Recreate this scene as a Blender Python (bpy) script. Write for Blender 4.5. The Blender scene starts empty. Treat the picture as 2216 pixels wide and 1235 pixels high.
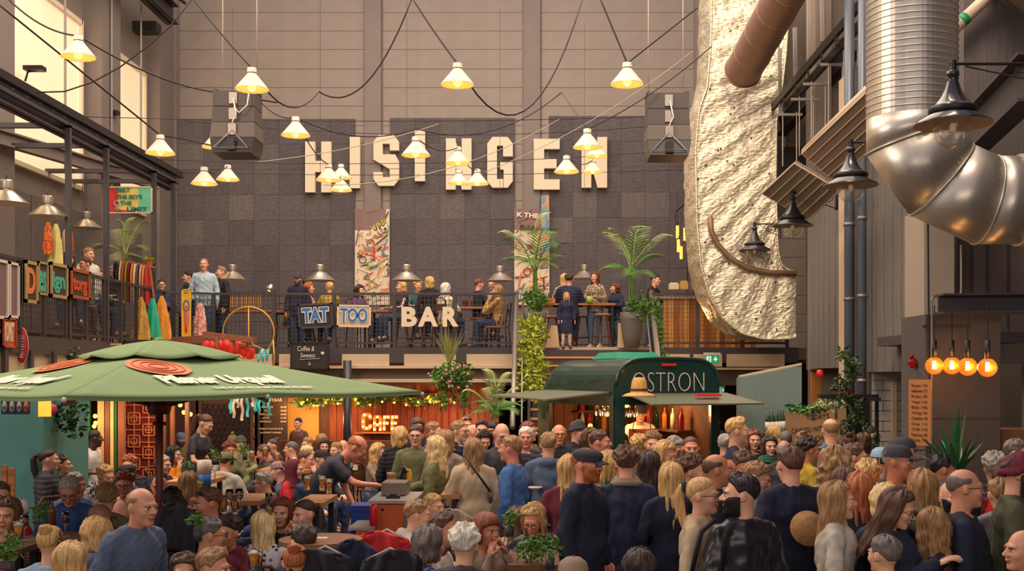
import bpy, math, random
import numpy as np
from mathutils import Vector, Matrix, Euler
from mathutils.noise import noise as mnoise
R = math.radians
rnd = random.Random(7)
S = bpy.context.scene
COL = S.collection
# ---------------------------------------------------------------- camera, light, exposure
F = 2462.0; VX, VY, CH = 1165.0, 812.0, 2.4      # focal length in px, vanishing point, eye height
cam_d = bpy.data.cameras.new('camera'); cam = bpy.data.objects.new('camera', cam_d); COL.objects.link(cam)
cam.location = (0, 0, CH); cam.rotation_euler = (R(90), 0, 0)
cam_d.lens = F/2216*36; cam_d.sensor_width = 36
cam_d.shift_x = -(VX-1108)/2216; cam_d.shift_y = (VY-617.5)/2216
cam_d.clip_end = 200
S.camera = cam
S.view_settings.view_transform = 'Standard'; S.view_settings.look = 'None'
S.view_settings.gamma = 1; S.view_settings.exposure = 0.2
S.view_settings.use_curve_mapping = False
W = bpy.data.worlds.new('world'); S.world = W; W.use_nodes = True
W.node_tree.nodes['Background'].inputs[0].default_value = (.46, .40, .46, 1)
W.node_tree.nodes['Background'].inputs[1].default_value = .95
def light(kind, name, loc, energy, color, size=.1, rot=None, sy=None, spot=None):
    l = bpy.data.lights.new(name, kind); o = bpy.data.objects.new(name, l); COL.objects.link(o)
    o.location = loc; l.energy = energy; l.color = color
    if kind == 'AREA':
        l.shape = 'RECTANGLE'; l.size = size; l.size_y = sy or size
    elif kind == 'SPOT':
        l.shadow_soft_size = size; l.spot_size = R(spot or 60); l.spot_blend = .6
    else: l.shadow_soft_size = size
    if rot: o.rotation_euler = [R(a) for a in rot]
    return o
def aim(o, target):
    o.rotation_euler = (Vector(target)-o.location).to_track_quat('-Z', 'Y').to_euler()
# roof lights of the hall (daylight through the roof glazing) and the warm hall lighting
light('AREA', 'roof_glazing', (-2, 18.5, 14.5), 2000, (1, .83, .64), 14, (0, 0, 0), 12)
a_ = light('AREA', 'hall_floodlight', (2.5, 9.5, 11.5), 640, (1, .80, .58), 3, None, 3); aim(a_, (3, 29, 7.0))
a_ = light('AREA', 'crowd_front_fill', (0, -2.6, 5.0), 330, (1, .86, .74), 10, None, 2); aim(a_, (0, 12, 1.2))  # fill light added behind the camera to brighten the shaded faces
a_ = light('AREA', 'side_glazing', (-9.0, 9.5, 9.0), 700, (1, .80, .60), 4, None, 3); aim(a_, (5, 17, 1.5))
# ---------------------------------------------------------------- helpers
def P(x, y, s):                                 # picture position at a scale of s px per metre
    return Vector(((x-VX)/s, F/s, CH-(y-VY)/s))
def PD(x, y, D): return P(x, y, F/D)
def zat(y, s): return CH-(y-VY)/s
_m = {}
def srgb(c):
    return tuple(((v/255)/12.92 if v/255 <= .04045 else ((v/255+.055)/1.055)**2.4) for v in c)
def mat(name, c, rough=.7, metal=0, emit=0, var=.0, scale=8, bump=0, kind='noise', c2=None, trans=0, alpha=1, stretch=(1, 1, 1), coat=0, sheen=0, ec=None):
    if name in _m: return _m[name]
    m = bpy.data.materials.new(name); m.use_nodes = True; nt = m.node_tree; b = nt.nodes['Principled BSDF']
    L = nt.links; c = srgb(c)
    b.inputs['Base Color'].default_value = (*c, 1); b.inputs['Roughness'].default_value = rough
    b.inputs['Metallic'].default_value = metal
    m.diffuse_color = (*c, 1)
    if trans: b.inputs['Transmission Weight'].default_value = trans
    if alpha < 1: b.inputs['Alpha'].default_value = alpha
    if coat: b.inputs['Coat Weight'].default_value = coat
    if sheen: b.inputs['Sheen Weight'].default_value = sheen
    if emit:
        b.inputs['Emission Color'].default_value = (*(srgb(ec) if ec else c), 1); b.inputs['Emission Strength'].default_value = emit
    if var or bump or c2:
        tc = nt.nodes.new('ShaderNodeTexCoord'); mp = nt.nodes.new('ShaderNodeMapping')
        L.new(tc.outputs['Object'], mp.inputs[0]); mp.inputs['Scale'].default_value = stretch
        if kind == 'noise':
            n = nt.nodes.new('ShaderNodeTexNoise'); n.inputs['Scale'].default_value = scale; n.inputs['Detail'].default_value = 5
            fac = n.outputs[0]
        elif kind == 'voronoi':
            n = nt.nodes.new('ShaderNodeTexVoronoi'); n.inputs['Scale'].default_value = scale; fac = n.outputs[0]
        elif kind == 'check':
            n = nt.nodes.new('ShaderNodeTexChecker'); n.inputs['Scale'].default_value = scale; fac = n.outputs[1]
        else:
            n = nt.nodes.new('ShaderNodeTexWave'); n.inputs['Scale'].default_value = scale; n.inputs['Distortion'].default_value = 1.2
            n.bands_direction = 'Z' if kind == 'stripe' else 'X'; fac = n.outputs[1]
            if kind == 'stripe': n.inputs['Distortion'].default_value = 0
        L.new(mp.outputs[0], n.inputs[0])
        r = nt.nodes.new('ShaderNodeValToRGB'); L.new(fac, r.inputs[0])
        if c2:
            c2 = srgb(c2); lo, hi = c, c2
            r.color_ramp.elements[0].position = .42; r.color_ramp.elements[1].position = .55
            if kind in ('wave', 'stripe', 'wavex'): r.color_ramp.elements[0].position = .3; r.color_ramp.elements[1].position = .7
            if kind == 'voronoi': r.color_ramp.elements[0].position = .2; r.color_ramp.elements[1].position = .35
        else:
            lo = tuple(v*(1-var) for v in c); hi = tuple(min(1, v*(1+var)) for v in c)
            r.color_ramp.elements[0].position = .3; r.color_ramp.elements[1].position = .7
        r.color_ramp.elements[0].color = (*lo, 1); r.color_ramp.elements[1].color = (*hi, 1)
        L.new(r.outputs[0], b.inputs['Base Color'])
        if bump:
            bp = nt.nodes.new('ShaderNodeBump'); bp.inputs['Strength'].default_value = bump; bp.inputs['Distance'].default_value = .02
            L.new(fac, bp.inputs['Height']); L.new(bp.outputs[0], b.inputs['Normal'])
    _m[name] = m
    return m
def tag(o, label=None, cat=None, group=None, kind=None):
    if label: o['label'] = label
    if cat: o['category'] = cat
    if group: o['group'] = group
    if kind: o['kind'] = kind
    return o
def link(o, parent=None):
    COL.objects.link(o)
    if parent: o.parent = parent
    return o
def empty(name, loc=(0, 0, 0), rz=0, label=None, cat=None, group=None):
    o = bpy.data.objects.new(name, None); o.empty_display_size = .1; link(o); o.location = loc; o.rotation_euler = (0, 0, rz)
    return tag(o, label, cat, group)
def copy_tree(o, loc=None, rz=None, label=None, parent=None, scale=None):
    c = o.copy(); link(c, parent)
    if loc is not None: c.location = loc
    if rz is not None: c.rotation_euler = (0, 0, rz)
    if scale is not None: c.scale = (scale,)*3
    if label: c['label'] = label
    for ch in o.children:
        d = ch.copy(); link(d, c)
        for g in ch.children: link(g.copy(), d)
    return c
class MB:
    def __init__(s): s.v = []; s.f = []; s.m = []; s.cur = 0
    def mi(s, i): s.cur = i; return s
    def add(s, vs, fs):
        n = len(s.v); s.v += [tuple(v) for v in vs]; s.f += [tuple(i+n for i in f) for f in fs]; s.m += [s.cur]*len(fs)
        return s
    def box(s, lo, hi, M=None):
        x0, y0, z0 = lo; x1, y1, z1 = hi
        vs = [(x0, y0, z0), (x1, y0, z0), (x1, y1, z0), (x0, y1, z0), (x0, y0, z1), (x1, y0, z1), (x1, y1, z1), (x0, y1, z1)]
        if M: vs = [M @ Vector(v) for v in vs]
        return s.add(vs, [(0, 3, 2, 1), (4, 5, 6, 7), (0, 1, 5, 4), (1, 2, 6, 5), (2, 3, 7, 6), (3, 0, 4, 7)])
    def bar(s, a, b, w, h=None, up=(0, 0, 1)):          # square bar from a to b
        a = Vector(a); b = Vector(b); d = (b-a).normalized(); h = h or w
        up = Vector(up)
        if abs(d.dot(up)) > .95: up = Vector((1, 0, 0)) if abs(d.x) < .9 else Vector((0, 1, 0))
        x = d.cross(up).normalized(); y = x.cross(d)
        vs = [p+x*(i*w/2)+y*(j*h/2) for p in (a, b) for i, j in ((-1, -1), (1, -1), (1, 1), (-1, 1))]
        return s.add(vs, [(0, 1, 2, 3)[::-1], (4, 5, 6, 7), (0, 1, 5, 4), (1, 2, 6, 5), (2, 3, 7, 6), (3, 0, 4, 7)])
    def tube(s, pts, r, n=8, cap=True):
        pts = [Vector(p) for p in pts]; rs = r if isinstance(r, (list, tuple)) else [r]*len(pts)
        d0 = (pts[1]-pts[0]).normalized(); ref = Vector((0, 0, 1)) if abs(d0.z) < .9 else Vector((1, 0, 0))
        x = d0.cross(ref).normalized(); vs = []
        for i, p in enumerate(pts):
            if i == 0: d = d0
            elif i == len(pts)-1: d = (pts[i]-pts[i-1]).normalized()
            else: d = ((pts[i+1]-pts[i]).normalized()+(pts[i]-pts[i-1]).normalized())
            if d.length < 1e-6: d = (pts[i]-pts[i-1])
            d.normalize(); x = (x-d*x.dot(d)).normalized(); y = d.cross(x)
            for k in range(n):
                a = 2*math.pi*k/n; vs.append(p+(x*math.cos(a)+y*math.sin(a))*rs[i])
        fs = []
        for i in range(len(pts)-1):
            for k in range(n):
                k2 = (k+1) % n; fs.append((i*n+k, i*n+k2, (i+1)*n+k2, (i+1)*n+k))
        if cap: fs.append(tuple(range(n))[::-1]); fs.append(tuple(range((len(pts)-1)*n, len(pts)*n)))
        return s.add(vs, fs)
    def lathe(s, prof, n=24, c=(0, 0, 0), closed=False, M=None):  # prof [(r,z)]
        vs = []; fs = []; c = Vector(c)
        for r, z in prof:
            for k in range(n):
                a = 2*math.pi*k/n; v = Vector((r*math.cos(a), r*math.sin(a), z))
                if M: v = M @ v
                vs.append(c+v)
        for i in range(len(prof)-1):
            for k in range(n):
                k2 = (k+1) % n; fs.append((i*n+k, i*n+k2, (i+1)*n+k2, (i+1)*n+k))
        return s.add(vs, fs)
    def ball(s, c, r, n=12, m=8, M=None):
        r = r if isinstance(r, (tuple, list)) else (r, r, r); c = Vector(c); vs = []; fs = []
        for i in range(m+1):
            t = math.pi*i/m
            for k in range(n):
                a = 2*math.pi*k/n; v = Vector((r[0]*math.sin(t)*math.cos(a), r[1]*math.sin(t)*math.sin(a), -r[2]*math.cos(t)))
                if M: v = M @ v
                vs.append(c+v)
        for i in range(m):
            for k in range(n):
                k2 = (k+1) % n; fs.append((i*n+k, i*n+k2, (i+1)*n+k2, (i+1)*n+k))
        return s.add(vs, fs)
    def torus(s, c, R0, r, n=24, m=6, M=None, arc=1.0):
        pts = [Vector((R0*math.cos(2*math.pi*arc*k/n), R0*math.sin(2*math.pi*arc*k/n), 0)) for k in range(n+1)]
        if M: pts = [M @ p for p in pts]
        c = Vector(c); return s.tube([c+p for p in pts], r, m, cap=arc < 1)
    def prism(s, poly, o, ex, ey, en, t):               # polygon in plane (ex,ey) at o, thick t along en
        o = Vector(o); ex = Vector(ex); ey = Vector(ey); en = Vector(en); n = len(poly)
        vs = [o+ex*a+ey*b for a, b in poly]+[o+ex*a+ey*b+en*t for a, b in poly]
        return s.add(vs, [tuple(range(n)), tuple(range(n, 2*n))[::-1]]+[(i, i+n, (i+1) % n+n, (i+1) % n) for i in range(n)])
    def grid(s, fn, nu, nv, wrap=False):
        vs = [fn(i/nu, j/nv) for j in range(nv+1) for i in range(nu+1)]; w = nu+1
        return s.add(vs, [(j*w+i, j*w+i+1, (j+1)*w+i+1, (j+1)*w+i) for j in range(nv) for i in range(nu)])
    def mesh(s, name, mats, smooth=False):
        me = bpy.data.meshes.new(name); me.from_pydata(s.v, [], s.f)
        for m in (mats if isinstance(mats, (list, tuple)) else [mats]): me.materials.append(m)
        if any(s.m): me.polygons.foreach_set('material_index', s.m)
        if smooth: me.polygons.foreach_set('use_smooth', [True]*len(s.f))
        me.update(); return me
    def build(s, name, mats, parent=None, smooth=False, label=None, cat=None, group=None, kind=None, loc=None):
        o = bpy.data.objects.new(name, s.mesh(name, mats, smooth)); link(o, parent)
        if loc is not None: o.location = loc
        return tag(o, label, cat, group, kind)
def fixn(o):
    import bmesh
    bm = bmesh.new(); bm.from_mesh(o.data); bmesh.ops.recalc_face_normals(bm, faces=bm.faces); bm.to_mesh(o.data); bm.free(); return o
_dep = None
def text_mesh(txt, size=1, extrude=.01, bold=0, align='CENTER', spacing=1, shear=0):
    cu = bpy.data.curves.new('txt', 'FONT'); cu.body = txt; cu.size = size; cu.extrude = extrude; cu.offset = bold
    cu.align_x = align; cu.align_y = 'CENTER'; cu.space_character = spacing; cu.shear = shear; cu.resolution_u = 3
    o = bpy.data.objects.new('txt', cu); COL.objects.link(o)
    me = bpy.data.meshes.new_from_object(o.evaluated_get(bpy.context.evaluated_depsgraph_get()))
    bpy.data.objects.remove(o); return me
def frame_M(o, ex, ey):
    ex = Vector(ex).normalized(); ey = Vector(ey).normalized(); en = ex.cross(ey).normalized(); ey = en.cross(ex)
    return Matrix.Translation(Vector(o)) @ Matrix((ex, ey, en)).transposed().to_4x4()
def text(name, txt, o, ex, ey, size, material, parent=None, width=None, height=None, extrude=.008, bold=0, label=None, spacing=1, align='CENTER', shear=0):
    me = text_mesh(txt, size, extrude, bold, align, spacing, shear); me.materials.clear(); me.materials.append(material)
    if width and len(me.vertices):
        xs = [v.co.x for v in me.vertices]; ys = [v.co.y for v in me.vertices]
        k = width/(max(xs)-min(xs)); ky = height/(max(ys)-min(ys)) if height else k
        me.transform(Matrix.Diagonal((k, ky, 1, 1)))
    me.transform(frame_M(o, ex, ey)); me.name = name
    ob = bpy.data.objects.new(name, me); link(ob, parent); 
    if label: ob['label'] = label
    return ob
ORD = ['leftmost', 'second from the left', 'third from the left', 'fourth from the left', 'fifth from the left', 'sixth from the left', 'seventh from the left', 'eighth from the left', 'ninth from the left', 'tenth from the left']
UX = Vector((1, 0, 0)); UY = Vector((0, 1, 0)); UZ = Vector((0, 0, 1))
# ---------------------------------------------------------------- materials
M_black = mat('black_metal', (42, 38, 40), .45, .3)
M_dark = mat('dark_steel', (72, 68, 72), .5, .2)
M_gsteel = mat('grey_steel', (150, 142, 135), .4, .5)
M_clad = mat('taupe_cladding', (142, 128, 118), .55, .1, var=.06, scale=3)
M_col = mat('taupe_column', (128, 115, 108), .6, var=.05, scale=2)
M_trimd = mat('dark_joint', (70, 62, 58), .8); M_joint = mat('wall_joint', (112, 100, 94), .8)
M_white = mat('white_enamel', (222, 208, 188), .4)
M_sign = mat('cream_letter', (232, 214, 184), .6)
M_wood = mat('warm_wood', (168, 108, 62), .5, var=.3, scale=4, stretch=(1, 8, 8))
M_woodd = mat('dark_wood', (92, 54, 38), .6, var=.3, scale=4, stretch=(8, 8, 1))
M_woodr = mat('red_brown_wood', (150, 72, 40), .6, var=.35, scale=5, stretch=(8, 8, .6))
M_floor = mat('worn_concrete', (84, 76, 72), .6, var=.2, scale=1.5)
M_glass = mat('clear_glass', (235, 235, 230), .05, trans=1)
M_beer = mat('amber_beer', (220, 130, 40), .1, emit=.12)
M_wine = mat('red_wine', (110, 20, 25), .1)
M_foil = mat('crumpled_foil', (226, 212, 186), .40, .62, var=.34, scale=16, bump=1, stretch=(.7, .7, 1.9))
M_galv = mat('galvanised_steel', (196, 188, 176), .38, .75, var=.06, scale=3, stretch=(6, 6, 1))
M_alu = mat('brushed_aluminium', (215, 200, 180), .26, .9)
M_green = mat('palm_leaf', (84, 128, 44), .5, var=.3, scale=6)
M_greenl = mat('yellow_green_leaf', (150, 160, 44), .5, var=.25, scale=9)
M_greend = mat('dark_leaf', (48, 92, 46), .5, var=.3, scale=8)
M_bulb = mat('warm_bulb', (255, 190, 90), .3, emit=2.2, ec=(255, 190, 95))
M_bulbo = mat('orange_filament', (255, 140, 40), .3, emit=9, ec=(255, 150, 50))
# ================================================================ SETTING
WL = -9.6; WBY = 29.0; DECK = 2.96; YD = F/106; SD = 106.0; SB = F/WBY
XR = 5.2
MB().box((-12, -3, -.2), (9, 30, 0)).build('floor', M_floor, kind='structure')
# back wall: backing, horizontal cladding planks, posts, dark acoustic tiles
wb = MB().box((-12, WBY+.06, 0), (9, WBY+.4, 13.2)).build('wall_back', M_joint, kind='structure')
def bx(x): return (x-VX)/SB
def bz(y): return CH-(y-VY)/SB
cols_x = [(350, 388), (788, 828), (1131, 1171), (1500, 1536)]
bays = [(bx(-60), bx(350)), (bx(388), bx(788)), (bx(828), bx(1131)), (bx(1171), bx(1500)), (bx(1536), bx(1900))]
pk = {}
for x0, x1 in bays:
    z = 3.0; i = 0
    while z < 13:
        h = .47 if i % 3 else .5
        key = (round(x1-x0, 2), h)
        if key not in pk: pk[key] = MB().box((0, -.045, 0), (x1-x0-.008, .05, h-.010)).mesh('cladding_plank', M_clad)
        o = bpy.data.objects.new('cladding_plank', pk[key]); link(o, wb); o.location = (x0+.01, WBY+.01, z); z += h; i += 1
for n, (x0, x1) in enumerate(cols_x):
    MB().box((bx(x0)+.03, WBY-.13, 0), (bx(x1)-.03, WBY+.05, 13.2)).box((bx(x0), WBY-.05, 0), (bx(x1), WBY+.05, 13.2)).build('trim_%d' % (n+1), M_col, kind='structure')
tm = [mat('acoustic_tile_%d' % k, c, .95, var=.22, scale=26, bump=.3, stretch=(.35, 1, 1.6)) for k, c in enumerate([(94, 86, 88), (98, 90, 91), (90, 82, 84), (108, 99, 98), (96, 87, 89)])]
TS = .645
tmesh = [MB().box((0, -.09, 0), (TS-.006, -.045, TS-.006)).mesh('acoustic_tile', m) for m in tm]
for (xa, xb, yt) in [(388, 770, 258), (845, 1115, 256), (1188, 1500, 252)]:
    n = round((xb-xa)/SB/TS); w = (xb-xa)/SB/n
    for i in range(n):
        for j in range(9):
            z = bz(yt)-(j+1)*TS
            k = rnd.choice([0, 0, 1, 1, 2, 2, 4, 4]) if rnd.random() > .08 else 3
            o = bpy.data.objects.new('acoustic_tile', tmesh[k]); link(o, wb)
            o.location = (bx(xa)+i*w, WBY+.01-rnd.random()*.012, z); o.scale = (w/TS, 1, 1)
# left wall with frosted windows and posts
wl = MB().box((WL-.3, 10, 0), (WL, WBY, 13.2)).build('wall_left', M_clad, kind='structure')
M_win = mat('frosted_window', (250, 226, 192), .5, emit=.38, ec=(255, 222, 178))
M_wframe = mat('pale_window_frame', (236, 218, 190), .5)
for n, (ya, yb, zt, zb) in enumerate([(20.3, 23.75, 9.75, 6.3), (25.3, 27.6, 9.7, 6.3), (15.6, 18.9, 9.75, 6.3)]):
    w = empty('window_%d' % (n+1), (WL, (ya+yb)/2, zb)); w['kind'] = 'structure'
    m = MB().box((0, -(yb-ya)/2, 0), (.03, (yb-ya)/2, zt-zb)).build('pane', M_win, w)
    f = MB(); hy = (yb-ya)/2; hz = zt-zb
    for a, b in (((0, -hy-.05, -.05), (.09, -hy+.04, hz+.05)), ((0, hy-.04, -.05), (.09, hy+.05, hz+.05)), ((0, -hy, hz-.04), (.09, hy, hz+.05)), ((0, -hy, -.05), (.09, hy, .04))): f.box(a, b)
    f.build('window_frame', M_wframe, w)
for n, (ya, yb, d) in enumerate([(19.4, 20.1, .35), (23.95, 25.05, .4), (27.8, 28.9, .35), (14.6, 15.4, .35)]):
    MB().box((WL, ya, 3), (WL+d, yb, 13.2)).build('trim_%d' % (n+5), M_col, kind='structure')
for ya in (22.0, 26.2, 24.4):
    MB().tube([(WL+.45, ya, 6.4), (WL+.45, ya, 12.5)], .025, 8).build('trim_9', M_gsteel, kind='structure')
# lower left wall: grooved boards
gm = mat('grey_grooved_board', (108, 98, 92), .8, var=.12, scale=5, stretch=(1, 1, .3))
gb = MB().box((0, 0, 0), (.05, .385, 2.6)).mesh('board', gm)
for i in range(36):
    o = bpy.data.objects.new('board', gb); link(o, wl); o.location = (WL+.002+.012*(i % 2), 13.0+i*.4, 3.2)
# upper deck and left gallery
M_deck = mat('deck_planks', (120, 98, 78), .6, var=.2, scale=3, stretch=(.4, 6, 1))
M_fasc = mat('dark_fascia', (66, 60, 62), .6)
M_beige = mat('beige_panel', (202, 178, 148), .6, var=.05)
M_brown = mat('brown_fascia', (112, 88, 76), .6)
fd = MB().box((WL, YD, 2.72), (XR+1.2, WBY, DECK)).build('floor_upper_deck', [M_deck, M_fasc], kind='structure')
MB().box((WL, YD-.02, 2.66), (bx(1)*0+ (1150-VX)/SD, YD, DECK+.01)).build('edge_beam', M_fasc, fd)
MB().box(((1402-VX)/SD, YD-.02, 2.66), (XR+.1, YD, DECK+.01)).build('edge_beam', M_fasc, fd)
def dx(x): return (x-VX)/SD
def dz(y): return CH-(y-VY)/SD
for xa, xb in [(605, 632), (741, 843), (875, 987), (1010, 1112), (1425, 1492), (1500, 1562), (1572, 1697), (470, 590)]:
    MB().box((dx(xa), YD-.05, dz(793)), (dx(xb), YD+.05, dz(766))).build('beige_panel', M_beige, fd)
MB().box((WL, YD-.12, dz(797)), (dx(1120), YD+.1, dz(791))).build('ledge', M_beige, fd)
MB().box((dx(1420), YD-.12, dz(800)), (XR, YD+.1, dz(795))).build('ledge', M_beige, fd)
MB().box((WL, YD+.1, 2.2), (dx(1130), YD+.25, dz(797))).build('lower_fascia', M_brown, fd)
MB().box((dx(1410), YD+.1, 2.2), (XR, YD+.25, dz(797))).build('lower_fascia', M_brown, fd)
MB().box((WL, YD-.05, 2.26), (dx(1120), YD+.1, 2.33)).build('ledge', M_beige, fd)
gd = MB().box((WL, 12, 2.74), (-7.5, YD, DECK)).build('floor_gallery', M_deck, kind='structure')
MB().box((-7.5, 12, 2.72), (-7.44, YD, DECK+.02)).build('edge_beam', M_fasc, gd)
for k in range(14):
    y = 12.6+k*.8
    MB().box((-7.46, y, 2.30), (-7.40, y+.10, 2.76)).build('bracket', M_fasc, gd)
MB().box((-7.62, 12, 2.26), (-7.5, YD, 2.74)).build('beige_panel', M_beige, gd)
# interior walls below the deck
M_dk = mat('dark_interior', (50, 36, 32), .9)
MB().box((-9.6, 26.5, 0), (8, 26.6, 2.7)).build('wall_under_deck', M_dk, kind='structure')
# stairs from the hall to the deck
M_tread = mat('oak_tread', (214, 154, 92), .5, var=.15, scale=4, stretch=(1, 8, 1))
st = empty('staircase', (1.05, YD, 0), 0, 'wide stairs with oak treads and dark risers rising behind the green trailer', 'stairs')
x0, x1 = dx(1150)-1.05, dx(1405)-1.05
MB().box((x0, -.12, DECK-.06), (x1, .1, DECK+.015)).build('nosing', M_beige, st)
for i in range(9):
    zt = DECK-.02-(i+1)*.165; y = -.27*(i+1)
    MB().box((x0, y-.30, zt-.035), (x1, y+.03, zt)).build('tread', M_tread, st)
    MB().box((x0+.02, y+.0, zt), (x1-.02, y+.03, zt+.14)).build('riser', M_fasc, st)
for xx in (x0-.06, x1):
    m = MB(); m.prism([(0, DECK-.05), (-2.8, 1.25), (-2.8, .9), (0, DECK-.45)], (xx, 0, 0), UY, UZ, UX, .06); fixn(m.build('stringer', M_fasc, st))
# handrails of the stair
def poles(name, pts, r, m, label):
    t = MB(); t.tube(pts, r, 10); return t.build(name, m, smooth=True, label=label, cat='handrail')
poles('handrail_post', [P(1118, 632, 105), P(1113, 800, 122), P(1109, 925, 134)], .045, M_gsteel, 'thick pale steel stair pole left of the wide stairs')
poles('handrail_post', [P(1131, 655, 106), P(1129, 915, 134)], .016, M_gsteel, 'thin steel rod beside the thick pale stair pole')
poles('handrail_post', [P(1409, 632, 105), P(1424, 776, 120), P(1430, 860, 128)], .05, M_gsteel, 'thick pale steel stair pole right of the wide stairs')
poles('handrail_post', [P(1397, 655, 106), P(1410, 776, 119), P(1416, 850, 127)], .018, M_gsteel, 'thin steel rod left of the right stair pole')
# ---------------------------------------------------------------- railings
M_rail = mat('railing_steel', (74, 68, 70), .45, .4)
def wire_panel(w, h, r=.0045, pitch=.085):
    m = MB(); n = max(1, round(w/pitch)); k = max(1, round(h/pitch))
    for i in range(n+1):
        x = i*w/n; m.bar((x, 0, 0), (x, 0, h), r*2)
    for j in range(k+1):
        z = j*h/k; m.bar((0, 0, z), (w, 0, z), r*2)
    return m
def railing(name, a, b, n, label, h=1.1, low=.1):
    a = Vector(a); b = Vector(b); L = (b-a).length; rz = math.atan2(b.y-a.y, b.x-a.x)
    t = empty(name, a, rz, label, 'railing'); w = L/n
    pm = MB().box((-.035, -.025, 0), (.035, .025, h)).mesh('post', M_rail)
    for i in range(n+1): o = bpy.data.objects.new('post', pm); link(o, t); o.location = (i*w, 0, 0)
    MB().box((-.03, -.03, h-.02), (L+.03, .03, h+.03)).build('top_rail', M_rail, t)
    MB().box((0, -.015, low-.02), (L, .015, low+.02)).build('bottom_rail', M_rail, t)
    wm = wire_panel(w-.08, h-low-.06).mesh('wire_mesh', M_rail)
    for i in range(n): o = bpy.data.objects.new('wire_mesh', wm); link(o, t); o.location = (i*w+.04, 0, low+.02)
    return t
railing('railing', (dx(461), YD+.03, DECK), (dx(1115), YD+.03, DECK), 5, 'dark wire mesh railing along the deck edge carrying the bar letters')
railing('railing', (dx(1413), YD+.03, DECK), (dx(1704), YD+.03, DECK), 3, 'dark wire mesh railing right of the stairs before the plank counter')
railing('railing', (-7.47, 13.2, DECK), (-7.47, YD-.5, DECK), 12, 'dark wire mesh railing along the left gallery with painted frames')
railing('railing', (-7.47, YD-.5, DECK), (dx(461), YD+.03, DECK), 1, 'short corner railing below the man in the pale blue shirt')
# ---------------------------------------------------------------- gantry frame over the left gallery
def ibeam(m, a, b, w=.2, h=.3, t=.03):
    a = Vector(a); b = Vector(b)
    m.bar(a+UZ*(h/2-t/2), b+UZ*(h/2-t/2), w, t); m.bar(a-UZ*(h/2-t/2), b-UZ*(h/2-t/2), w, t); m.bar(a, b, t, h)
g = empty('gallery_frame', (-7.47, 18, DECK), 0, 'dark square steel frame of posts and beams over the left gallery', 'frame')
Z6 = 6.37-DECK
for x in (148, 230, 333, 375):
    y = F*7.47/(VX-x)
    MB().bar((0, y-18, 0), (0, y-18, Z6), .08).build('post', M_dark, g)
    MB().bar((-2.1, y-18, Z6), (0.04, y-18, Z6), .08, .08).build('cross_beam', M_dark, g)
MB().bar((0, 14-18, Z6+.02), (0, 23.6-18, Z6+.02), .06, .06).build('rail', M_dark, g)
be = empty('roof_beam', (-7.6, 14, 6.34), 0, 'long dark double steel beam running back above the left gallery', 'beam')
m = MB(); ibeam(m, (0, -2, .02), (0, 9.6, .02), .20, .26); m.build('lower_beam', M_dark, be)
MB().bar((.12, -2, .20), (.12, 9.8, .20), .12, .04).build('cable_tray', M_black, be)
MB().bar((.0, -2, .34), (.0, 10.2, .34), .08, .08).build('upper_beam', M_black, be)
MB().bar((-.15, -2, .25), (-.15, 10.2, .25), .05, .14).build('upper_web', M_dark, be)
m = MB()
for k in range(26): m.bar((-.1, -1.8+k*.45, .14), (-.1, -1.8+k*.45, .3), .03)
m.build('spacer', M_gsteel, be, kind='stuff')
for k, (a, b) in enumerate([((40, 285, 132), (385, 398, 92)), ((-30, 300, 126), (205, 400, 100))]):
    m = MB(); ibeam(m, P(*a)+Vector((-.6, 0, .0)), P(*b)+Vector((-.5, 0, 0)), .16, .26)
    m.build('roof_beam', mat('taupe_beam', (128, 112, 104), .6), label=['taupe steel beam slanting behind the gallery posts', 'lower taupe beam under the gantry at far left'][k], cat='beam')
# beam cluster at top left
m = MB(); ibeam(m, (WL+.85, 21.5, 11.0), (WL+.85, 27.2, 11.0), .3, .45)
m.box((WL, 26.9, 10.55), (WL+.55, 27.3, 10.78))
m.build('roof_beam', M_black, label='heavy black beam under the roof in the top left corner', cat='beam')
m = MB()
for k in range(5): m.bar((WL+.45, 21.4, 11.35+k*.2), (WL+1.1, 27.4, 11.35+k*.2), .05)
m.build('cable_bundle', M_black, label='bundle of dark cables above the black corner beam', cat='cables')
# ---------------------------------------------------------------- right-hand walls
M_rc = mat('ribbed_concrete', (124, 117, 112), .85, var=.15, scale=6, stretch=(3, 3, .25), bump=.2)
M_plas = mat('taupe_plaster', (122, 108, 98), .7, var=.07, scale=2)
M_plasd = mat('dark_plaster', (78, 71, 70), .7, var=.06, scale=1.5)
WR = 4.75
def ry(x, X=WR): return F*X/(x-VX)             # depth where a wall at X crosses picture column x
# far corner pillar
MB().box((5.02, 20.6, 0), (5.4, 21.2, 11)).build('trim_20', M_plas, kind='structure')
wr = MB().box((WR+.12, 14.0, 2.5), (WR+.4, 20.7, 5.6)).build('wall_right', M_trimd, kind='structure')
MB().box((WR+.1, 20.3, 2.5), (WR+.7, 20.5, 5.6)).build('return_board', M_rc, wr)
MB().box((WR+.12, 20.0, 5.6), (WR+.4, 20.7, 11)).build('pier', M_plas, wr)
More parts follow.
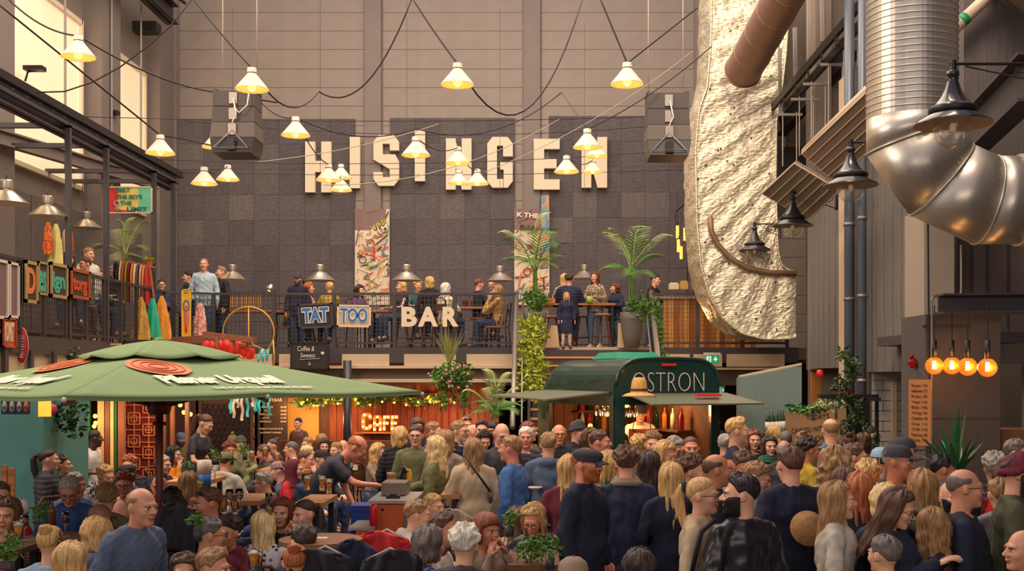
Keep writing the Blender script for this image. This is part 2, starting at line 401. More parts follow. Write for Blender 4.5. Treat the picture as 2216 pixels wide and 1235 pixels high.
# ribbed boards, each a piece
yy = ry(1760); n = 0
bm_ = MB().box((0, 0, 0), (.10, .178, 3.05)).mesh('ribbed_board', M_rc)
rib = MB()
for k in range(5): rib.box((-.012, .004+k*.036, 0), (.1, .026+k*.036, 3.05))
bm_ = rib.mesh('ribbed_board', M_rc)
for (xa, xb, zb) in [(1757, 1822, dz(806)), (1876, 1962, 2.45)]:
    y0, y1 = ry(xb), ry(xa); y = y0
    while y < y1-.1:
        o = bpy.data.objects.new('ribbed_board', bm_); link(o, wr); o.location = (WR+.01*(n % 2), y, zb if xa > 1800 else 2.52); y += .185; n += 1
MB().box((WR-.05, ry(1838), 0), (WR+.35, ry(1822), 7)).build('trim_21', M_beige, kind='structure')
MB().box((WR+.0, ry(1880), 0), (WR+.35, ry(1838), 7)).build('trim_22', M_plasd, kind='structure')
for k, (x, r, lb) in enumerate([(1838, .075, 'thick blue-grey pipe running up the right wall'), (1866, .06, 'thinner blue-grey pipe beside the thick one on the right wall')]):
    s = (x-VX)/(WR-.16); p = P(x, 0, s)
    t = empty('pipe', (p.x, p.y, 0), 0, lb, 'pipe')
    mp_ = mat('blue_grey_pipe', (104, 112, 124), .4, .2)
    MB().tube([(0, 0, 0), (0, 0, 11)], r, 16).build('tube', mp_, t, smooth=True)
    for z in (3.5, 4.6, 5.7, 2.3):
        MB().tube([(0, 0, z), (0, 0, z+.05)], r+.012, 16).build('collar', M_gsteel, t, smooth=True)
# near pier with box duct
MB().box((WR-.25, ry(2000, 4.5)-.0, 2.9), (WR+.1, ry(1958, 4.5), 4.35)).build('trim_23', mat('pale_taupe', (160, 146, 132), .6), kind='structure')
MB().box((WR-.28, 13.2, 2.78), (WR+.9, 15.0, 2.9)).build('trim_24', M_dark, kind='structure')
# recessed dark wall towards the right edge, big column, steel beam
WD = 14.4
sW = F/WD
MB().box(((1985-VX)/sW, WD, 2.55), (9, WD+.2, 5.6)).build('wall_right_recess', mat('brown_steel_plate', (98, 84, 78), .6, var=.12, scale=2), kind='structure')
for x in (2020, 2060, 2100, 2135, 2180): MB().box(((x-VX)/sW, WD-.03, 3.0), ((x-VX)/sW+.02, WD, 5.6)).build('trim_25', M_trimd, kind='structure')
sC = 205; YC = F/sC
MB().box(((2003-VX)/sC, YC, 0), ((2165-VX)/sC, YC+.8, zat(680, sC))).build('column_right', mat('dark_column', (88, 80, 80), .6, var=.06), kind='structure')
MB().box(((2003-VX)/sC, YC-.006, zat(906, sC)), ((2165-VX)/sC, YC, zat(903, sC))).build('trim_26', M_plasd, kind='structure')
m = MB(); ibeam(m, P(2030, 658, 212), P(2330, 655, 212), .3, .2, .02)
m.build('steel_beam', M_dark, label='dark riveted steel beam across the large column at right', cat='beam')
m = MB(); m.tube([P(2080, 530, 207), P(2080, 630, 207), P(2078, 638, 207), P(2022, 640, 207), P(2016, 650, 207), P(2016, 960, 207)], .012, 8)
m.build('conduit', M_gsteel, label='thin grey conduit bending down beside the large column', cat='conduit')
MB().tube([P(2008, 470, 207), P(2010, 700, 207), P(2012, 980, 207)], .01, 6).build('conduit', M_black, label='thin black cable hanging left of the large column', cat='cable')
# tiled pier: bricks as pieces
M_tile = mat('white_glazed_tile', (214, 204, 192), .25, var=.05)
tl = MB().box((0, 0, 0), (.29, .03, .135)).mesh('tile', M_tile)
def tiled(name, x0, x1, y, z0, z1, s):
    w = MB().box((x0, y, z0), (x1, y+.25, z1)).build(name, mat('grey_grout', (120, 112, 106), .9), kind='structure')
    j = 0; z = z0
    while z < z1-.05:
        x = x0-(.15 if j % 2 else 0)
        while x < x1-.02:
            a = max(x, x0); b = min(x+.29, x1)
            if b-a > .04:
                o = bpy.data.objects.new('tile', tl); link(o, w); o.location = (a, y-.02, z); o.scale = ((b-a)/.29, 1, 1)
            x += .3
        z += .146; j += 1
YT = 16.3; sT = F/YT
tiled('wall_tiled_pier', (1888-VX)/sT, (1972-VX)/sT, YT, 0, 2.58, 1)
tiled('wall_tiled_kitchen', 5.8, 7.6, 13.4, 0.6, 2.6, 1)
MB().box(((1926-VX)/sT, YT-.10, 0), ((1936-VX)/sT, YT-.03, 2.58)).build('trim_27', M_beige, kind='structure')
MB().box((4.9, 20.7, 0), (5.75, 20.78, 2.6)).build('door_1', mat('orange_wood', (196, 128, 52), .5, var=.15, scale=3, stretch=(6, 1, 1)), kind='structure').location = (-.0, -.3, 0)
MB().box((WR+.3, 16.6, 0), (WR+.5, 20.3, 2.6)).build('wall_right_lower', M_plasd, kind='structure')
# passage with dark door frame
m = MB(); sK = 165
for a, b in (((1840, 858), (1846, 1000)), ((1896, 858), (1902, 1000)), ((1775, 853), (1902, 862))):
    p = P(a[0], a[1], sK); q = P(b[0], b[1], sK); m.box((p.x, p.y, min(p.z, q.z)), (q.x, p.y+.06, max(p.z, q.z)))
m.build('door_2', M_black, kind='structure')
MB().box((P(1846, 0, sK).x, F/sK+.3, 0), (P(1896, 0, sK).x, F/sK+.33, zat(862, sK))).build('door_3', mat('near_black', (22, 20, 26), .7), kind='structure')
# unseen slab above and wall behind the camera, put in to darken the foreground
MB().box((-12, -3, 6.2), (9, 2.6, 6.4)).build('ceiling_shade_slab', M_plasd, kind='structure')
MB().box((-12, -3.2, 0), (9, -3, 6.4)).build('wall_front', M_plasd, kind='structure')
MB().box((7.6, -3, 0), (7.8, 13.4, 13)).build('wall_right_near', M_plasd, kind='structure')
MB().box((5.3, 20.7, 0), (8.2, 20.9, 13)).build('wall_right_far', M_plas, kind='structure')
MB().box((8.0, 13.4, 0), (8.2, 29, 13)).build('wall_right_outer', M_plas, kind='structure')
# ================================================================ SIGNS, LAMPS, DUCTS
def xy(pts, s): return [P(x, y, s) for x, y in pts]
# HISINGEN letters as blocky extruded polygons (unit box 0..1)
def boxy(*rs): return [[(a, b), (c, b), (c, d), (a, d)] for a, b, c, d in rs]
k_ = .36
LET = {
 'H': boxy((0, 0, .38, 1), (.62, 0, 1, 1), (.38, .40, .62, .62)),
 'I': boxy((0, 0, 1, 1)),
 'E': boxy((0, 0, .40, 1), (.40, 0, 1, .2), (.40, .42, .88, .60), (.40, .8, 1, 1)),
 'N': [[(0, 0), (.38, 0), (.38, 1), (0, 1)], [(.62, 0), (1, 0), (1, 1), (.62, 1)], [(.38, .95), (.38, .45), (.62, .02), (.62, .55)]],
 'S': [[(.2, 1), (0, .87), (0, .52), (.36, .52), (.36, .83), (.64, .83), (.64, 1)], [(.64, 1), (.64, .70), (1, .70), (1, .87), (.8, 1)],
       [(0, .52), (.15, .40), (.5, .36), (.64, .42), (1, .48), (.85, .62), (.36, .66)][:0] or [(0, .52), (.64, .33), (1, .33), (1, .48), (.85, .62), (.36, .62), (.36, .52)],
       [(.64, .34), (.64, .17), (.36, .17), (.36, 0), (.8, 0), (1, .13), (1, .34)], [(.36, 0), (.36, .27), (0, .27), (0, .13), (.2, 0)]],
 'G': [[(.2, 1), (0, .87), (0, .13), (.2, 0), (.38, 0), (.38, 1)], [(.38, 1), (.38, .83), (.62, .83), (.62, 1)], [(.62, 1), (.62, .62), (1, .62), (1, .87), (.8, 1)],
       [(.38, .17), (.38, 0), (.62, 0), (.62, .17)], [(.5, .50), (.5, .36), (.64, .36), (.64, 0), (.8, 0), (1, .13), (1, .50)]],
}
hs = empty('wall_lettering', (bx(985), WBY-.1, bz(405)), 0, 'large cream block letters spelling the district name on the dark back wall', 'sign')
for ch, xa, ya, xb, yb in [('H', 663, 309, 719, 418), ('I', 759, 299, 781, 409), ('S', 810, 295, 865, 404), ('I', 899, 285, 921, 394), ('N', 966, 302, 1021, 412), ('G', 1055, 299, 1110, 408), ('E', 1155, 303, 1211, 412), ('N', 1258, 299, 1313, 408)]:
    s_ = F/(WBY-.1); pw = (xb-xa)/s_; ph = (yb-ya)/s_
    m = MB()
    for poly in LET[ch]: m.prism([(a*pw, b*ph) for a, b in poly], (0, -.16, 0), UX, UZ, UY, .16)
    o = m.build('letter', M_sign, hs); o.location = P(xa, yb, s_)-hs.location; fixn(o)
# white cone pendants on the festoon cables
shade_prof = [(.0, .262), (.052, .262), (.058, .255), (.060, .185), (.066, .175), (.209, .0), (.213, -.006), (.213, -.012)]
inner_prof = [(.206, -.012), (.203, .0), (.062, .165), (.02, .17), (.0, .17)]
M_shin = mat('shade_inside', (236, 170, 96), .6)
def white_lamp_meshes():
    a = MB().lathe(shade_prof, 28).mesh('shade', M_white, True)
    b = MB().lathe([(.213, -.012)]+inner_prof, 28).mesh('shade_lining', M_shin, True)
    c = MB().ball((0, 0, .03), (.055, .055, .062), 14, 10).mesh('bulb', M_bulb, True)
    d = MB().lathe([(.0, .275), (.03, .275), (.032, .262), (.061, .20), (.061, .19)], 16).torus((.060, 0, .23), .02, .004, 10, 4, Matrix.Rotation(R(90), 3, 'X')).mesh('cap', M_dark, True)
    return a, b, c, d
wlm = white_lamp_meshes()
wl_list = [(170, 122, 73, 'white cone pendant before the nearer frosted window'), (545, 192, 73, 'white cone pendant directly above the left speaker stack'), (990, 182, 73, 'large white cone pendant over the centre of the lettering'),
 (1357, 181, 73, 'white cone pendant nearest the right speaker stack'), (347, 331, 63, 'white cone pendant beside the yellow wall glow'), (640, 292, 63, 'white cone pendant up left of the first letter'),
 (1271, 318, 63, 'larger of the two stacked white pendants over the last letter'), (900, 335, 63, 'white cone pendant hiding the middle letter I'), (442, 397, 57, 'white cone pendant below the left speaker, left of a pair'),
 (493, 388, 50, 'white cone pendant below the left speaker, right of a pair'), (991, 352, 55, 'white cone pendant over the middle of the first N'), (711, 389, 55, 'white cone pendant over the right leg of the H'),
 (738, 384, 46, 'small white pendant just behind the pendant at the H'), (738, 411, 48, 'lowest white cone pendant between the H and the I'), (993, 396, 46, 'small white pendant in front of the foot of the first N'),
 (1033, 397, 50, 'white cone pendant between the first N and the G'), (1226, 371, 55, 'white cone pendant right of the letter E'), (1291, 337, 48, 'white pendant half hidden behind the larger one on the last N'),
 (1283, 372, 44, 'lowest white pendant before the last N'), (462, 318, 50, 'white pendant mostly hidden behind the left speaker stack')]
lamp_tops = []
for x, y, w, lb in wl_list:
    s = w/.426; p = P(x, y, s)
    t = empty('pendant_lamp', p, rnd.random()*3, lb, 'lamp', 'white cone pendants on the festoon cables')
    for me, nm in zip(wlm, ('shade', 'shade_lining', 'bulb', 'cap')): link(bpy.data.objects.new(nm, me), t)
    light('POINT', 'bulb_light', p+Vector((0, 0, -.05)), 4, (1, .66, .33), .05)
    lamp_tops.append(p+UZ*.26)
def LT(i): return lamp_tops[i]
# ---- festoon cables
def sag(a, b, d, n=14): return [a.lerp(b, i/n)-UZ*(4*d*(i/n)*(1-i/n)) for i in range(n+1)]
M_cab = mat('black_cable', (40, 34, 34), .6); M_cabl = mat('pale_cable', (170, 156, 140), .6)
def cable(pts, r=.012, label='', m=None):
    MB().tube(pts, r, 5).build('cable', m or M_cab, smooth=True, label=label, cat='cable')
def cpts(lst): return [P(*a) for a in lst]
cable(sag(P(20, 0, 170), LT(0), .1)+sag(LT(0), P(470, 200, 140), .12)[1:]+[P(600, 222, 138)], .012, 'black cable running from top left through the pendant by the window')
cable(sag(P(0, 12, 175), LT(4), -.0)+[P(395, 300, 140), P(480, 320, 128)], .013, 'black cable falling from the top left corner to the glowing wall pendant')
cable(cpts([(80, 200, 150), (140, 198, 150), (200, 178, 150), (260, 145, 150), (320, 100, 150), (370, 55, 150), (414, 0, 150)]), .012, 'black cable looping up from the gantry to the roof left of centre')
cable(sag(P(420, 0, 165), LT(1), .02)+sag(LT(1), P(690, 198, 150), .35)[1:]+sag(P(690, 198, 150), P(890, 0, 150), .55)[1:], .012, 'black cable passing the pendant over the left speaker and swooping up')
cable(sag(P(895, 0, 165), LT(2), .02)+sag(LT(2), P(1260, 0, 150), 1.1)[1:], .012, 'black cable passing the central top pendant and swooping up right')
cable(sag(P(1300, 0, 170), LT(3), .0)+sag(LT(3), P(1530, 0, 150), .0)[1:][:12], .012, 'black cable from the roof to the pendant by the right speaker')
cable(sag(P(560, 215, 145), LT(5), .1)+sag(LT(5), P(900, 278, 135), .2)[1:]+sag(P(900, 278, 135), P(1215, 200, 125), .35)[1:]+[LT(6)], .009, 'thin cable linking the upper pendants above the lettering')
cable(sag(LT(6), P(1540, 100, 140), .1), .009, 'thin cable rising right from the pendants on the last N')
for a, b, d, r, lb in [((160, 252, 120), (1500, 248, 88), .12, .008, 'long straight wire across the top of the dark tiles'), ((340, 345, 108), (1540, 318, 100), .2, .007, 'wire running across the middle of the lettering'),
   ((345, 372, 104), (1530, 365, 95), .1, .007, 'lowest wire across the feet of the letters'), ((400, 262, 120), (1510, 262, 96), .28, .007, 'slack wire just above the lettering'), ((560, 350, 118), (950, 268, 108), .1, .008, 'pale wire rising from the H to the centre'),
   ((1050, 372, 115), (1500, 110, 110), .2, .007, 'pale wire rising steeply from the G to the right'), ((700, 400, 118), (1210, 258, 108), .35, .008, 'slack pale wire from the H lamps to the right')]:
    cable(sag(P(*a), P(*b), d), r, lb, M_cabl if 'pale' in lb else M_cab)
for i, (j, k, lb) in enumerate([(8, 9, 'short cable joining the pendant pair below the left speaker'), (11, 13, 'short cable between the pendants at the H'), (10, 15, 'short cable between the pendants at the first N'), (16, 18, 'short cable between the pendants beside the last N'), (7, 10, 'cable from the pendant on the middle I to the first N'), (5, 11, 'cable from the upper left pendant down to the H')]):
    cable(sag(LT(j), LT(k), .12), .009, lb)
for x, s in ((482, 140), (556, 150), (1403, 140), (1478, 140)):
    y1 = {482: 205, 556: 150, 1403: 210, 1478: 210}[x]
    cable([P(x, -40, s), P(x, y1, s)], .008, 'straight steel suspension wire at %s' % {482: 'the left corner of the left speaker stack', 556: 'the pendant over the left speaker stack', 1403: 'the left corner of the right speaker stack', 1478: 'the right corner of the right speaker stack'}[x], M_cabl)
# ---- speaker stacks
M_spk = mat('speaker_grey', (86, 74, 72), .6); M_spk2 = mat('speaker_lower', (104, 90, 84), .6)
def speaker(x0, x1, y0, y1, s, lb):
    p = P((x0+x1)/2, y1, s); w = (x1-x0)/s; h = (y1-y0)/s
    t = empty('speaker_stack', p, 0, lb, 'speaker')
    hh = h/4; tops = [w*.98, w*.97, w*1.0, w*1.04, w*.9]; ztop = h; ang = [0, 0, 0, .12]
    for k in range(4):
        wa, wb_ = tops[k]/2, tops[k+1]/2; z1 = h-k*hh-.006; z0 = h-(k+1)*hh+.006
        m = MB(); dy = .06*k*k/4
        m.add([(-wb_, -.25-dy, z0), (wb_, -.25-dy, z0), (wb_, .25, z0), (-wb_, .25, z0), (-wa, -.25-dy*.6, z1), (wa, -.25-dy*.6, z1), (wa, .25, z1), (-wa, .25, z1)], [(0, 3, 2, 1), (4, 5, 6, 7), (0, 1, 5, 4), (1, 2, 6, 5), (2, 3, 7, 6), (3, 0, 4, 7)])
        c = m.build('cabinet', M_spk if k < 2 else (M_spk2 if k == 2 else M_black), t)
        MB().box((-.06, -.28-dy, z0+.03), (.06, -.24-dy, z1-.03)).build('connector_plate', M_gsteel if k < 3 else M_black, c)
    yb = -.42
    m = MB(); m.tube([(0, -.33, h*.36), (-w*.40, yb, h*.07), (w*.40, yb, h*.07), (0, -.33, h*.36)], .012, 6); m.build('bracket', M_gsteel, t, smooth=True)
    m = MB(); m.tube([(w*.02, -.3, h*.86), (w*.1, -.34, h*.6), (w*.02, -.34, h*.5), (-.02, -.32, h*.35)], .012, 6)
    if x0 < 1000: m.tube([(w*.4, -.3, h*1.05), (w*.36, -.34, h*.75), (w*.18, -.36, h*.62), (.02, -.3, h*.72)], .012, 6)
    m.build('wiring', M_white, t, smooth=True)
    m = MB(); m.box((-w*.5, -.2, h), (-w*.42, .2, h+.04)).box((w*.42, -.2, h), (w*.5, .2, h+.04)).bar((-w*.46, 0, h+.03), (w*.46, 0, h+.03), .05); m.build('flying_bar', M_dark, t)
speaker(469, 560, 204, 340, 140, 'left grey line array speaker stack hanging on wires')
speaker(1398, 1488, 209, 346, 140, 'right grey line array speaker stack hanging on wires')
# ---- silver pendants on the deck and gallery
def dome_meshes():
    pr = [(.0, .33), (.085, .33), (.085, .20), (.07, .195), (.075, .18), (.12, .17), (.135, .15), (.30, .012), (.315, 0)]
    a = MB().lathe(pr, 32).mesh('shade', M_alu, True)
    b = MB().lathe([(.315, 0), (.30, .004), (.13, .14), (0, .15)], 32).mesh('shade_lining', M_white, True)
    c = MB().lathe([(0, .335), (.08, .335), (.088, .31), (.088, .215)], 20).mesh('housing', M_gsteel, True)
    d = MB().tube([(0, 0, .33), (0, 0, .45)], .012, 6).mesh('stem', M_dark, True)
    return [(a, 'shade'), (b, 'shade_lining'), (c, 'housing'), (d, 'stem')]
dm = dome_meshes()
for x, y, w, lb, ct in [(503, 605, 62, 'leftmost silver dome pendant on the deck, behind the dark-jacketed man', 300), (693, 607, 66, 'silver dome pendant over the tattoo sign', 300), (880, 607, 66, 'silver dome pendant left above the bar letters', 300),
    (1082, 608, 62, 'silver dome pendant beside the left palm', 300), (1265, 603, 58, 'silver dome pendant over the high bar table', 300), (103, 469, 86, 'silver dome pendant over the hanging dresses', 395), (187, 494, 68, 'silver dome pendant between the first two gallery posts', 395), (14, 440, 96, 'silver dome pendant cut by the left picture edge', 375)]:
    s = w/.63; p = P(x, y, s); t = empty('pendant_lamp', p, 0, lb, 'lamp', 'silver dome pendants')
    for me, nm in dm: link(bpy.data.objects.new(nm, me), t)
    MB().tube([(0, 0, .4), (0, 0, (y-ct)/s if x < 300 else 6)], .005, 5).build('cord', M_dark, t)
# ---- black street-style lamps on the right
pr = [(0, .62), (.022, .62), (.022, .56), (.05, .54), (.05, .5), (.035, .49), (.045, .44), (.065, .36), (.095, .28), (.14, .21), (.16, .18), (.185, .175), (.185, .13), (.17, .125), (.175, .11), (.30, .02), (.305, .0)]
sa = MB().lathe(pr, 36).mesh('lamp_shade', mat('glossy_black', (52, 48, 52), .25, .4, coat=.5), True)
sb = MB().lathe([(.305, 0), (.29, .0), (.165, .07), (0, .08)], 36).mesh('shade_lining', mat('lining_taupe', (170, 140, 124), .5), True)
gl = MB().lathe([(.15, .06), (.155, -.04), (.14, -.13), (.10, -.2), (.05, -.235), (0, -.245)], 28).mesh('globe', mat('thin_glass', (225, 215, 200), .08, trans=1, alpha=.28), True)
bu = MB().ball((0, 0, -.03), (.03, .03, .05), 12, 8).mesh('bulb', mat('unlit_bulb', (214, 180, 140), .2, emit=.15), True)
bd = MB().lathe([(.187, .17), (.19, .16), (.19, .14), (.187, .13)], 36).torus((0, 0, .125), .18, .006, 36, 5).mesh('band', M_black, True)
for x, y, w, rx, lb in [(2062, 270, 165, 2216, 'nearest and largest black bell street lamp by the spiral duct'), (1841, 402, 118, 1935, 'second black bell street lamp, before the ribbed grey panels'), (1715, 489, 90, 1812, 'third black bell street lamp in front of the foil duct'), (1633, 542, 72, 1690, 'farthest and smallest black bell lamp before the foil duct')]:
    s = w/.61; p = P(x, y, s); t = empty('street_lamp', p, 0, lb, 'lamp', 'black bell lamps on the right wall')
    for me, nm in ((sa, 'lamp_shade'), (sb, 'shade_lining'), (gl, 'globe'), (bu, 'bulb'), (bd, 'band')): link(bpy.data.objects.new(nm, me), t)
    t.scale = (1, 1, .78)
    L = (rx-x)/s if rx < 2216 else 1.2
    a = MB().tube([(0, 0, .66), (0, 0, .5)], .028, 10).tube([(-.03, 0, .625), (L, 0, .625)], .016, 8).box((L-.03, -.04, .3), (L, .04, .7)); a.build('arm', M_black, t, smooth=False)
    b = MB().tube([(.1, 0, .60), (L*.55, 0, .45), (L-.02, 0, .33)], .008, 6)
    for k in range(3):
        r_ = .035+.02*k; b.torus((L*(.45+.17*k), 0, .6-r_), r_, .005, 16, 4, Matrix.Rotation(R(90), 3, 'X'))
    b.build('scrollwork', M_black, t, smooth=True)
# ---- ducts
def mitre(centres, rad, name, n=48, material=M_galv, ends=None):
    cs = [Vector(c) for c in centres]; m = MB(); rings = []
    dirs = [(cs[i+1]-cs[i]).normalized() for i in range(len(cs)-1)]
    side = UY.copy()
    for i, c in enumerate(cs):
        if i == 0: nrm = dirs[0]
        elif i == len(cs)-1: nrm = dirs[-1]
        else: nrm = (dirs[i-1]+dirs[i]).normalized()
        d = dirs[min(i, len(dirs)-1)] if i == 0 else dirs[i-1]
        up = d.cross(side).normalized(); ring = []
        for k in range(n):
            a = 2*math.pi*k/n; v = (side*math.cos(a)+up*math.sin(a))*rad
            t = -v.dot(nrm)/d.dot(nrm); ring.append(c+v+d*t)
        rings.append(ring)
    return rings, dirs
sD = 222
C = xy([(1971, -160), (1973, 258), (1973, 302), (2036, 389), (2132, 433), (2196, 433), (2420, 433)], sD)
rad = 95/sD
rings, dirs = mitre(C, rad, 'x')
duct = empty('spiral_duct', C[1], 0, 'big galvanised spiral duct bending right beside the nearest black lamp', 'duct')
def seg(r1, r2, name, parent, mt=M_galv, off=None):
    m = MB(); n = len(r1); m.add([v-duct.location for v in r1+r2], [(k, (k+1) % n, n+(k+1) % n, n+k) for k in range(n)]); return m.build(name, mt, parent, smooth=True)
seg(rings[1], rings[2], 'collar', duct); seg(rings[2], rings[3], 'elbow_gore', duct); seg(rings[3], rings[4], 'elbow_gore', duct); seg(rings[4], rings[5], 'elbow_gore', duct)
# seams
for k in (2, 3, 4):
    pts = [v-duct.location for v in rings[k]]; pts.append(pts[0])
    MB().tube([p*1.0 for p in pts], .011, 5, cap=False).build('seam', M_galv, duct, smooth=True)
# corrugated part
prof = []; z = 0; top = C[0].z-C[1].z; step = .062
while z < top: prof += [(rad, z), (rad, z+step*.72), (rad+.007, z+step*.82), (rad+.007, z+step*.90)]; z += step
MB().lathe(prof, 56).build('spiral_section', M_galv, duct, smooth=False).location = (0, 0, 0)
m = MB(); L0 = C[5]-duct.location
Mr = Matrix.Rotation(R(90), 3, 'Y'); pr2 = [(rad, 0), (rad, .03), (rad+.02, .035), (rad+.02, .07), (rad, .075), (rad, .10), (rad+.02, .105), (rad+.02, .14), (rad, .145), (rad, 1.1)]
m.lathe(pr2, 56, L0, M=Mr); m.build('flange_section', M_galv, duct, smooth=False)
for o_ in list(duct.children): 
    if o_.name.startswith(('elbow', 'collar')):
        md = o_.modifiers.new('s', 'SOLIDIFY'); md.thickness = .006
# brown perforated tube
A = P(1775, -150, 150); B = P(1604, 160, 120); d = (B-A)
tb = empty('round_duct', B, 0, 'brown spiral tube duct slanting down to the foil-wrapped duct', 'duct')
q = d.to_track_quat('Z', 'Y').to_matrix(); L = d.length; rr = 39/120
prof = [(0, L), (rr*.6, L), (rr*.92, L-.03), (rr, L-.1)]
z = L-.1
while z > 0: prof += [(rr, z-.62), (rr+.008, z-.63), (rr+.008, z-.65), (rr, z-.66)]; z -= .68
mt = mat('brown_duct', (156, 122, 104), .45, .3, var=.06)
MB().lathe(prof[::-1], 40, A-B, M=q).build('tube', mt, tb, smooth=False)
MB().torus((A-B)+q@Vector((0, 0, L-.13)), rr+.01, .012, 32, 5, q).build('rim', mt, tb, smooth=True)
# foil-wrapped rectangular duct with elbow
sf = 117
outl = [(1540, -60), (1538, 95), (1530, 190), (1512, 240), (1505, 330), (1508, 480), (1516, 570), (1535, 640), (1565, 690), (1605, 722), (1655, 734), (1722, 732)]
innr = [(1722, 588), (1705, 585), (1690, 572), (1683, 540), (1680, 460), (1678, 400), (1680, 260), (1692, 190), (1700, 120), (1712, -60)]
pf = xy(outl, sf); qf = xy(innr, sf)
fo = empty('foil_duct', P(1620, 735, sf), 0, 'large foil-wrapped rectangular duct hanging down and curving right behind the far lamps', 'duct')
def crump(p, a=.035): 
    q_ = p*5.5; return p+Vector((mnoise(q_), mnoise(q_+Vector((9, 2, 4))), mnoise(q_+Vector((3, 7, 1)))))*a+Vector((0, mnoise(p*9)*a*.45, mnoise(p*11)*a*.3))
def resample(pl, n):
    ds = [0]
    for i in range(len(pl)-1): ds.append(ds[-1]+(pl[i+1]-pl[i]).length)
    out = []
    for k in range(n):
        t = ds[-1]*k/(n-1); i = max(0, min(len(pl)-2, next((j for j in range(len(ds)-1) if ds[j+1] >= t), len(ds)-2)))
        out.append(pl[i].lerp(pl[i+1], (t-ds[i])/max(1e-6, ds[i+1]-ds[i])))
    return out
NO = 110; po = resample(pf, NO); pi_ = resample(qf[::-1], NO)
dep = 1.35
def fpt(u, v):                  # v 0..1 across front face
    i = u*(NO-1); a = int(min(NO-2, i)); f_ = i-a
    o1 = po[a].lerp(po[a+1], f_); i1 = pi_[a].lerp(pi_[a+1], f_)
    w = o1.lerp(i1, v)
    return w
rows = 26
m = MB()
def ff(u, v):
    w = fpt(u, v); band = .018*math.sin(u*95)*(1 if .05 < v < .95 else 0)
    return (crump(w, .014)+UY*(.012*mnoise(w*24)))+Vector((0, band*.6, 0))-fo.location
m.grid(ff, 150, rows)
def fside(u, v):
    w = fpt(u, 0)+Vector((-.12*math.sin(v*3.14), v*dep, 0)); return crump(w, .03)-fo.location
m.grid(fside, 150, 12)
def fin(u, v):
    w = fpt(u, 1)+Vector((0, v*dep, 0)); return crump(w, .04)-fo.location
m.grid(fin, 120, 5)
def fbk(u, v): return fpt(u, v)+Vector((0, dep, 0))-fo.location
m.grid(fbk, 60, 2)
m.build('foil_wrap', M_foil, fo, smooth=False)
M_tape = mat('brown_band', (140, 112, 88), .5, .4)
bandp = xy([(1536, 470), (1538, 500), (1552, 530), (1580, 560), (1615, 580), (1660, 590), (1722, 592)], sf)
MB().tube([p-fo.location+Vector((0, -.06, 0)) for p in bandp], .055, 6).build('edge_band', M_tape, fo, smooth=True)
for vv in (.0, 1.0):
    MB().tube([fpt(k/60, vv)+Vector((0, -.03, 0))-fo.location for k in range(61)], .022, 5).build('corner_tape', M_foil, fo, smooth=True)
m = MB()
for k in range(46):
    u, v = rnd.random(), rnd.random(); w = fpt(u, v)-fo.location; m.ball(w+Vector((0, -.03, 0)), (.02, .012, .02), 6, 4)
m.build('fastener', M_dark, fo, kind='stuff')
# ribbed radiant panels on the right
def ribpanel(corners, s, n, lb):
    a, b, c, d = [P(x, y, sc) for x, y, sc in corners]     # a-b long bottom edge ; d-c top
    ctr = (a+b+c+d)/4; t = empty('ceiling_panel', ctr, 0, lb, 'panel')
    en = (b-a).cross(d-a).normalized()*.05
    for k in range(n):
        u0, u1 = k/n+.004, (k+1)/n-.004
        q4 = [a.lerp(d, u0), b.lerp(c, u0), b.lerp(c, u1), a.lerp(d, u1)]
        m = MB(); m.add([v-ctr for v in q4]+[v-ctr+en for v in q4], [(0, 1, 2, 3), (7, 6, 5, 4), (0, 4, 5, 1), (1, 5, 6, 2), (2, 6, 7, 3), (3, 7, 4, 0)]); m.build('slat', mat('taupe_panel', (136, 118, 104), .55), t)
        r = MB(); r.bar(a.lerp(d, u0)-ctr-en*.2, b.lerp(c, u0)-ctr-en*.1, .016); r.build('rib', M_beige, t)
    e = MB()
    for x, y in ((a, b), (b, c), (c, d), (d, a)): e.bar(x-ctr, y-ctr, .018)
    e.build('frame', M_beige, t)
    return t
ribpanel([(1646, 412, 140), (1752, 478, 140), (1822, 425, 158), (1718, 355, 158)][:4], 0, 6, 'smaller ribbed radiant panel tilted behind the third black lamp') if 0 else None
def panel2(a, b, c, d, n, lb): return ribpanel([a, b, c, d], 0, n, lb)
panel2((1649, 418, 140), (1719, 353, 158), (1818, 412, 158), (1748, 476, 140), 6, 'smaller ribbed radiant panel tilted above the third black lamp')
panel2((1735, 332, 150), (1880, 195, 178), (1960, 258, 178), (1806, 392, 150), 5, 'larger ribbed radiant panel left of the spiral duct')
panel2((2115, -20, 170), (2216, 60, 170), (2260, -10, 190), (2160, -60, 190), 4, 'ribbed radiant panel in the top right corner')
MB().tube([P(1744, 328, 150), P(1895, 180, 176)], .07, 14).build('pipe', mat('pale_pipe', (190, 168, 146), .4), smooth=True, label='pale round pipe along the top edge of the larger ribbed panel', cat='pipe')
pp = empty('pipe', P(2100, 45, 180), 0, 'pale pipe with a green band in the top right corner', 'pipe')
a = P(2065, 62, 180)-pp.location; b = P(2130, 0, 180)-pp.location; b2 = P(2200, -65, 180)-pp.location
MB().tube([a, b2], .075, 14).build('tube', mat('pale_pipe', (190, 168, 146), .4), pp, smooth=True)
MB().tube([a.lerp(b, .22), a.lerp(b, .40)], .078, 14).build('band', mat('green_tape', (30, 130, 80), .5), pp, smooth=True)
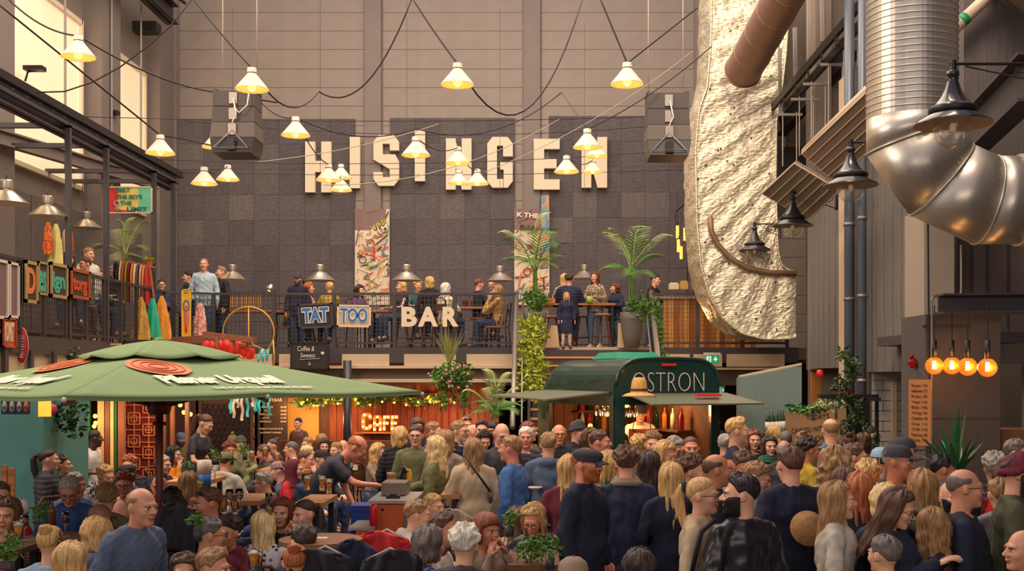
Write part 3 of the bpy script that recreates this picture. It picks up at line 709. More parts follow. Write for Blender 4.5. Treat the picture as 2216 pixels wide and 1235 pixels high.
# grille beams and hanger racks between the ducts
rk = empty('cable_rack', P(1760, 150, 130), 0, 'steel cable ladder with hanging rods between the foil duct and spiral duct', 'rack')
def loc(p): return P(*p)-rk.location
ra = [(1672, 238, 118), (1885, -15, 150)]; rb = [(1690, 250, 118), (1900, 10, 150)]
for a, b in (((1672, 232, 118), (1880, -12, 150)), ((1690, 245, 118), (1900, 10, 150))):
    m = MB(); m.bar(loc(a), loc(b), .06, .14); m.build('side_rail', M_black, rk)
for k in range(8):
    t_ = k/7; a = loc((1672, 232, 118)).lerp(loc((1880, -12, 150)), t_); b = loc((1690, 245, 118)).lerp(loc((1900, 10, 150)), t_)
    MB().bar(a+Vector((0, 0, -.06)), b+Vector((0, .6, -.06)), .035).build('rung', M_gsteel, rk)
for i, (x, y) in enumerate([(1676, 248), (1712, 215), (1738, 182), (1775, 140), (1808, 86), (1850, 25)]):
    s_ = 122+i*4; w = .55
    MB().bar(loc((x, y, s_)), loc((x+60, y, s_)), .045).build('crossbar', M_gsteel, rk)
    for dx_ in (18, 48): MB().tube([loc((x+dx_, y-6, s_)), loc((x+dx_, y+112+i*10, s_))], .011, 6).build('rod', M_gsteel, rk)
for x, y0, y1, sc in ((1750, -30, 130, 125), (1778, -30, 90, 125), (1720, 60, 180, 125), (1687, 105, 250, 120), (1837, -20, 40, 135)):
    MB().bar(loc((x, y0, sc)), loc((x+2, y1, sc)), .06).build('hanger', M_gsteel, rk)
m = MB(); ibeam(m, P(1690, 270, 112), P(1900, 40, 128), .2, .45, .03); m.build('roof_beam', M_fasc, label='dark steel beam behind the cable rack at upper right', cat='beam')
m = MB(); m.box((P(1700, 0, 110).x, F/110, 6.9), (P(1760, 0, 110).x, F/110+.4, 12)).build('trim_30', M_plas, kind='structure')
MB().box((4.0, 22.9, 5.6), (7.5, 23.2, 13)).build('wall_right_upper', mat('blue_grey_wall', (92, 90, 92), .7), kind='structure')
# wires / dark pipes upper right corner
m = MB(); ibeam(m, P(2075, 320, 180), P(2230, 165, 215), .25, .5, .03); m.build('roof_beam', M_fasc, label='dark beam crossing behind the nearest black lamp', cat='beam')
MB().box((5.2, 13.9, 4.8), (8, 14.1, 9)).build('wall_right_top', mat('ribbed_dark', (92, 84, 82), .8, var=.2, scale=5, stretch=(8, 8, .3)), kind='structure')
MB().tube([P(2145, 262, 190), P(2185, 245, 190), P(2240, 215, 190)], .06, 10).build('pipe', mat('copper_pipe', (150, 112, 92), .4, .4), smooth=True, label='short copper-brown pipe at the right edge behind the nearest lamp', cat='pipe')
# orange edison bulbs
ed = MB().ball((0, 0, 0), .09, 20, 14).mesh('bulb', mat('amber_glass', (255, 140, 40), .08, alpha=.34, emit=.22, ec=(255, 120, 20)), True)
fi = MB()
for k in range(5): a = k*1.26; fi.tube([(.014*math.cos(a), .014*math.sin(a), .05), (.016*math.cos(a), .016*math.sin(a), -.035)], .0045, 5)
fi = fi.mesh('filament', mat('filament', (255, 215, 130), .3, emit=30, ec=(255, 190, 90)), True)
so = MB().tube([(0, 0, .08), (0, 0, .26)], .026, 12).mesh('socket', M_black, True)
for x, y, w, nm in [(2022, 791, 38, 'leftmost'), (2060, 791, 38, 'second from left'), (2094, 793, 40, 'third from left'), (2137, 795, 41, 'rightmost')]:
    s = w/.18; p = P(x, y, s); t = empty('pendant_bulb', p, 0, '%s of the four bare amber globe bulbs before the large column' % nm, 'lamp', 'bare amber globe bulbs')
    for me, n_ in ((ed, 'bulb'), (fi, 'filament'), (so, 'socket')): link(bpy.data.objects.new(n_, me), t)
    MB().tube([(0, 0, .25), (0, 0, .62)], .006, 6).build('cord', M_black, t)
    light('POINT', 'bulb_light', p-UY*.0+Vector((0, -.12, 0)), 3, (1, .5, .15), .05)
MB().bar(P(1996, 706, 205), P(2100, 706, 205), .03).build('light_bar', M_dark, label='thin dark bar carrying the amber bulbs', cat='bar')
# floodlights on left wall with yellow glow
for x, y, s, lb in [(72, 158, 118, 'small black floodlight on the column left of the nearer window'), (237, 252, 100, 'small black floodlight on the column between the windows')]:
    p = P(x, y, s); t = empty('floodlight', p, 0, lb, 'floodlight')
    MB().box((-.15, -.1, .04), (.2, .1, .12)).build('housing', M_black, t); MB().tube([(-.15, 0, -.15), (-.1, 0, .02), (.1, 0, .06)], .02, 8).build('bracket', M_black, t)
for x, y, s in ((52, 150, 126), (226, 245, 103), (352, 330, 90)):
    p = P(x, y, s); l = light('SPOT', 'column_uplight', p+Vector((.12, -.1, 0)), 60, (1, .75, .22), .03, None, spot=40); aim(l, p+Vector((.12, .05, 3)))
light('POINT', 'corner_glow', P(372, 305, 92)+Vector((.1, 0, 0)), 5, (1, .72, .2), .1)
# ================================================================ PEOPLE
def sstep(a, b, x): t = np.clip((x-a)/(b-a), 0, 1); return t*t*(3-2*t)
def smin(a, b, k): h = np.clip(.5+.5*(b-a)/k, 0, 1); return b*(1-h)+a*h-k*h*(1-h)
def sd_ell(p, c, r):
    q = (p-np.array(c))/np.array(r); k0 = np.linalg.norm(q, axis=-1); k1 = np.linalg.norm(q/np.array(r), axis=-1)
    return k0*(k0-1)/np.maximum(k1, 1e-6)
def sd_cap(p, a, b, r0, r1):
    a = np.array(a); b = np.array(b); ab = b-a; t = np.clip(((p-a)@ab)/(ab@ab), 0, 1)
    return np.linalg.norm(p-a-t[..., None]*ab, axis=-1)-(r0+(r1-r0)*t)
def head_sdf(p, fem):
    q = p.copy(); q[..., 0] = np.abs(q[..., 0])
    d = sd_ell(q, (0, .016, .027), (.076, .094, .088))
    jw = .053 if fem else .060
    d = smin(d, sd_ell(q, (0, -.028, -.04), (jw, .062, .078)), .03)
    d = smin(d, sd_ell(q, (0, -.070, -.096), (.022 if fem else .028, .022, .018)), .025)
    d = smin(d, sd_ell(q, (.037, -.062, -.022), (.024, .022, .024)), .022)
    d = smin(d, sd_ell(q, (0, -.074, .026), (.05, .018, .013)), .016)
    nr = .85 if fem else 1
    d = smin(d, sd_cap(q, (0, -.088, .012), (0, -.113*(.985 if fem else 1.01), -.02), .007*nr, .0125*nr), .010)
    d = smin(d, sd_ell(q, (.012, -.100, -.025), (.010*nr, .011, .009)), .006)
    d = -smin(-d, sd_ell(q, (.031, -.100, .004), (.018, .020, .012)), .010)
    d = smin(d, sd_ell(q, (0, -.090, -.052), (.022, .012, .006)), .005)
    d = smin(d, sd_ell(q, (0, -.089, -.062), (.019, .012, .0065)), .005)
    d = -smin(-d, sd_ell(q, (0, -.106, -.0575), (.022, .008, .0018)), .003)
    d = smin(d, sd_ell(q, (.078, .012, -.002), (.010, .019, .031)), .006)
    d = smin(d, sd_cap(q, (0, .022, -.05), (0, .036, -.21), .044 if fem else .053, .050 if fem else .060), .03)
    return d
HU, HV = 60, 46
def head_grid(fem):
    j = np.arange(HV+1)/HV; i = np.arange(HU)/HU
    th = np.pi*j; ph = 2*np.pi*i; az = ph-.42*np.sin(ph)       # az 0 = front (-Y), denser at the front
    T, A = np.meshgrid(th, az, indexing='ij')
    D = np.stack([np.sin(T)*np.sin(A), -np.sin(T)*np.cos(A), np.cos(T)], -1)
    t = np.full(T.shape, .27)
    for _ in range(46): t = t-.75*head_sdf(D*t[..., None], fem)
    return D*t[..., None]
def grid_faces(nu, nv, off=0):
    f = []
    for j in range(nv):
        for i in range(nu):
            i2 = (i+1) % nu; f.append((off+j*nu+i, off+(j+1)*nu+i, off+(j+1)*nu+i2, off+j*nu+i2))
    return f
HEADS = {0: head_grid(0), 1: head_grid(1)}
# material slots of a body: 0 skin 1 lips 2 eye white 3 iris 4 brow
def head_parts(fem):
    G = HEADS[fem]; V = G.reshape(-1, 3); fs = grid_faces(HU, HV); 
    c = V[np.array(fs)].mean(1); mi = np.zeros(len(fs), int)
    lip = ((c[:, 0]/.024)**2+((c[:, 2]+.0575)/.0115)**2 < 1) & (c[:, 1] < -.075); mi[lip] = 1
    m = MB(); m.v = [tuple(v) for v in V]; m.f = fs; m.m = list(mi)
    for sx in (-1, 1):
        m.mi(2).ball((sx*.031, -.0795, .004), (.0135, .0115, .0105), 12, 8)
        m.mi(3).ball((sx*.031, -.0885, .0035), (.0062, .004, .0062), 10, 6)
        m.mi(4).tube([(sx*.014, -.0945, .018), (sx*.032, -.0945, .0225), (sx*.050, -.082, .018)], [.0028, .0038, .0015] if fem else [.0042, .0052, .003], 5)
        m.mi(4).tube([(sx*.019, -.0905, .0095), (sx*.031, -.0935, .0125), (sx*.045, -.085, .0085)], .0014, 4)
    return m
HM = {0: head_parts(0), 1: head_parts(1)}
def rotm(yaw, pitch, roll=0): return Matrix.Rotation(R(yaw), 3, 'Z') @ Matrix.Rotation(R(roll), 3, 'Y') @ Matrix.Rotation(R(pitch), 3, 'X')
def headM(hy, hp): return rotm(hy, hp)
def npM(M): return np.array([[M[i][j] for j in range(3)] for i in range(3)])
# ---------------- skeleton
def skeleton(base, arms, lean):
    V3 = lambda *a: np.array(a, float)
    J = dict(pel=V3(0, 0, .95), che=V3(0, 0, 1.28), nek=V3(0, .02, 1.45), head=V3(0, -.020, 1.590))
    for s, n in ((-1, 'l'), (1, 'r')):
        J['sh'+n] = V3(s*.163, .012, 1.372); J['hi'+n] = V3(s*.09, 0, .92); J['kn'+n] = V3(s*.10, -.02, .50); J['an'+n] = V3(s*.11, .03, .09); J['to'+n] = V3(s*.13, -.13, .035)
    A = {'down': ((.245, .03, 1.12), (.255, -.05, .87)), 'hold': ((.25, .02, 1.13), (.07, -.24, 1.14)), 'phone': ((.23, -.02, 1.13), (.09, -.27, 1.27)),
         'face': ((.22, -.26, 1.13), (.075, -.165, 1.44)), 'table': ((.26, -.12, 1.14), (.13, -.36, 1.13)), 'pocket': ((.28, .03, 1.13), (.21, -.09, .95)),
         'reach': ((.24, -.18, 1.2), (.15, -.42, 1.13)), 'serve': ((.20, -.24, 1.38), (.11, -.45, 1.54)), 'up': ((.30, -.12, 1.28), (.13, -.12, 1.58)), 'back': ((.25, .06, 1.12), (.16, .05, .9))}
    mix = {'mixp': ('pocket', 'down'), 'mixh': ('down', 'hold'), 'mixf': ('table', 'face'), 'mixr': ('down', 'reach'), 'mixu': ('table', 'up'), 'mixrl': ('reach', 'down'), 'mixs': ('serve', 'reach')}
    al, ar = mix.get(arms, (arms, arms))
    for s, n, a in ((-1, 'l', al), (1, 'r', ar)):
        e, w = A[a]; J['el'+n] = V3(s*e[0], e[1], e[2]); J['wr'+n] = V3(s*w[0], w[1], w[2])
    if base == 'sit':
        for s, n in ((-1, 'l'), (1, 'r')):
            J['hi'+n] = V3(s*.09, 0, .92); J['kn'+n] = V3(s*.13, -.43, .93); J['an'+n] = V3(s*.13, -.42, .50); J['to'+n] = V3(s*.14, -.58, .45)
    if base == 'walk':
        J['knl'] = V3(-.10, -.16, .52); J['anl'] = V3(-.10, -.24, .10); J['tol'] = V3(-.11, -.40, .05); J['knr'] = V3(.10, .08, .50); J['anr'] = V3(.10, .34, .16); J['tor'] = V3(.11, .22, .04)
    if lean:
        M = npM(Matrix.Rotation(R(lean), 3, 'X')); pv = J['pel']
        for k in J:
            if k[:2] in ('ch', 'ne', 'he', 'sh', 'el', 'wr'): J[k] = pv+M@(J[k]-pv)
    if base == 'sit':
        for k in J: J[k] = J[k]-np.array([0, 0, .40])
    return J
TOR = [(-.10, .150, .105), (-.02, .168, .118), (.06, .160, .112), (.15, .142, .098), (.23, .148, .102), (.33, .165, .112), (.40, .160, .102), (.44, .125, .086), (.475, .078, .068), (.50, .056, .056)]
def torso(m, J, inf, lean, fem, z0=-.10, flare=0, top=.50, n=20, belly=0):
    M = Matrix.Rotation(R(lean), 3, 'X'); pv = Vector(J['pel']); rings = []
    for (z, rx, ry_) in TOR:
        if z < z0-1e-6 or z > top: continue
        if fem: rx = rx*(.93 if z > .1 else 1.0)*(.93 if .1 < z < .2 else 1)
        bx_ = belly*math.exp(-((z-.1)/.12)**2)
        rings.append((z, rx+inf+bx_*.5, ry_+inf+bx_))
    if z0 < -.10:
        rings = [(z0, .165+inf+flare, .115+inf+flare)]+[(z0/2-.05, .168+inf+flare*.5, .118+inf+flare*.5)]+rings[0:]
    vs = []; fs = []
    for z, rx, ry_ in rings:
        for k in range(n):
            a = 2*math.pi*k/n; v = Vector((rx*math.cos(a), ry_*math.sin(a)+(.0 if z > 0 else .0), z))
            if fem and .27 < z < .42 and v.y < 0: v.y -= .030*math.exp(-((z-.34)/.05)**2)*abs(math.sin(a))
            v = M @ v if z > 0 else v
            vs.append(pv+v)
    for i in range(len(rings)-1):
        for k in range(n): fs.append((i*n+k, i*n+(k+1) % n, (i+1)*n+(k+1) % n, (i+1)*n+k))
    fs.append(tuple(range(n))[::-1]); fs.append(tuple(range((len(rings)-1)*n, len(rings)*n))); m.add(vs, fs)
    for s in (-1, 1): m.tube([pv+M@Vector((s*.03, .022, .478)), pv+M@Vector((s*.09, .02, .452)), pv+M@Vector((s*.155, .014, .420))], [.040+inf*.6, .040+inf, .038+inf], 10)
def limb(m, a, b, r0, r1, n=12):
    a = Vector(a); b = Vector(b); m.tube([a, a.lerp(b, .5), b], [r0, (r0+r1)/2*1.04, r1], n); m.ball(a, r0, 12, 8); m.ball(b, r1, 12, 8)
def remesh(m, vox, wr=0, seed=0, quilt=0, zc=0, it=4, mats=1):
    me = m.mesh('tmp', []); o = bpy.data.objects.new('tmp', me); COL.objects.link(o)
    r = o.modifiers.new('r', 'REMESH'); r.mode = 'VOXEL'; r.voxel_size = vox
    sm = o.modifiers.new('s', 'SMOOTH'); sm.factor = .5; sm.iterations = it
    dg = bpy.context.evaluated_depsgraph_get(); me2 = bpy.data.meshes.new_from_object(o.evaluated_get(dg)); bpy.data.objects.remove(o)
    n = len(me2.vertices)
    if wr or quilt:
        co = np.empty(n*3); me2.vertices.foreach_get('co', co); co = co.reshape(-1, 3)
        no = np.empty(n*3); me2.vertices.foreach_get('normal', no); no = no.reshape(-1, 3)
        x, y, z = co.T; rs = np.random.RandomState(seed); d = np.zeros(n)
        for k in range(6):
            w = rs.normal(size=3)*np.array([32, 32, 22])*(1 if k < 3 else 1.9); ph = rs.rand()*6; w2 = rs.normal(size=3)*16
            d += np.sin(co@w+ph+1.6*np.sin(co@w2+ph))/6**.5*(1 if k < 3 else .6)
        d = d*wr
        if quilt: d += quilt*(np.abs(np.sin((z+.02*np.sin(x*9))*math.pi/.055))-.6)
        co = co+no*d[:, None]; me2.vertices.foreach_set('co', co.ravel())
    me2.polygons.foreach_set('use_smooth', [True]*len(me2.polygons)); me2.update()
    return me2
def hand(m, w, e, side, curl):
    w = Vector(w); d = (w-Vector(e)).normalized(); up = Vector((0, 0, 1)) if abs(d.z) < .8 else Vector((0, -1, 0))
    x = d.cross(up).normalized()*side                      # towards the thumb side / across the palm
    nrm = x.cross(d).normalized()*side
    if nrm.z > 0 and abs(d.z) < .8: nrm = -nrm
    if abs(d.z) >= .8: nrm = Vector((-side, 0, 0)); x = Vector((0, -1, 0))
    M = Matrix((x, d, nrm)).transposed()
    m.ball(w+d*.045, (.040, .052, .016), 10, 6, M)
    for k, (o_, L) in enumerate([(.028, .072), (.010, .080), (-.009, .074), (-.027, .058)]):
        b = w+d*.085+x*o_; c1 = R(curl*(.35+.05*k)); c2 = R(curl*(.95+.05*k))
        p1 = b+(d*math.cos(c1)+nrm*math.sin(c1))*L*.5; p2 = p1+(d*math.cos(c2)+nrm*math.sin(c2))*L*.5
        m.tube([w+d*.05+x*o_*.8, b, p1, p2], [.010, .0098, .0088, .0065], 6)
    b = w+d*.025+x*.030; m.tube([w+d*.015+x*.012, b, b+(x*.6+d*.6+nrm*.35)*.035, b+(x*.55+d*1.2+nrm*.8)*.045], [.012, .0125, .0105, .0075], 6)
_body = {}
def body_mesh(base, arms, lean, fem, hy, hp):
    key = (base, arms, lean, fem)
    if key not in _body:
        J = skeleton(*key[:3]); m = MB(); torso(m, J, 0, lean, fem)
        for s in 'lr':
            limb(m, J['sh'+s], J['el'+s], .046 if not fem else .040, .038 if not fem else .033); limb(m, J['el'+s], J['wr'+s], .038 if not fem else .033, .026 if not fem else .022)
            limb(m, J['hi'+s], J['kn'+s], .088, .056); limb(m, J['kn'+s], J['an'+s], .056, .036); limb(m, J['an'+s], J['to'+s], .038, .03)
        me = remesh(m, .026, it=5)
        n = len(me.vertices); co = np.empty(n*3); me.vertices.foreach_get('co', co); fs = [tuple(p.vertices) for p in me.polygons]
        h = MB()
        for s, sd in (('l', -1), ('r', 1)): hand(h, J['wr'+s], J['el'+s], sd, 28 if arms in ('down',) else 55)
        _body[key] = (J, co.reshape(-1, 3), fs, h, {})
    J, co, fs, h, cache = _body[key]
    k2 = (hy, hp)
    if k2 not in cache:
        H = HM[fem]; hv = np.array(H.v); M1 = npM(headM(hy, hp)); M0 = npM(Matrix.Rotation(R(lean*.85), 3, 'X'))
        w = sstep(-.20, -.10, hv[:, 2])[:, None]
        hc = J['head']; pos = w*(hv@(M1).T)+(1-w)*(hv@M0.T)
        m = MB(); m.v = [tuple(v) for v in co]; m.f = list(fs); m.m = [0]*len(fs)
        m.cur = 0; m.add(h.v, h.f)
        n = len(m.v); m.v += [tuple(v) for v in pos+hc]; m.f += [tuple(i+n for i in f) for f in H.f]; m.m += H.m
        me = m.mesh('body', [None]*0 or [M_white]*5, True); cache[k2] = me
    return J, cache[k2]
_garm = {}
def garment(kind, base, arms, lean, fem):
    key = (kind, base, arms, lean, fem)
    if key in _garm: return _garm[key]
    J = skeleton(base, arms, lean); m = MB(); pre = {'tee': (.010, .0035), 'long': (.013, .006), 'shirt': (.014, .007), 'jacket': (.024, .009), 'puffer': (.034, .004), 'coat': (.026, .008), 'vest': (.030, .004), 'top': (.008, .003), 'hood': (.024, .009), 'wide': (.020, .011)}[kind]
    inf, wr = pre
    z0 = -.10 if base == 'sit' else {'tee': -.14, 'long': -.12, 'shirt': -.16, 'jacket': -.20, 'puffer': -.18, 'coat': -.50, 'vest': -.14, 'top': -.10, 'hood': -.14, 'wide': -.22}[kind]
    torso(m, J, inf, lean, fem, z0=z0, flare=.02 if kind in ('coat', 'wide') else 0, top=.48, belly=.02 if not fem and kind in ('jacket', 'shirt', 'coat') else 0)
    g = .008 if fem else 0
    for s in 'lr':
        sh, el, wri = (Vector(J[k+s]) for k in ('sh', 'el', 'wr'))
        if kind in ('tee', 'top'):
            limb(m, sh, sh.lerp(el, .62), .052-g+inf*.6, .050-g+inf*.5)
        elif kind == 'vest': m.ball(sh, .062, 12, 8)
        else:
            limb(m, sh, el, .046-g+inf, .040-g+inf); limb(m, el, el.lerp(wri, .96), .042-g+inf, .030-g*.5+inf*.8)
        if kind in ('jacket', 'coat', 'puffer', 'hood'): m.tube([el.lerp(wri, .9), el.lerp(wri, 1.0)], .034+inf*.8, 12)
    M = Matrix.Rotation(R(lean), 3, 'X'); pv = Vector(J['pel'])
    if kind in ('jacket', 'coat', 'puffer'):
        m.lathe([(.070, 0), (.092, .0), (.078, .055), (.062, .058), (.060, 0), (.070, 0)], 16, pv+M@Vector((0, .014, .462)), M=M)
    if kind == 'hood':
        m.ball(pv+M@Vector((0, .085, .475)), (.10, .06, .055), 14, 8, M); m.torus(pv+M@Vector((0, .012, .485)), .078, .026, 18, 8, M @ Matrix.Rotation(R(12), 3, 'X'))
    if kind in ('long', 'tee', 'top', 'vest', 'shirt', 'wide'):
        m.torus(pv+M@Vector((0, .008, .472)), .070, .011, 18, 8, M @ Matrix.Rotation(R(14), 3, 'X'))
    me = remesh(m, .014 if kind in ('puffer', 'vest') else .016, wr*.85, seed=len(_garm), quilt=.011 if kind in ('puffer', 'vest') else 0, it=2)
    me.materials.append(M_white); _garm[key] = (me); return me
def trousers(base, skirt=False):
    key = ('tr', base, skirt)
    if key in _garm: return _garm[key]
    J = skeleton(base, 'down', 0); m = MB(); dz_ = Vector(J['pel'])
    rings = [(-.10, .158, .118), (0, .180, .130), (.08, .165, .118), (.12, .155, .108)]
    vs = [dz_+Vector((rx*math.cos(2*math.pi*k/20), ry_*math.sin(2*math.pi*k/20), z)) for z, rx, ry_ in rings for k in range(20)]
    m.add(vs, [(i*20+k, i*20+(k+1) % 20, (i+1)*20+(k+1) % 20, (i+1)*20+k) for i in range(3) for k in range(20)]+[tuple(range(20))[::-1], tuple(range(60, 80))])
    for s in 'lr': limb(m, J['hi'+s], J['kn'+s], .098, .068); limb(m, J['kn'+s], Vector(J['kn'+s]).lerp(Vector(J['an'+s]), .93), .068, .050)
    me = remesh(m, .024, .006, seed=5, it=2); me.materials.append(M_white); _garm[key] = me; return me
def shoe_mesh():
    if 'shoe' in _garm: return _garm['shoe']
    m = MB(); m.ball((0, -.055, .045), (.046, .125, .045), 14, 10); m.ball((0, .03, .075), (.04, .05, .055), 12, 8); m.box((-.046, -.175, 0), (.046, .08, .022))
    me = remesh(m, .012, it=3); me.materials.append(M_white); _garm['shoe'] = me; return me
# ---------------- hair
HST = {  # front polar, side polar(75), ear, nape polar, hang length at the back, thickness, noise amp, wave
 'short': (60, 96, 86, 122, 0, .014, .007, 1), 'crop': (55, 92, 84, 120, 0, .006, .0015, 0), 'quiff': (54, 94, 84, 120, 0, .016, .006, 1), 'curly': (60, 88, 96, 124, 0, .030, .016, 2),
 'bob': (57, 92, 92, 92, .15, .022, .009, 1), 'bangs': (74, 92, 92, 92, .13, .024, .005, 0), 'long': (56, 92, 92, 92, .38, .018, .010, 1), 'wavy': (57, 92, 92, 92, .34, .028, .013, 2),
 'pony': (56, 80, 84, 118, 0, .011, .003, 0), 'bun': (56, 80, 84, 118, 0, .012, .003, 0), 'ring': (0, 86, 88, 118, 0, .005, .0015, 0), 'half': (57, 92, 92, 92, .27, .018, .010, 1), 'bigcurl': (60, 92, 94, 94, .26, .045, .026, 2)}
_hair = {}
def hair_mesh(style, seed=0):
    if (style, seed) in _hair: return _hair[(style, seed)]
    fr, sd, er, npk, L, th, amp, wv = HST[style]; rs = random.Random(hash(style) % 1000+seed*7) if 0 else random.Random(len(style)*13+seed*7)
    NU, NV = 88, 30; ph1, ph2, ph3 = rs.random()*6, rs.random()*6, rs.random()*6
    outer = []; inner = []
    ring = style == 'ring'
    for j in range(NV+1):
        v = j/NV
        for i in range(NU):
            az = -math.pi+2*math.pi*i/NU          # 0 = front
            a = abs(math.degrees(az))
            pts = [(0, fr if not ring else 66), (28, fr+3 if not ring else 68), (52, fr+14 if not ring else 76), (74, sd), (95, er), (118, (er+npk)/2), (140, npk), (180, npk)]
            for (a0, b0), (a1, b1) in zip(pts, pts[1:]):
                if a0 <= a <= a1: lim = b0+(b1-b0)*(a-a0)/(a1-a0); break
            hang = L*min(1, max(0, (a-56)/14)) if L else 0
            if L: hang *= (.80+.20*min(1, max(0, (a-60)/70)))*(1+.06*math.sin(az*5+ph1)+.05*math.sin(az*19+ph2))
            arc = R(lim)*.092; tot = arc+hang; s_ = v*tot
            if ring: t0 = R(min(65, 80-24*min(1, max(0, a-60)/70)) if a >= 60 else 65+15*a/60); th0 = t0+(R(lim)-t0)*v; pol = max(th0, 0); over = 0
            elif s_ <= arc: pol = s_/.092; over = 0
            else: pol = R(lim); over = s_-arc
            st = math.sin(22*az+ph1+3*math.sin(3*az+ph2))*.6+math.sin(47*az+ph2+6*v)*.4+math.sin(9*az+ph3+2*v)*.5
            n3 = 0
            if wv: 
                n3 = mnoise(Vector((math.sin(az)*2.2, math.cos(az)*2.2, v*(4 if L else 3.5)))*(2.0 if wv == 2 else 1.2)+Vector((seed*3.1, 0, 0)))
            edge = 1-(v**6 if not over and not L else v**14)
            t = th*edge*(1.0 if not ring else min(1, v*6))+amp*(st*.5*(.4+.6*min(1, v*3))+n3*2.2)*edge
            if ring: t = -.008 if a < 64 else t*min(1, (a-64)/26)
            if style == 'quiff' and a < 60: t += .022*math.sin(math.pi*min(1, v*1.02))**.7*(1-a/60)
            if not L: t *= (1-.35*sstep(60, 100, math.degrees(pol)))
            st_, ct = math.sin(pol), math.cos(pol)
            def pt(tt):
                x = (.078+tt)*st_*math.sin(az); y = .016-(.096+tt)*st_*math.cos(az); z = .027+(.090+tt*.9)*ct
                if over:
                    z -= over; k = over/.38
                    y += .02*math.sin(min(1, over/.12)*1.57)*(-.9)*(1 if a > 110 else 0)*math.sin(R(a-90)) + (.045*k if a > 90 else -.01*k)
                    x *= (1-.10*k+.0)
                return (x, y, z)
            outer.append(pt(max(t, -.004))); inner.append(pt(max(t, -.004)-(.014 if L else .008)-.0))
    n = len(outer); fs = grid_faces(NU, NV)
    fs = fs+[tuple(i+n for i in f[::-1]) for f in fs]+[(NV*NU+i, n+NV*NU+i, n+NV*NU+(i+1) % NU, NV*NU+(i+1) % NU) for i in range(NU)]
    m = MB(); m.v = outer+inner; m.f = fs; m.m = [0]*len(fs)
    if style == 'pony':
        m.tube([(0, .10, .05), (0, .145, .05), (.01, .165, .0), (.02, .160, -.1), (.02, .13, -.2), (.015, .115, -.27)], [.022, .026, .034, .036, .026, .008], 14)
    if style == 'bun':
        for k in range(5): m.torus((0, .085+.006*k, .105+.004*k), .030-.004*k, .017, 18, 8, Matrix.Rotation(R(-40+9*k), 3, 'X'))
    me = m.mesh('hair', M_white, True); _hair[(style, seed)] = me; return me
_acc = {}
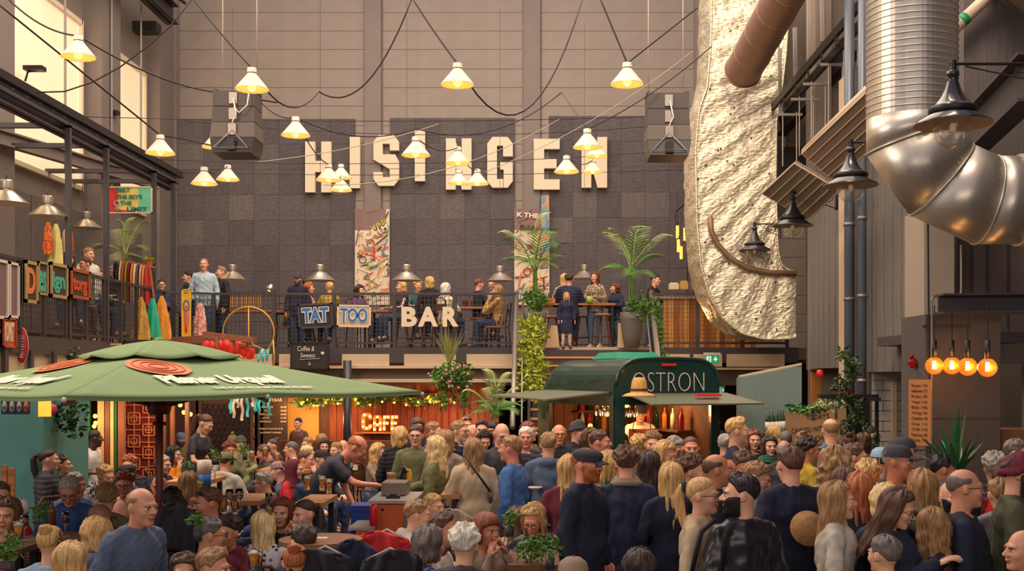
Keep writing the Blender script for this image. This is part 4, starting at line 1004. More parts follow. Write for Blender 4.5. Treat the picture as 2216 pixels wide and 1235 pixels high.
def accessory(k):
    if k in _acc: return _acc[k]
    m = MB(); mats = [M_black]; sm = True
    if k == 'cap':
        m.lathe([(.0, .128), (.045, .124), (.078, .100), (.092, .062), (.094, .045)], 28, (0, .012, .0)); m.v = [(x, (y-.012)*1.16+.012, z) for x, y, z in m.v]
        m.grid(lambda u, v: Vector(((u-.5)*.150*(1-.25*v*v), -.095-.075*v*(1-.8*(u-.5)**2*2), .050-.014*v-.05*(u-.5)**2)), 12, 6)
        m.grid(lambda u, v: Vector(((u-.5)*.150*(1-.25*v*v), -.095-.075*v*(1-.8*(u-.5)**2*2), .044-.014*v-.05*(u-.5)**2)), 12, 6); m.ball((0, .012, .13), .007, 8, 5)
    elif k == 'flatcap':
        m.lathe([(.0, .122), (.06, .120), (.096, .098), (.100, .076), (.093, .052), (.090, .036)], 28); m.v = [(x, y*1.18-.006, z-.16*max(0, -y)*.9) for x, y, z in m.v]
        m.grid(lambda u, v: Vector(((u-.5)*.15, -.105-.062*v*(1-2*(u-.5)**2), .040-.020*v-.06*(u-.5)**2)), 10, 5)
        m.grid(lambda u, v: Vector(((u-.5)*.15, -.105-.062*v*(1-2*(u-.5)**2), .034-.020*v-.06*(u-.5)**2)), 10, 5)
    elif k == 'beanie':
        m.lathe([(.0, .145), (.03, .142), (.066, .118), (.088, .075), (.092, .055), (.098, .054), (.098, .018), (.091, .016)], 28); m.v = [(x, y*1.14+.014, z-.02*(y > 0)) for x, y, z in m.v]
    elif k == 'pompom':
        m.lathe([(.0, .138), (.03, .135), (.066, .115), (.088, .075), (.096, .054), (.096, .022), (.090, .02)], 28); m.v = [(x, y*1.14+.012, z) for x, y, z in m.v]; m.ball((0, .01, .16), .034, 12, 8)
    elif k == 'glasses':
        for s in (-1, 1): m.torus((s*.031, -.106, .003), .021, .0022, 18, 5, Matrix.Rotation(R(90), 3, 'X')); m.tube([(s*.052, -.104, .007), (s*.074, -.06, .009), (s*.080, .01, .006)], .0022, 5)
        m.tube([(-.010, -.108, .007), (.010, -.108, .007)], .002, 5)
    elif k == 'sunglasses':
        for s in (-1, 1): m.ball((s*.033, -.062, .094), (.028, .010, .020), 12, 8, Matrix.Rotation(R(-40), 3, 'X')); m.tube([(s*.06, -.055, .09), (s*.082, -.02, .065), (s*.086, .02, .03)], .003, 5)
        m.tube([(-.012, -.07, .093), (.012, -.07, .093)], .003, 5)
    elif k == 'headphones':
        m.torus((0, .01, .02), .098, .009, 24, 6, Matrix.Rotation(R(90), 3, 'X'), .5)
        for s in (-1, 1): m.ball((s*.09, .01, .0), (.016, .032, .036), 12, 8)
    elif k == 'scarf':
        for q in range(3): m.torus((0, .014, -.118-.018*q), .078+.014*q, .026, 22, 8, Matrix.Rotation(R(8*q-6), 3, 'X'))
    elif k in ('beard', 'bigbeard'):
        G = HEADS[0]; V = G.reshape(-1, 3); fs = grid_faces(HU, HV); ok = {}
        off = .009 if k == 'beard' else .022
        def inb(p): return p[1] < .0 and -.125 < p[2] < -.030+.35*(abs(p[0]) > .045)*0+max(0, (abs(p[0])-.035))*1.2 and not ((p[0]/.021)**2+((p[2]+.057)/.009)**2 < 1) and abs(p[0]) < .085
        keep = [f for f in fs if all(inb(V[i]) and V[i][2] < -.0 for i in f) and (V[f[0]][2] < -.036 or abs(V[f[0]][0]) > .03)]
        for f in keep:
            for i in f: ok.setdefault(i, len(ok))
        ids = sorted(ok, key=ok.get); vs = []
        for i in ids:
            p = V[i]; d_ = np.array([p[0], p[1]+.02, (p[2]+.04)*.8]); d_ = d_/np.linalg.norm(d_); ext = off*(1+.15*math.sin(i*2.3)); vs.append(p+d_*ext+np.array([0, 0, -.012 if k == 'bigbeard' and p[2] < -.09 else 0]))
        m.add([tuple(v) for v in vs], [tuple(ok[i] for i in f) for f in keep])
    elif k == 'scrunchie':
        m.torus((0, .125, .055), .026, .016, 16, 7, Matrix.Rotation(R(80), 3, 'X')); sm = True
    elif k == 'bandana':
        m.lathe([(.0, .122), (.045, .118), (.078, .095), (.090, .058), (.092, .040)], 28); m.v = [(x, y*1.15+.014, z-(.04 if y > .04 else 0)) for x, y, z in m.v]; m.ball((0, .125, .01), .02, 8, 6)
    elif k == 'hijab':
        m.lathe([(.0, .135), (.05, .128), (.088, .098), (.100, .03), (.098, -.05), (.095, -.12), (.14, -.20)], 28)
        m.v = [(x, (y*1.08+.02 if y > -.02 else y*.62), z) for x, y, z in m.v]
    me = m.mesh(k, mats, sm); _acc[k] = me; return me
# ---------------- cloth and hair colours
SK = {'a': (228, 170, 140), 'b': (214, 150, 118), 'c': (196, 128, 98), 'd': (150, 98, 72), 'e': (92, 60, 48), 'r': (224, 146, 120)}
M_SK = {k: mat('skin_'+k, v, .5, var=.05, scale=18) for k, v in SK.items()}
for m_ in M_SK.values(): m_.node_tree.nodes['Principled BSDF'].inputs['Subsurface Weight'].default_value = 0
M_LIP = mat('lips', (176, 92, 84), .4); M_EYE = mat('eye_white', (226, 216, 206), .2); M_IRIS = mat('iris', (52, 44, 46), .2)
HC = {'blond': (206, 164, 104), 'lblond': (226, 192, 134), 'dblond': (158, 118, 78), 'ginger': (176, 98, 54), 'auburn': (130, 66, 44), 'brown': (92, 62, 46), 'dbrown': (58, 42, 38), 'black': (34, 28, 32), 'grey': (160, 148, 138), 'dgrey': (106, 96, 92), 'white': (222, 212, 196), 'redbrown': (112, 60, 42)}
M_H = {k: mat('hair_'+k, v, .5, var=.42, scale=26, stretch=(4, 4, .3), bump=.4) for k, v in HC.items()}
CC = {'navy': (38, 44, 72), 'dnavy': (28, 32, 54), 'black': (34, 32, 40), 'charcoal': (58, 56, 64), 'grey': (134, 128, 128), 'lgrey': (188, 178, 166), 'white': (228, 218, 206), 'cream': (222, 204, 174), 'beige': (190, 166, 134), 'taupe': (146, 124, 106),
 'tan': (200, 150, 84), 'orange': (226, 138, 38), 'rust': (176, 92, 48), 'mustard': (178, 146, 48), 'olive': (104, 104, 68), 'dolive': (72, 74, 54), 'green': (42, 92, 66), 'dgreen': (36, 62, 50), 'blue': (72, 112, 172), 'lblue': (142, 172, 196), 'sky': (170, 192, 204), 'denim': (84, 112, 142), 'ddenim': (50, 68, 98), 'teal': (48, 110, 112),
 'red': (190, 36, 40), 'burgundy': (104, 32, 48), 'pink': (220, 158, 150), 'purple': (96, 66, 112), 'brown': (98, 66, 50), 'slate': (84, 98, 122), 'yellow': (226, 190, 90), 'cobalt': (46, 72, 132)}
def cloth(c):
    if isinstance(c, str) and c in CC: return mat('cloth_'+c, CC[c], .85, var=.10, scale=14, bump=.12)
    pats = {'floral': dict(c=(36, 40, 62), c2=(206, 200, 206), kind='voronoi', scale=18), 'bwprint': dict(c=(34, 34, 40), c2=(220, 214, 206), kind='noise', scale=34), 'leopard': dict(c=(206, 186, 156), c2=(92, 74, 64), kind='noise', scale=40),
            'stripes': dict(c=(120, 70, 84), c2=(176, 130, 130), kind='stripe', scale=14), 'camo': dict(c=(104, 108, 74), c2=(150, 140, 104), kind='noise', scale=14), 'print': dict(c=(60, 90, 140), c2=(216, 176, 90), kind='noise', scale=18),
            'dots': dict(c=(196, 196, 184), c2=(150, 110, 120), kind='voronoi', scale=40), 'leather': dict(c=(36, 34, 40), rough=.38, var=.15, scale=10, bump=.2), 'blueprint': dict(c=(46, 66, 110), c2=(92, 120, 160), kind='wave', scale=8)}
    d = dict(rough=.85); d.update(pats[c]); return mat('cloth_'+c, d.pop('c'), **d)
def setm(o, i, m): 
    o.material_slots[i].link = 'OBJECT'; o.material_slots[i].material = m
PEOPLE = []; SPOTS = []
def person(x, y, h, yaw, label, base='stand', arms='down', lean=0, hy=0, hp=0, fem=0, hair='short', hc='brown', skin='a', top='jacket', tc='black', pc='ddenim', acc=(), size=1.0, s=None, grp=None, shoes=False, floor=0, hs=0, inner=None, bare=False):
    """x,y: crown of the head in the picture, h: height of the crown above the floor of the hall"""
    if s is None: s = (y-VY)/(CH-h)
    for _ in range(16):                                # keep neighbours from standing inside each other
        p = P(x, y, s); near = [q for q in SPOTS if (q-p).xy.length < .42*size and abs(q.z-p.z) < 1.2]
        if not near: break
        q = min(near, key=lambda v: (v-p).xy.length); s *= .986 if p.y >= q.y else 1.014
    p = P(x, y, s); SPOTS.append(p.copy()); rz = R(yaw)
    # quantise the head turn so that meshes are shared
    J, me = body_mesh(base, arms, lean, fem, hy, hp+int(lean*.5))
    hp_ = hp+int(lean*.5)
    crown = Vector(J['head'])+headM(hy, hp_)@Vector((0, 0, .118))
    o = bpy.data.objects.new('person', me); link(o); o.rotation_euler = (0, 0, rz)
    sc = size; off = Matrix.Rotation(rz, 3, 'Z') @ crown*sc
    o.location = p-off; o.scale = (sc,)*3
    if base in ('stand', 'walk') and floor is not None: # keep the feet on the floor
        k = (p.z-floor)/crown.z; o.scale = (sc, sc, k); off = Matrix.Rotation(rz, 3, 'Z') @ Vector((crown.x*sc, crown.y*sc, crown.z*k)); o.location = p-off
        if abs(k/sc-1) < .16: o.scale = (k, k, k); off = Matrix.Rotation(rz, 3, 'Z') @ crown*k; o.location = p-off
    tag(o, label, 'person', grp)
    for i, m_ in enumerate((M_SK[skin], M_LIP, M_EYE, M_IRIS, M_H[hc if hc not in ('white', 'grey', 'lblond') else 'dgrey'])): setm(o, i, m_)
    HMx = Matrix.Translation(Vector(J['head'])) @ headM(hy, hp_).to_4x4()
    def child(name, mesh, m_, M=None):
        c = bpy.data.objects.new(name, mesh); link(c, o)
        if M is not None: c.matrix_local = M
        if m_ is not None: setm(c, 0, m_)
        return c
    hats = [a for a in acc if a.split(':')[0] in ('cap', 'flatcap', 'beanie', 'pompom', 'bandana', 'hijab')]
    if hair and hair != 'bald' and not any(a.startswith('hijab') for a in acc):
        c = child('hair', hair_mesh(hair, hs), M_H[hc], HMx)
        if hats: c.matrix_local = HMx @ Matrix.Diagonal((.96, .96, .93, 1))
    for a in acc:
        nm, _, cc = a.partition(':')
        m_ = M_H[cc or hc] if 'beard' in nm else (cloth(cc) if cc else M_black)
        M = HMx
        if nm == 'scarf': M = Matrix.Translation(Vector(J['head']))
        child({'bigbeard': 'beard', 'flatcap': 'cap', 'pompom': 'beanie'}.get(nm, nm), accessory(nm), m_, M)
    tn = {'tee': 't_shirt', 'long': 'sweater', 'shirt': 'shirt', 'jacket': 'jacket', 'puffer': 'padded_jacket', 'coat': 'coat', 'vest': 'vest', 'top': 'top', 'hood': 'hooded_top', 'wide': 'overshirt'}[top]
    if inner: child('shirt', garment('long', base, arms, lean, fem), cloth(inner))
    child(tn, garment(top, base, arms, lean, fem), cloth(tc))
    if not bare: child('trousers', trousers(base), cloth(pc))
    if shoes:
        for s_ in 'lr':
            a = Vector(J['an'+s_]); child('shoe', shoe_mesh(), cloth('charcoal' if shoes is True else shoes), Matrix.Translation((a.x, a.y, a.z-.09)))
    PEOPLE.append((o, base, J)); return o
Q = person
# ---- upper deck and gallery visitors (their floor is the deck)
def U(x, y, s, yaw, label, **k):
    k.setdefault('shoes', True); base = k.get('base', 'stand')
    return Q(x, y, None, yaw, label, s=s, floor=DECK if base == 'stand' else None, grp=None, **k)
U(441, 559, 105, 10, 'man in a pale blue shirt leaning on the corner of the deck railing', arms='down', top='shirt', tc='sky', pc='denim', hc='dblond', hair='crop', shoes=True)
U(478, 578, 102, -50, 'young man in a dark jacket behind the man in the pale blue shirt', top='jacket', tc='black', hc='dblond', hair='quiff')
U(406, 588, 101, -60, 'dark-haired visitor looking left behind the man in the pale blue shirt', top='jacket', tc='black', hc='black')
U(644, 594, 101, 0, 'bearded man in a dark cap behind the tattoo sign', top='jacket', tc='dnavy', acc=('cap:charcoal', 'beard:redbrown'), hc='brown')
U(666, 603, 96, 100, 'dark-haired diner next to the red-haired one on the deck', base='sit', hc='dbrown', tc='charcoal', arms='table')
U(637, 624, 101, 60, 'diner in a mustard top bending over the deck table', base='sit', hc='dbrown', tc='mustard', top='long', arms='table', lean=10)
U(669, 612, 99, 90, 'ginger-haired diner in pink behind the tattoo sign', base='sit', fem=1, hair='bob', hc='ginger', tc='pink', top='long', arms='table')
U(713, 611, 99, 200, 'blond diner in a mustard shirt with back turned behind the tattoo sign', base='sit', fem=1, hair='short', hc='blond', tc='mustard', top='shirt', arms='table')
U(779, 618, 98, 60, 'woman with dark brown hair before the left graffiti banner', base='sit', fem=1, hair='wavy', hc='dbrown', tc='purple', top='top', arms='table')
U(868, 609, 100, -60, 'blonde woman with a headband beside the letter B', base='sit', fem=1, hair='bob', hc='blond', tc='charcoal', top='vest', arms='table')
U(905, 607, 98, 20, 'curly blond diner in teal above the letter B', base='sit', hair='curly', hc='blond', tc='teal', top='tee', arms='table')
U(930, 600, 101, 180, 'blonde woman in a black jacket seen from behind above the letter A', base='sit', fem=1, hair='bob', hc='blond', tc='black', arms='down')
U(965, 613, 103, 150, 'woman with long white-blonde hair and cream shirt above the letter R', base='sit', fem=1, hair='half', hc='white', tc='cream', top='shirt', arms='table')
U(1037, 604, 98, 120, 'brown-haired man in a navy sweater at the bottle table', base='sit', hc='auburn', tc='dnavy', top='long', arms='table')
U(1064, 606, 96, -10, 'blond diner with glasses at the bottle table', base='sit', fem=1, hair='short', hc='blond', tc='slate', top='long', arms='table', acc=('glasses',))
U(1076, 617, 104, -100, 'woman in a tan knitted jumper at the end of the bottle table', base='sit', fem=1, hair='long', hc='dblond', tc='tan', top='long', arms='face')
U(1222, 593, 98, 175, 'blonde woman half hidden behind the man in the navy padded jacket', base='sit', fem=1, hair='half', hc='blond', tc='beige', top='long', arms='table')
U(1231, 592, 104, 180, 'man in a navy padded jacket on a stool with his back turned', base='sit', hair='short', hc='dbrown', tc='navy', top='puffer', arms='table', size=1.08)
U(1287, 589, 103, -25, 'woman in a leopard-print top and jeans standing between the palms', fem=1, hair='half', hc='redbrown', tc='leopard', top='long', pc='denim', arms='hold', shoes='white')
U(1226, 633, 105, 10, 'blonde girl in a navy coat and pale tights standing before the high table', fem=1, hair='long', hc='blond', tc='navy', top='coat', pc='cream', arms='down', size=.66, shoes='brown')
U(1330, 615, 101, -60, 'woman with a brown backpack and navy jacket beside the right palm', fem=1, hair='bob', hc='redbrown', tc='navy', top='jacket', pc='denim', arms='hold', shoes='charcoal')
U(1420, 595, 100, 60, 'dark-haired barman in black behind the plank counter', hair='quiff', hc='black', tc='black', top='long', arms='reach', lean=10)
U(193, 537, 117, 60, 'older man in a white shirt on the left gallery', hair='short', hc='dblond', tc='white', top='shirt')
U(184, 558, 120, -40, 'brown-haired visitor with glasses on the left gallery', base='sit', hair='short', hc='brown', tc='olive', acc=('glasses',), arms='table')
U(150, 548, 122, 30, 'visitor with a brown fringe behind the gallery post', base='sit', fem=1, hair='bangs', hc='brown', tc='taupe', top='long', arms='table')
U(247, 577, 113, 10, 'grey-haired woman with glasses raising a beer on the left gallery', base='sit', fem=1, hair='bob', hc='grey', tc='charcoal', acc=('glasses',), arms='hold')
U(214, 583, 115, 80, 'visitor with long curly fair hair on the left gallery', base='sit', fem=1, hair='wavy', hc='dblond', tc='teal', top='long', arms='table')
U(350, 605, 101, 20, 'dark-haired visitor drinking at the far end of the gallery', base='sit', hc='dbrown', tc='cobalt', arms='hold', acc=('glasses',))
# ---- standing crowd, back rows
Q(453, 900, 1.82, 75, 'waitress with a long ponytail and grey T-shirt clearing a table', fem=1, hair='pony', hc='brown', tc='charcoal', top='tee', lean=16, hp=20, arms='table')
Q(207, 930, 1.66, 80, 'man in a white T-shirt with short black hair standing before the teal booth', skin='e', hair='crop', hc='black', tc='white', top='tee', pc='black', arms='hold', hy=40, lean=8)
Q(107, 972, 1.62, 110, 'ponytailed visitor in a dark padded jacket by the teal wall', fem=1, hair='pony', hc='dbrown', tc='charcoal', top='puffer')
Q(135, 985, 1.55, 60, 'visitor in a charcoal coat with a white collar by the teal wall', hair='short', hc='brown', tc='charcoal', top='coat', hy=40)
Q(790, 950, None, 88, 'bald waiter in a charcoal T-shirt bending over to hand out a beer', s=190, floor=None, hair='ring', hc='ginger', skin='r', tc='charcoal', top='tee', pc='ddenim', lean=44, arms='mixs', hp=20, size=1.22)
Q(866, 925, 1.74, 160, 'woman with a blonde bob and black padded jacket near the cafe sign', fem=1, hair='bob', hc='blond', tc='black', top='puffer')
Q(900, 921, 1.80, 0, 'man with glasses and headband light facing the camera near the cafe', hc='brown', tc='olive', top='jacket', acc=('glasses',))
Q(903, 905, 1.78, 20, 'brown-fringed man behind the bespectacled man near the cafe', hair='bangs', hc='brown', tc='black')
Q(940, 914, 1.77, 80, 'fair man in a dark camouflage jacket looking right near the cafe', hc='dblond', tc='dolive')
Q(940, 948, 1.72, -110, 'blonde woman in an olive jacket reaching out for a beer', fem=1, hair='wavy', hc='lblond', tc='olive', top='jacket', arms='mixrl', hy=0, size=1.0)
Q(965, 932, 1.74, 170, 'woman with long light-brown hair behind the olive jacket', fem=1, hair='long', hc='dblond', tc='taupe')
Q(994, 912, 1.82, 70, 'man with glasses in a navy padded vest over grey sleeves', hc='dblond', tc='dnavy', top='vest', inner='lgrey', acc=('glasses',), arms='hold')
Q(1008, 902, 1.80, 30, 'man with sunglasses pushed up at the back of the crowd', hair='crop', hc='dblond', tc='grey', acc=('sunglasses',))
Q(1026, 918, 1.72, 90, 'bald man at the back of the crowd left of the stairs', hair='bald', tc='taupe')
Q(1043, 911, 1.79, 0, 'dark-haired man facing the camera left of the stair pole', hc='dbrown', tc='black', hair='quiff')
Q(1065, 914, 1.76, -20, 'smiling man with dark fringe right of the dark-haired man', hc='black', skin='b', hair='bangs', tc='cream', top='shirt')
Q(1050, 936, 1.66, 10, 'dark-haired woman looking down beside the beige coat', fem=1, hair='wavy', hc='dbrown', tc='charcoal', hp=20)
Q(1024, 950, 1.74, 185, 'woman in a beige coat with a dark strap seen from behind', fem=1, hair='half', hc='dblond', tc='beige', top='coat', acc=())
Q(1089, 918, 1.84, 20, 'bald man with glasses in a charcoal sweater in mid crowd', hair='bald', tc='charcoal', top='long', acc=('glasses',), arms='hold', hp=20)
Q(1104, 944, 1.80, -110, 'short-haired fair man in a bright blue sweatshirt seen from behind', hc='dblond', skin='r', tc='blue', top='long', pc='brown', arms='down')
Q(1138, 925, 1.80, 0, 'white-haired man in a dark vest and pale shirt facing the camera', hc='white', skin='r', tc='charcoal', top='vest', inner='lgrey')
Q(1145, 913, 1.80, 60, 'brown-haired visitor just behind the white-haired man', hc='auburn', tc='taupe')
Q(1187, 937, 1.80, 175, 'blond man in a grey-blue hooded rain jacket seen from behind', hc='dblond', tc='slate', top='hood', arms='mixh')
Q(1210, 918, 1.81, 5, 'smiling bald elderly man with glasses in a dark jacket', hair='ring', hc='white', skin='r', tc='black', acc=('glasses',))
Q(1251, 911, 1.83, 60, 'man in a charcoal beanie, glasses and black hooded top', tc='black', top='hood', hc='brown', acc=('beanie:charcoal', 'glasses'))
Q(1279, 927, 1.75, 30, 'woman with a brown fringe between the beanie and the side-looking man', fem=1, hair='half', hc='brown', tc='dolive')
Q(1300, 932, 1.80, 75, 'clean-shaven man with short brown hair in profile, left of the bar post', hc='brown', tc='black', skin='r')
Q(1345, 942, 1.62, 20, 'curly-haired boy looking out below the apron of the oyster seller', hair='curly', hc='brown', tc='grey', top='long')
Q(1383, 944, 1.70, 170, 'visitor with short sandy hair below the trailer counter', fem=1, hair='curly', hc='blond', tc='beige')
Q(1412, 938, 1.75, 0, 'man with thick wavy sandy hair below the trailer counter', hair='curly', hc='dblond', tc='grey')
Q(1447, 958, 1.74, 50, 'blonde woman in a white top looking down in mid crowd', fem=1, hair='long', hc='blond', tc='white', top='top', hp=20, arms='phone')
Q(1466, 949, 1.72, 40, 'grey-blonde woman with glasses behind the blonde in white', fem=1, hair='bob', hc='grey', tc='grey', acc=('glasses',), hp=20)
Q(1495, 945, 1.78, 0, 'man with a receding hairline and goatee below the trailer awning', hair='crop', hc='brown', tc='charcoal', acc=('beard',), skin='r')
Q(1597, 906, 1.94, 85, 'tall blond young man in a navy T-shirt in profile', hair='quiff', hc='blond', tc='dnavy', top='tee', size=1.02)
Q(1570, 940, 1.70, 150, 'grey-haired visitor left of the tall blond young man', hc='grey', tc='black')
Q(1632, 932, 1.72, 0, 'auburn-haired woman in black facing the camera beside the tall blond', fem=1, hair='bob', hc='auburn', tc='black', top='top')
Q(1665, 945, 1.68, 10, 'woman with long dark hair and a green scarf looking aside', fem=1, hair='long', hc='dbrown', tc='black', acc=('scarf:green',))
Q(1674, 923, 1.70, 170, 'woman with highlighted blonde hair by the menu board', fem=1, hair='bob', hc='blond', tc='beige')
Q(1700, 932, 1.72, 175, 'man with cropped grey hair in front of the cardboard menu', hair='crop', hc='dgrey', tc='black')
Q(1697, 952, 1.68, 160, 'bald sunburnt man in front of the cardboard menu', hair='ring', hc='grey', skin='c', tc='charcoal')
Q(1735, 934, 1.66, 180, 'woman with a dark blond bun before the cardboard menu', fem=1, hair='bun', hc='dblond', tc='cream')
Q(1797, 905, 1.93, 178, 'balding curly-haired man in a blue denim shirt seen from behind', hair='ring', hc='dblond', tc='denim', top='shirt')
Q(1752, 949, 1.74, 100, 'man with black curly hair and mustard shirt looking right', hair='curly', hc='dbrown', skin='c', tc='mustard', top='shirt', acc=('glasses',))
Q(1888, 923, 1.72, 80, 'dark-haired woman in profile beside the tiled pier', fem=1, hair='bun', hc='dbrown', tc='black')
Q(1842, 938, 1.70, 150, 'brunette with tied-up hair below the dark doorway', fem=1, hair='bun', hc='brown', tc='charcoal')
Q(1826, 945, 1.66, 160, 'woman with bushy brown hair below the dark doorway', fem=1, hair='wavy', hc='brown', tc='black')
Q(1870, 938, 1.70, 120, 'woman with shoulder-length brown hair right of the tied-up brunette', fem=1, hair='half', hc='brown', tc='dolive')
# ---- standing crowd, middle rows
Q(1852, 961, 1.78, 75, 'young man with short brown hair in profile behind the curly updo', hc='brown', tc='black', skin='b')
Q(1956, 947, 1.86, 60, 'man in a dark cap with a pale emblem behind the orange shirt', tc='charcoal', hc='dgrey', acc=('cap:charcoal',))
Q(1907, 969, 1.76, 170, 'man in a pale blue and black trucker cap', tc='grey', hc='dbrown', acc=('cap:lblue',))
Q(1945, 964, 1.86, 55, 'older man in a dark cap and bright orange T-shirt', tc='orange', top='tee', hc='grey', skin='c', acc=('cap:charcoal',))
Q(2045, 985, 1.74, 80, 'dark-haired man with shaved sides left of the bald man in navy', hair='quiff', hc='black', skin='c', tc='mustard')
Q(2152, 984, 1.73, 170, 'grey-haired visitor in a denim jacket near the right edge', hc='grey', tc='ddenim', top='shirt', hair='curly')
Q(2202, 952, 1.80, 60, 'man with glasses at the far right edge of the crowd', hc='dgrey', tc='navy', acc=('glasses',))
Q(2178, 1008, 1.66, 100, 'visitor in a red jacket half hidden near the right edge', hc='brown', tc='red')
Q(1270, 971, 1.83, 60, 'bearded man in a grey flat cap and navy jacket', skin='r', tc='dnavy', top='jacket', hc='ginger', acc=('flatcap:charcoal', 'beard:ginger'), arms='down')
Q(1233, 986, 1.72, 170, 'woman with a blonde braid and burgundy jacket behind the flat cap man', fem=1, hair='long', hc='blond', tc='burgundy')
Q(1320, 980, 1.70, 150, 'woman with golden wavy hair and a green scarf behind the quilted jacket', fem=1, hair='wavy', hc='blond', tc='green', acc=('scarf:green',))
Q(1355, 971, 1.80, 178, 'curly brown-haired person in a navy quilted jacket with a grey collar, back turned', hair='curly', hc='brown', tc='navy', top='jacket', acc=('scarf:taupe',), size=1.03)
Q(1404, 978, 1.74, 180, 'woman with straight dark hair seen from behind beside the quilted jacket', fem=1, hair='long', hc='dbrown', tc='black')
Q(1452, 1003, 1.68, 185, 'woman with long straight blonde hair and a dark strap seen from behind', fem=1, hair='long', hc='blond', tc='dnavy')
Q(1502, 990, 1.74, 70, 'woman with curly pinned-up brown hair in a dark denim jacket', fem=1, hair='curly', hc='brown', tc='dnavy')
Q(1553, 982, 1.76, 90, 'man with a receding brown hairline behind the rust-haired woman', hair='ring', hc='brown', skin='c', tc='black')
Q(1575, 1000, 1.68, 185, 'woman with a smooth rust-red bob seen from behind', fem=1, hair='bob', hc='ginger', tc='lblue')
Q(1615, 980, 1.78, 10, 'ruddy-faced man with floppy brown hair facing the camera', hc='brown', skin='c', tc='grey', hp=20)
Q(1650, 1003, 1.70, 70, 'short-haired fair woman in a pale blue printed top looking down', fem=1, hair='short', hc='dblond', tc='lblue', top='tee', hp=20, hs=1)
Q(1708, 967, 1.86, 195, 'broad man in a black coat and glasses seen from behind', hc='brown', tc='dnavy', top='coat', acc=('glasses',), size=1.1)
Q(1806, 978, 1.74, 175, 'woman with voluminous frizzy dark blonde hair', fem=1, hair='bigcurl', hc='dblond', tc='taupe')
Q(1880, 1000, 1.72, 160, 'woman with a curly blonde updo seen from behind', fem=1, hair='curly', hc='blond', tc='black')
Q(1830, 1012, 1.66, 150, 'woman with sleek brown hair behind the white denim jacket', fem=1, hair='half', hc='brown', tc='brown')
Q(1860, 1024, 1.70, 180, 'woman with very long straight auburn hair seen from behind', fem=1, hair='long', hc='ginger', tc='black')
Q(1995, 1018, 1.72, 190, 'woman with long ash-blonde hair and an olive jacket, back turned', fem=1, hair='long', hc='dblond', tc='olive', top='hood')
Q(2062, 1040, 1.70, 5, 'bald bearded man partly hidden behind the bald man in navy', hair='bald', tc='black', acc=('beard:black',))
Q(2163, 1036, 1.66, 175, 'person with short highlighted hair and a pale collar near the right edge', fem=1, hair='short', hc='dblond', tc='grey')
# ---- standing crowd, front rows
Q(1522, 1034, 1.72, 70, 'blonde woman with glasses, a blue scrunchie and a beige jacket', fem=1, hair='pony', hc='blond', tc='beige', top='jacket', acc=('glasses', 'scrunchie:navy'))
Q(1601, 1029, 1.76, 205, 'bearded man with a black quiff in a black leather jacket, head turned left', hair='quiff', hc='black', tc='leather', top='jacket', acc=('beard:black',), hy=60, size=1.08)
Q(1815, 1045, 1.70, 80, 'woman with long streaked hair in a white denim jacket looking right', fem=1, hair='long', hc='dblond', tc='lgrey', top='jacket', hy=0, arms='pocket')
Q(1915, 1050, 1.66, 190, 'woman with a pale blonde bob seen from behind', fem=1, hair='bob', hc='lblond', tc='dnavy')
Q(1958, 1063, 1.68, 60, 'woman with long brown hair and glasses looking down at her phone', fem=1, hair='long', hc='brown', tc='dnavy', acc=('glasses',), hp=20, arms='phone')
Q(2018, 1105, 1.52, 190, 'woman with long loose light brown hair left of the navy sweater', fem=1, hair='wavy', hc='dblond', tc='brown', size=.95)
Q(2090, 1014, 1.79, 80, 'bald man with glasses in a navy sweater in profile', hair='ring', hc='dgrey', skin='b', tc='dnavy', top='long', acc=('glasses',), size=1.05)
Q(2205, 984, 1.86, 75, 'man in a dark cap with a long dark beard at the right edge', hc='dbrown', tc='dolive', top='coat', acc=('beanie:burgundy', 'bigbeard:dbrown'), size=1.08)
Q(1912, 1160, 1.52, -150, 'grey-haired woman with a black hairband at the bottom right', fem=1, hair='short', hc='dgrey', tc='charcoal', size=1.0)
Q(2212, 1146, 1.58, -80, 'bald person cut off by the bottom right corner', hair='bald', skin='b', tc='black')
Q(1240, 1207, 1.46, 185, 'person in a faded grey cap at the bottom edge of the picture', hair='crop', hc='brown', tc='grey', acc=('cap:taupe',), size=.9)
Q(1382, 1190, 1.46, 185, 'person with dark brown hair at the bottom edge below the quilted jacket', hair='bob', fem=1, hc='dbrown', tc='slate', size=.9)
Q(310, 1056, 1.70, 60, 'man with thin fair hair in a grey suit jacket walking past the umbrella pole', hair='ring', hc='dblond', skin='b', tc='slate', top='jacket', base='walk', lean=10)
# ---- seated guests; h ~ 1.3 on a bench seat
def T(x, y, yaw, label, h=1.30, **k):
    k.setdefault('arms', 'table'); k.setdefault('lean', 8)
    return Q(x, y, h, yaw, label, base='sit', **k)
T(393, 938, 30, 'man in a navy cap and green jacket left of the waitress', tc='olive', acc=('cap:slate', 'beard'), hp=20)
T(378, 966, 80, 'woman with long dark hair in an orange jacket by the umbrella pole', fem=1, hair='long', hc='black', tc='orange', arms='face', h=1.38)
T(355, 986, 70, 'grey-haired man in a dark jacket right behind the umbrella pole', hc='grey', skin='b', tc='dnavy', h=1.38)
T(440, 975, 30, 'woman with black hair behind the pitcher', fem=1, hair='bun', hc='black', tc='black')
T(497, 958, 30, 'woman with copper curls talking behind the olive cap', fem=1, hair='curly', hc='auburn', skin='c', tc='olive', h=1.36)
T(503, 942, 10, 'guest in a knitted bobble hat at the far tables', tc='olive', acc=('pompom:olive',), fem=1)
T(521, 944, 0, 'bearded guest in a grey knitted hat and camouflage jacket', tc='camo', acc=('beanie:dolive',))
T(490, 979, 165, 'guest in an olive cap, headphones and grey hooded top', h=1.45, tc='lgrey', top='hood', acc=('cap:olive', 'headphones'), arms='mixu', hc='brown')
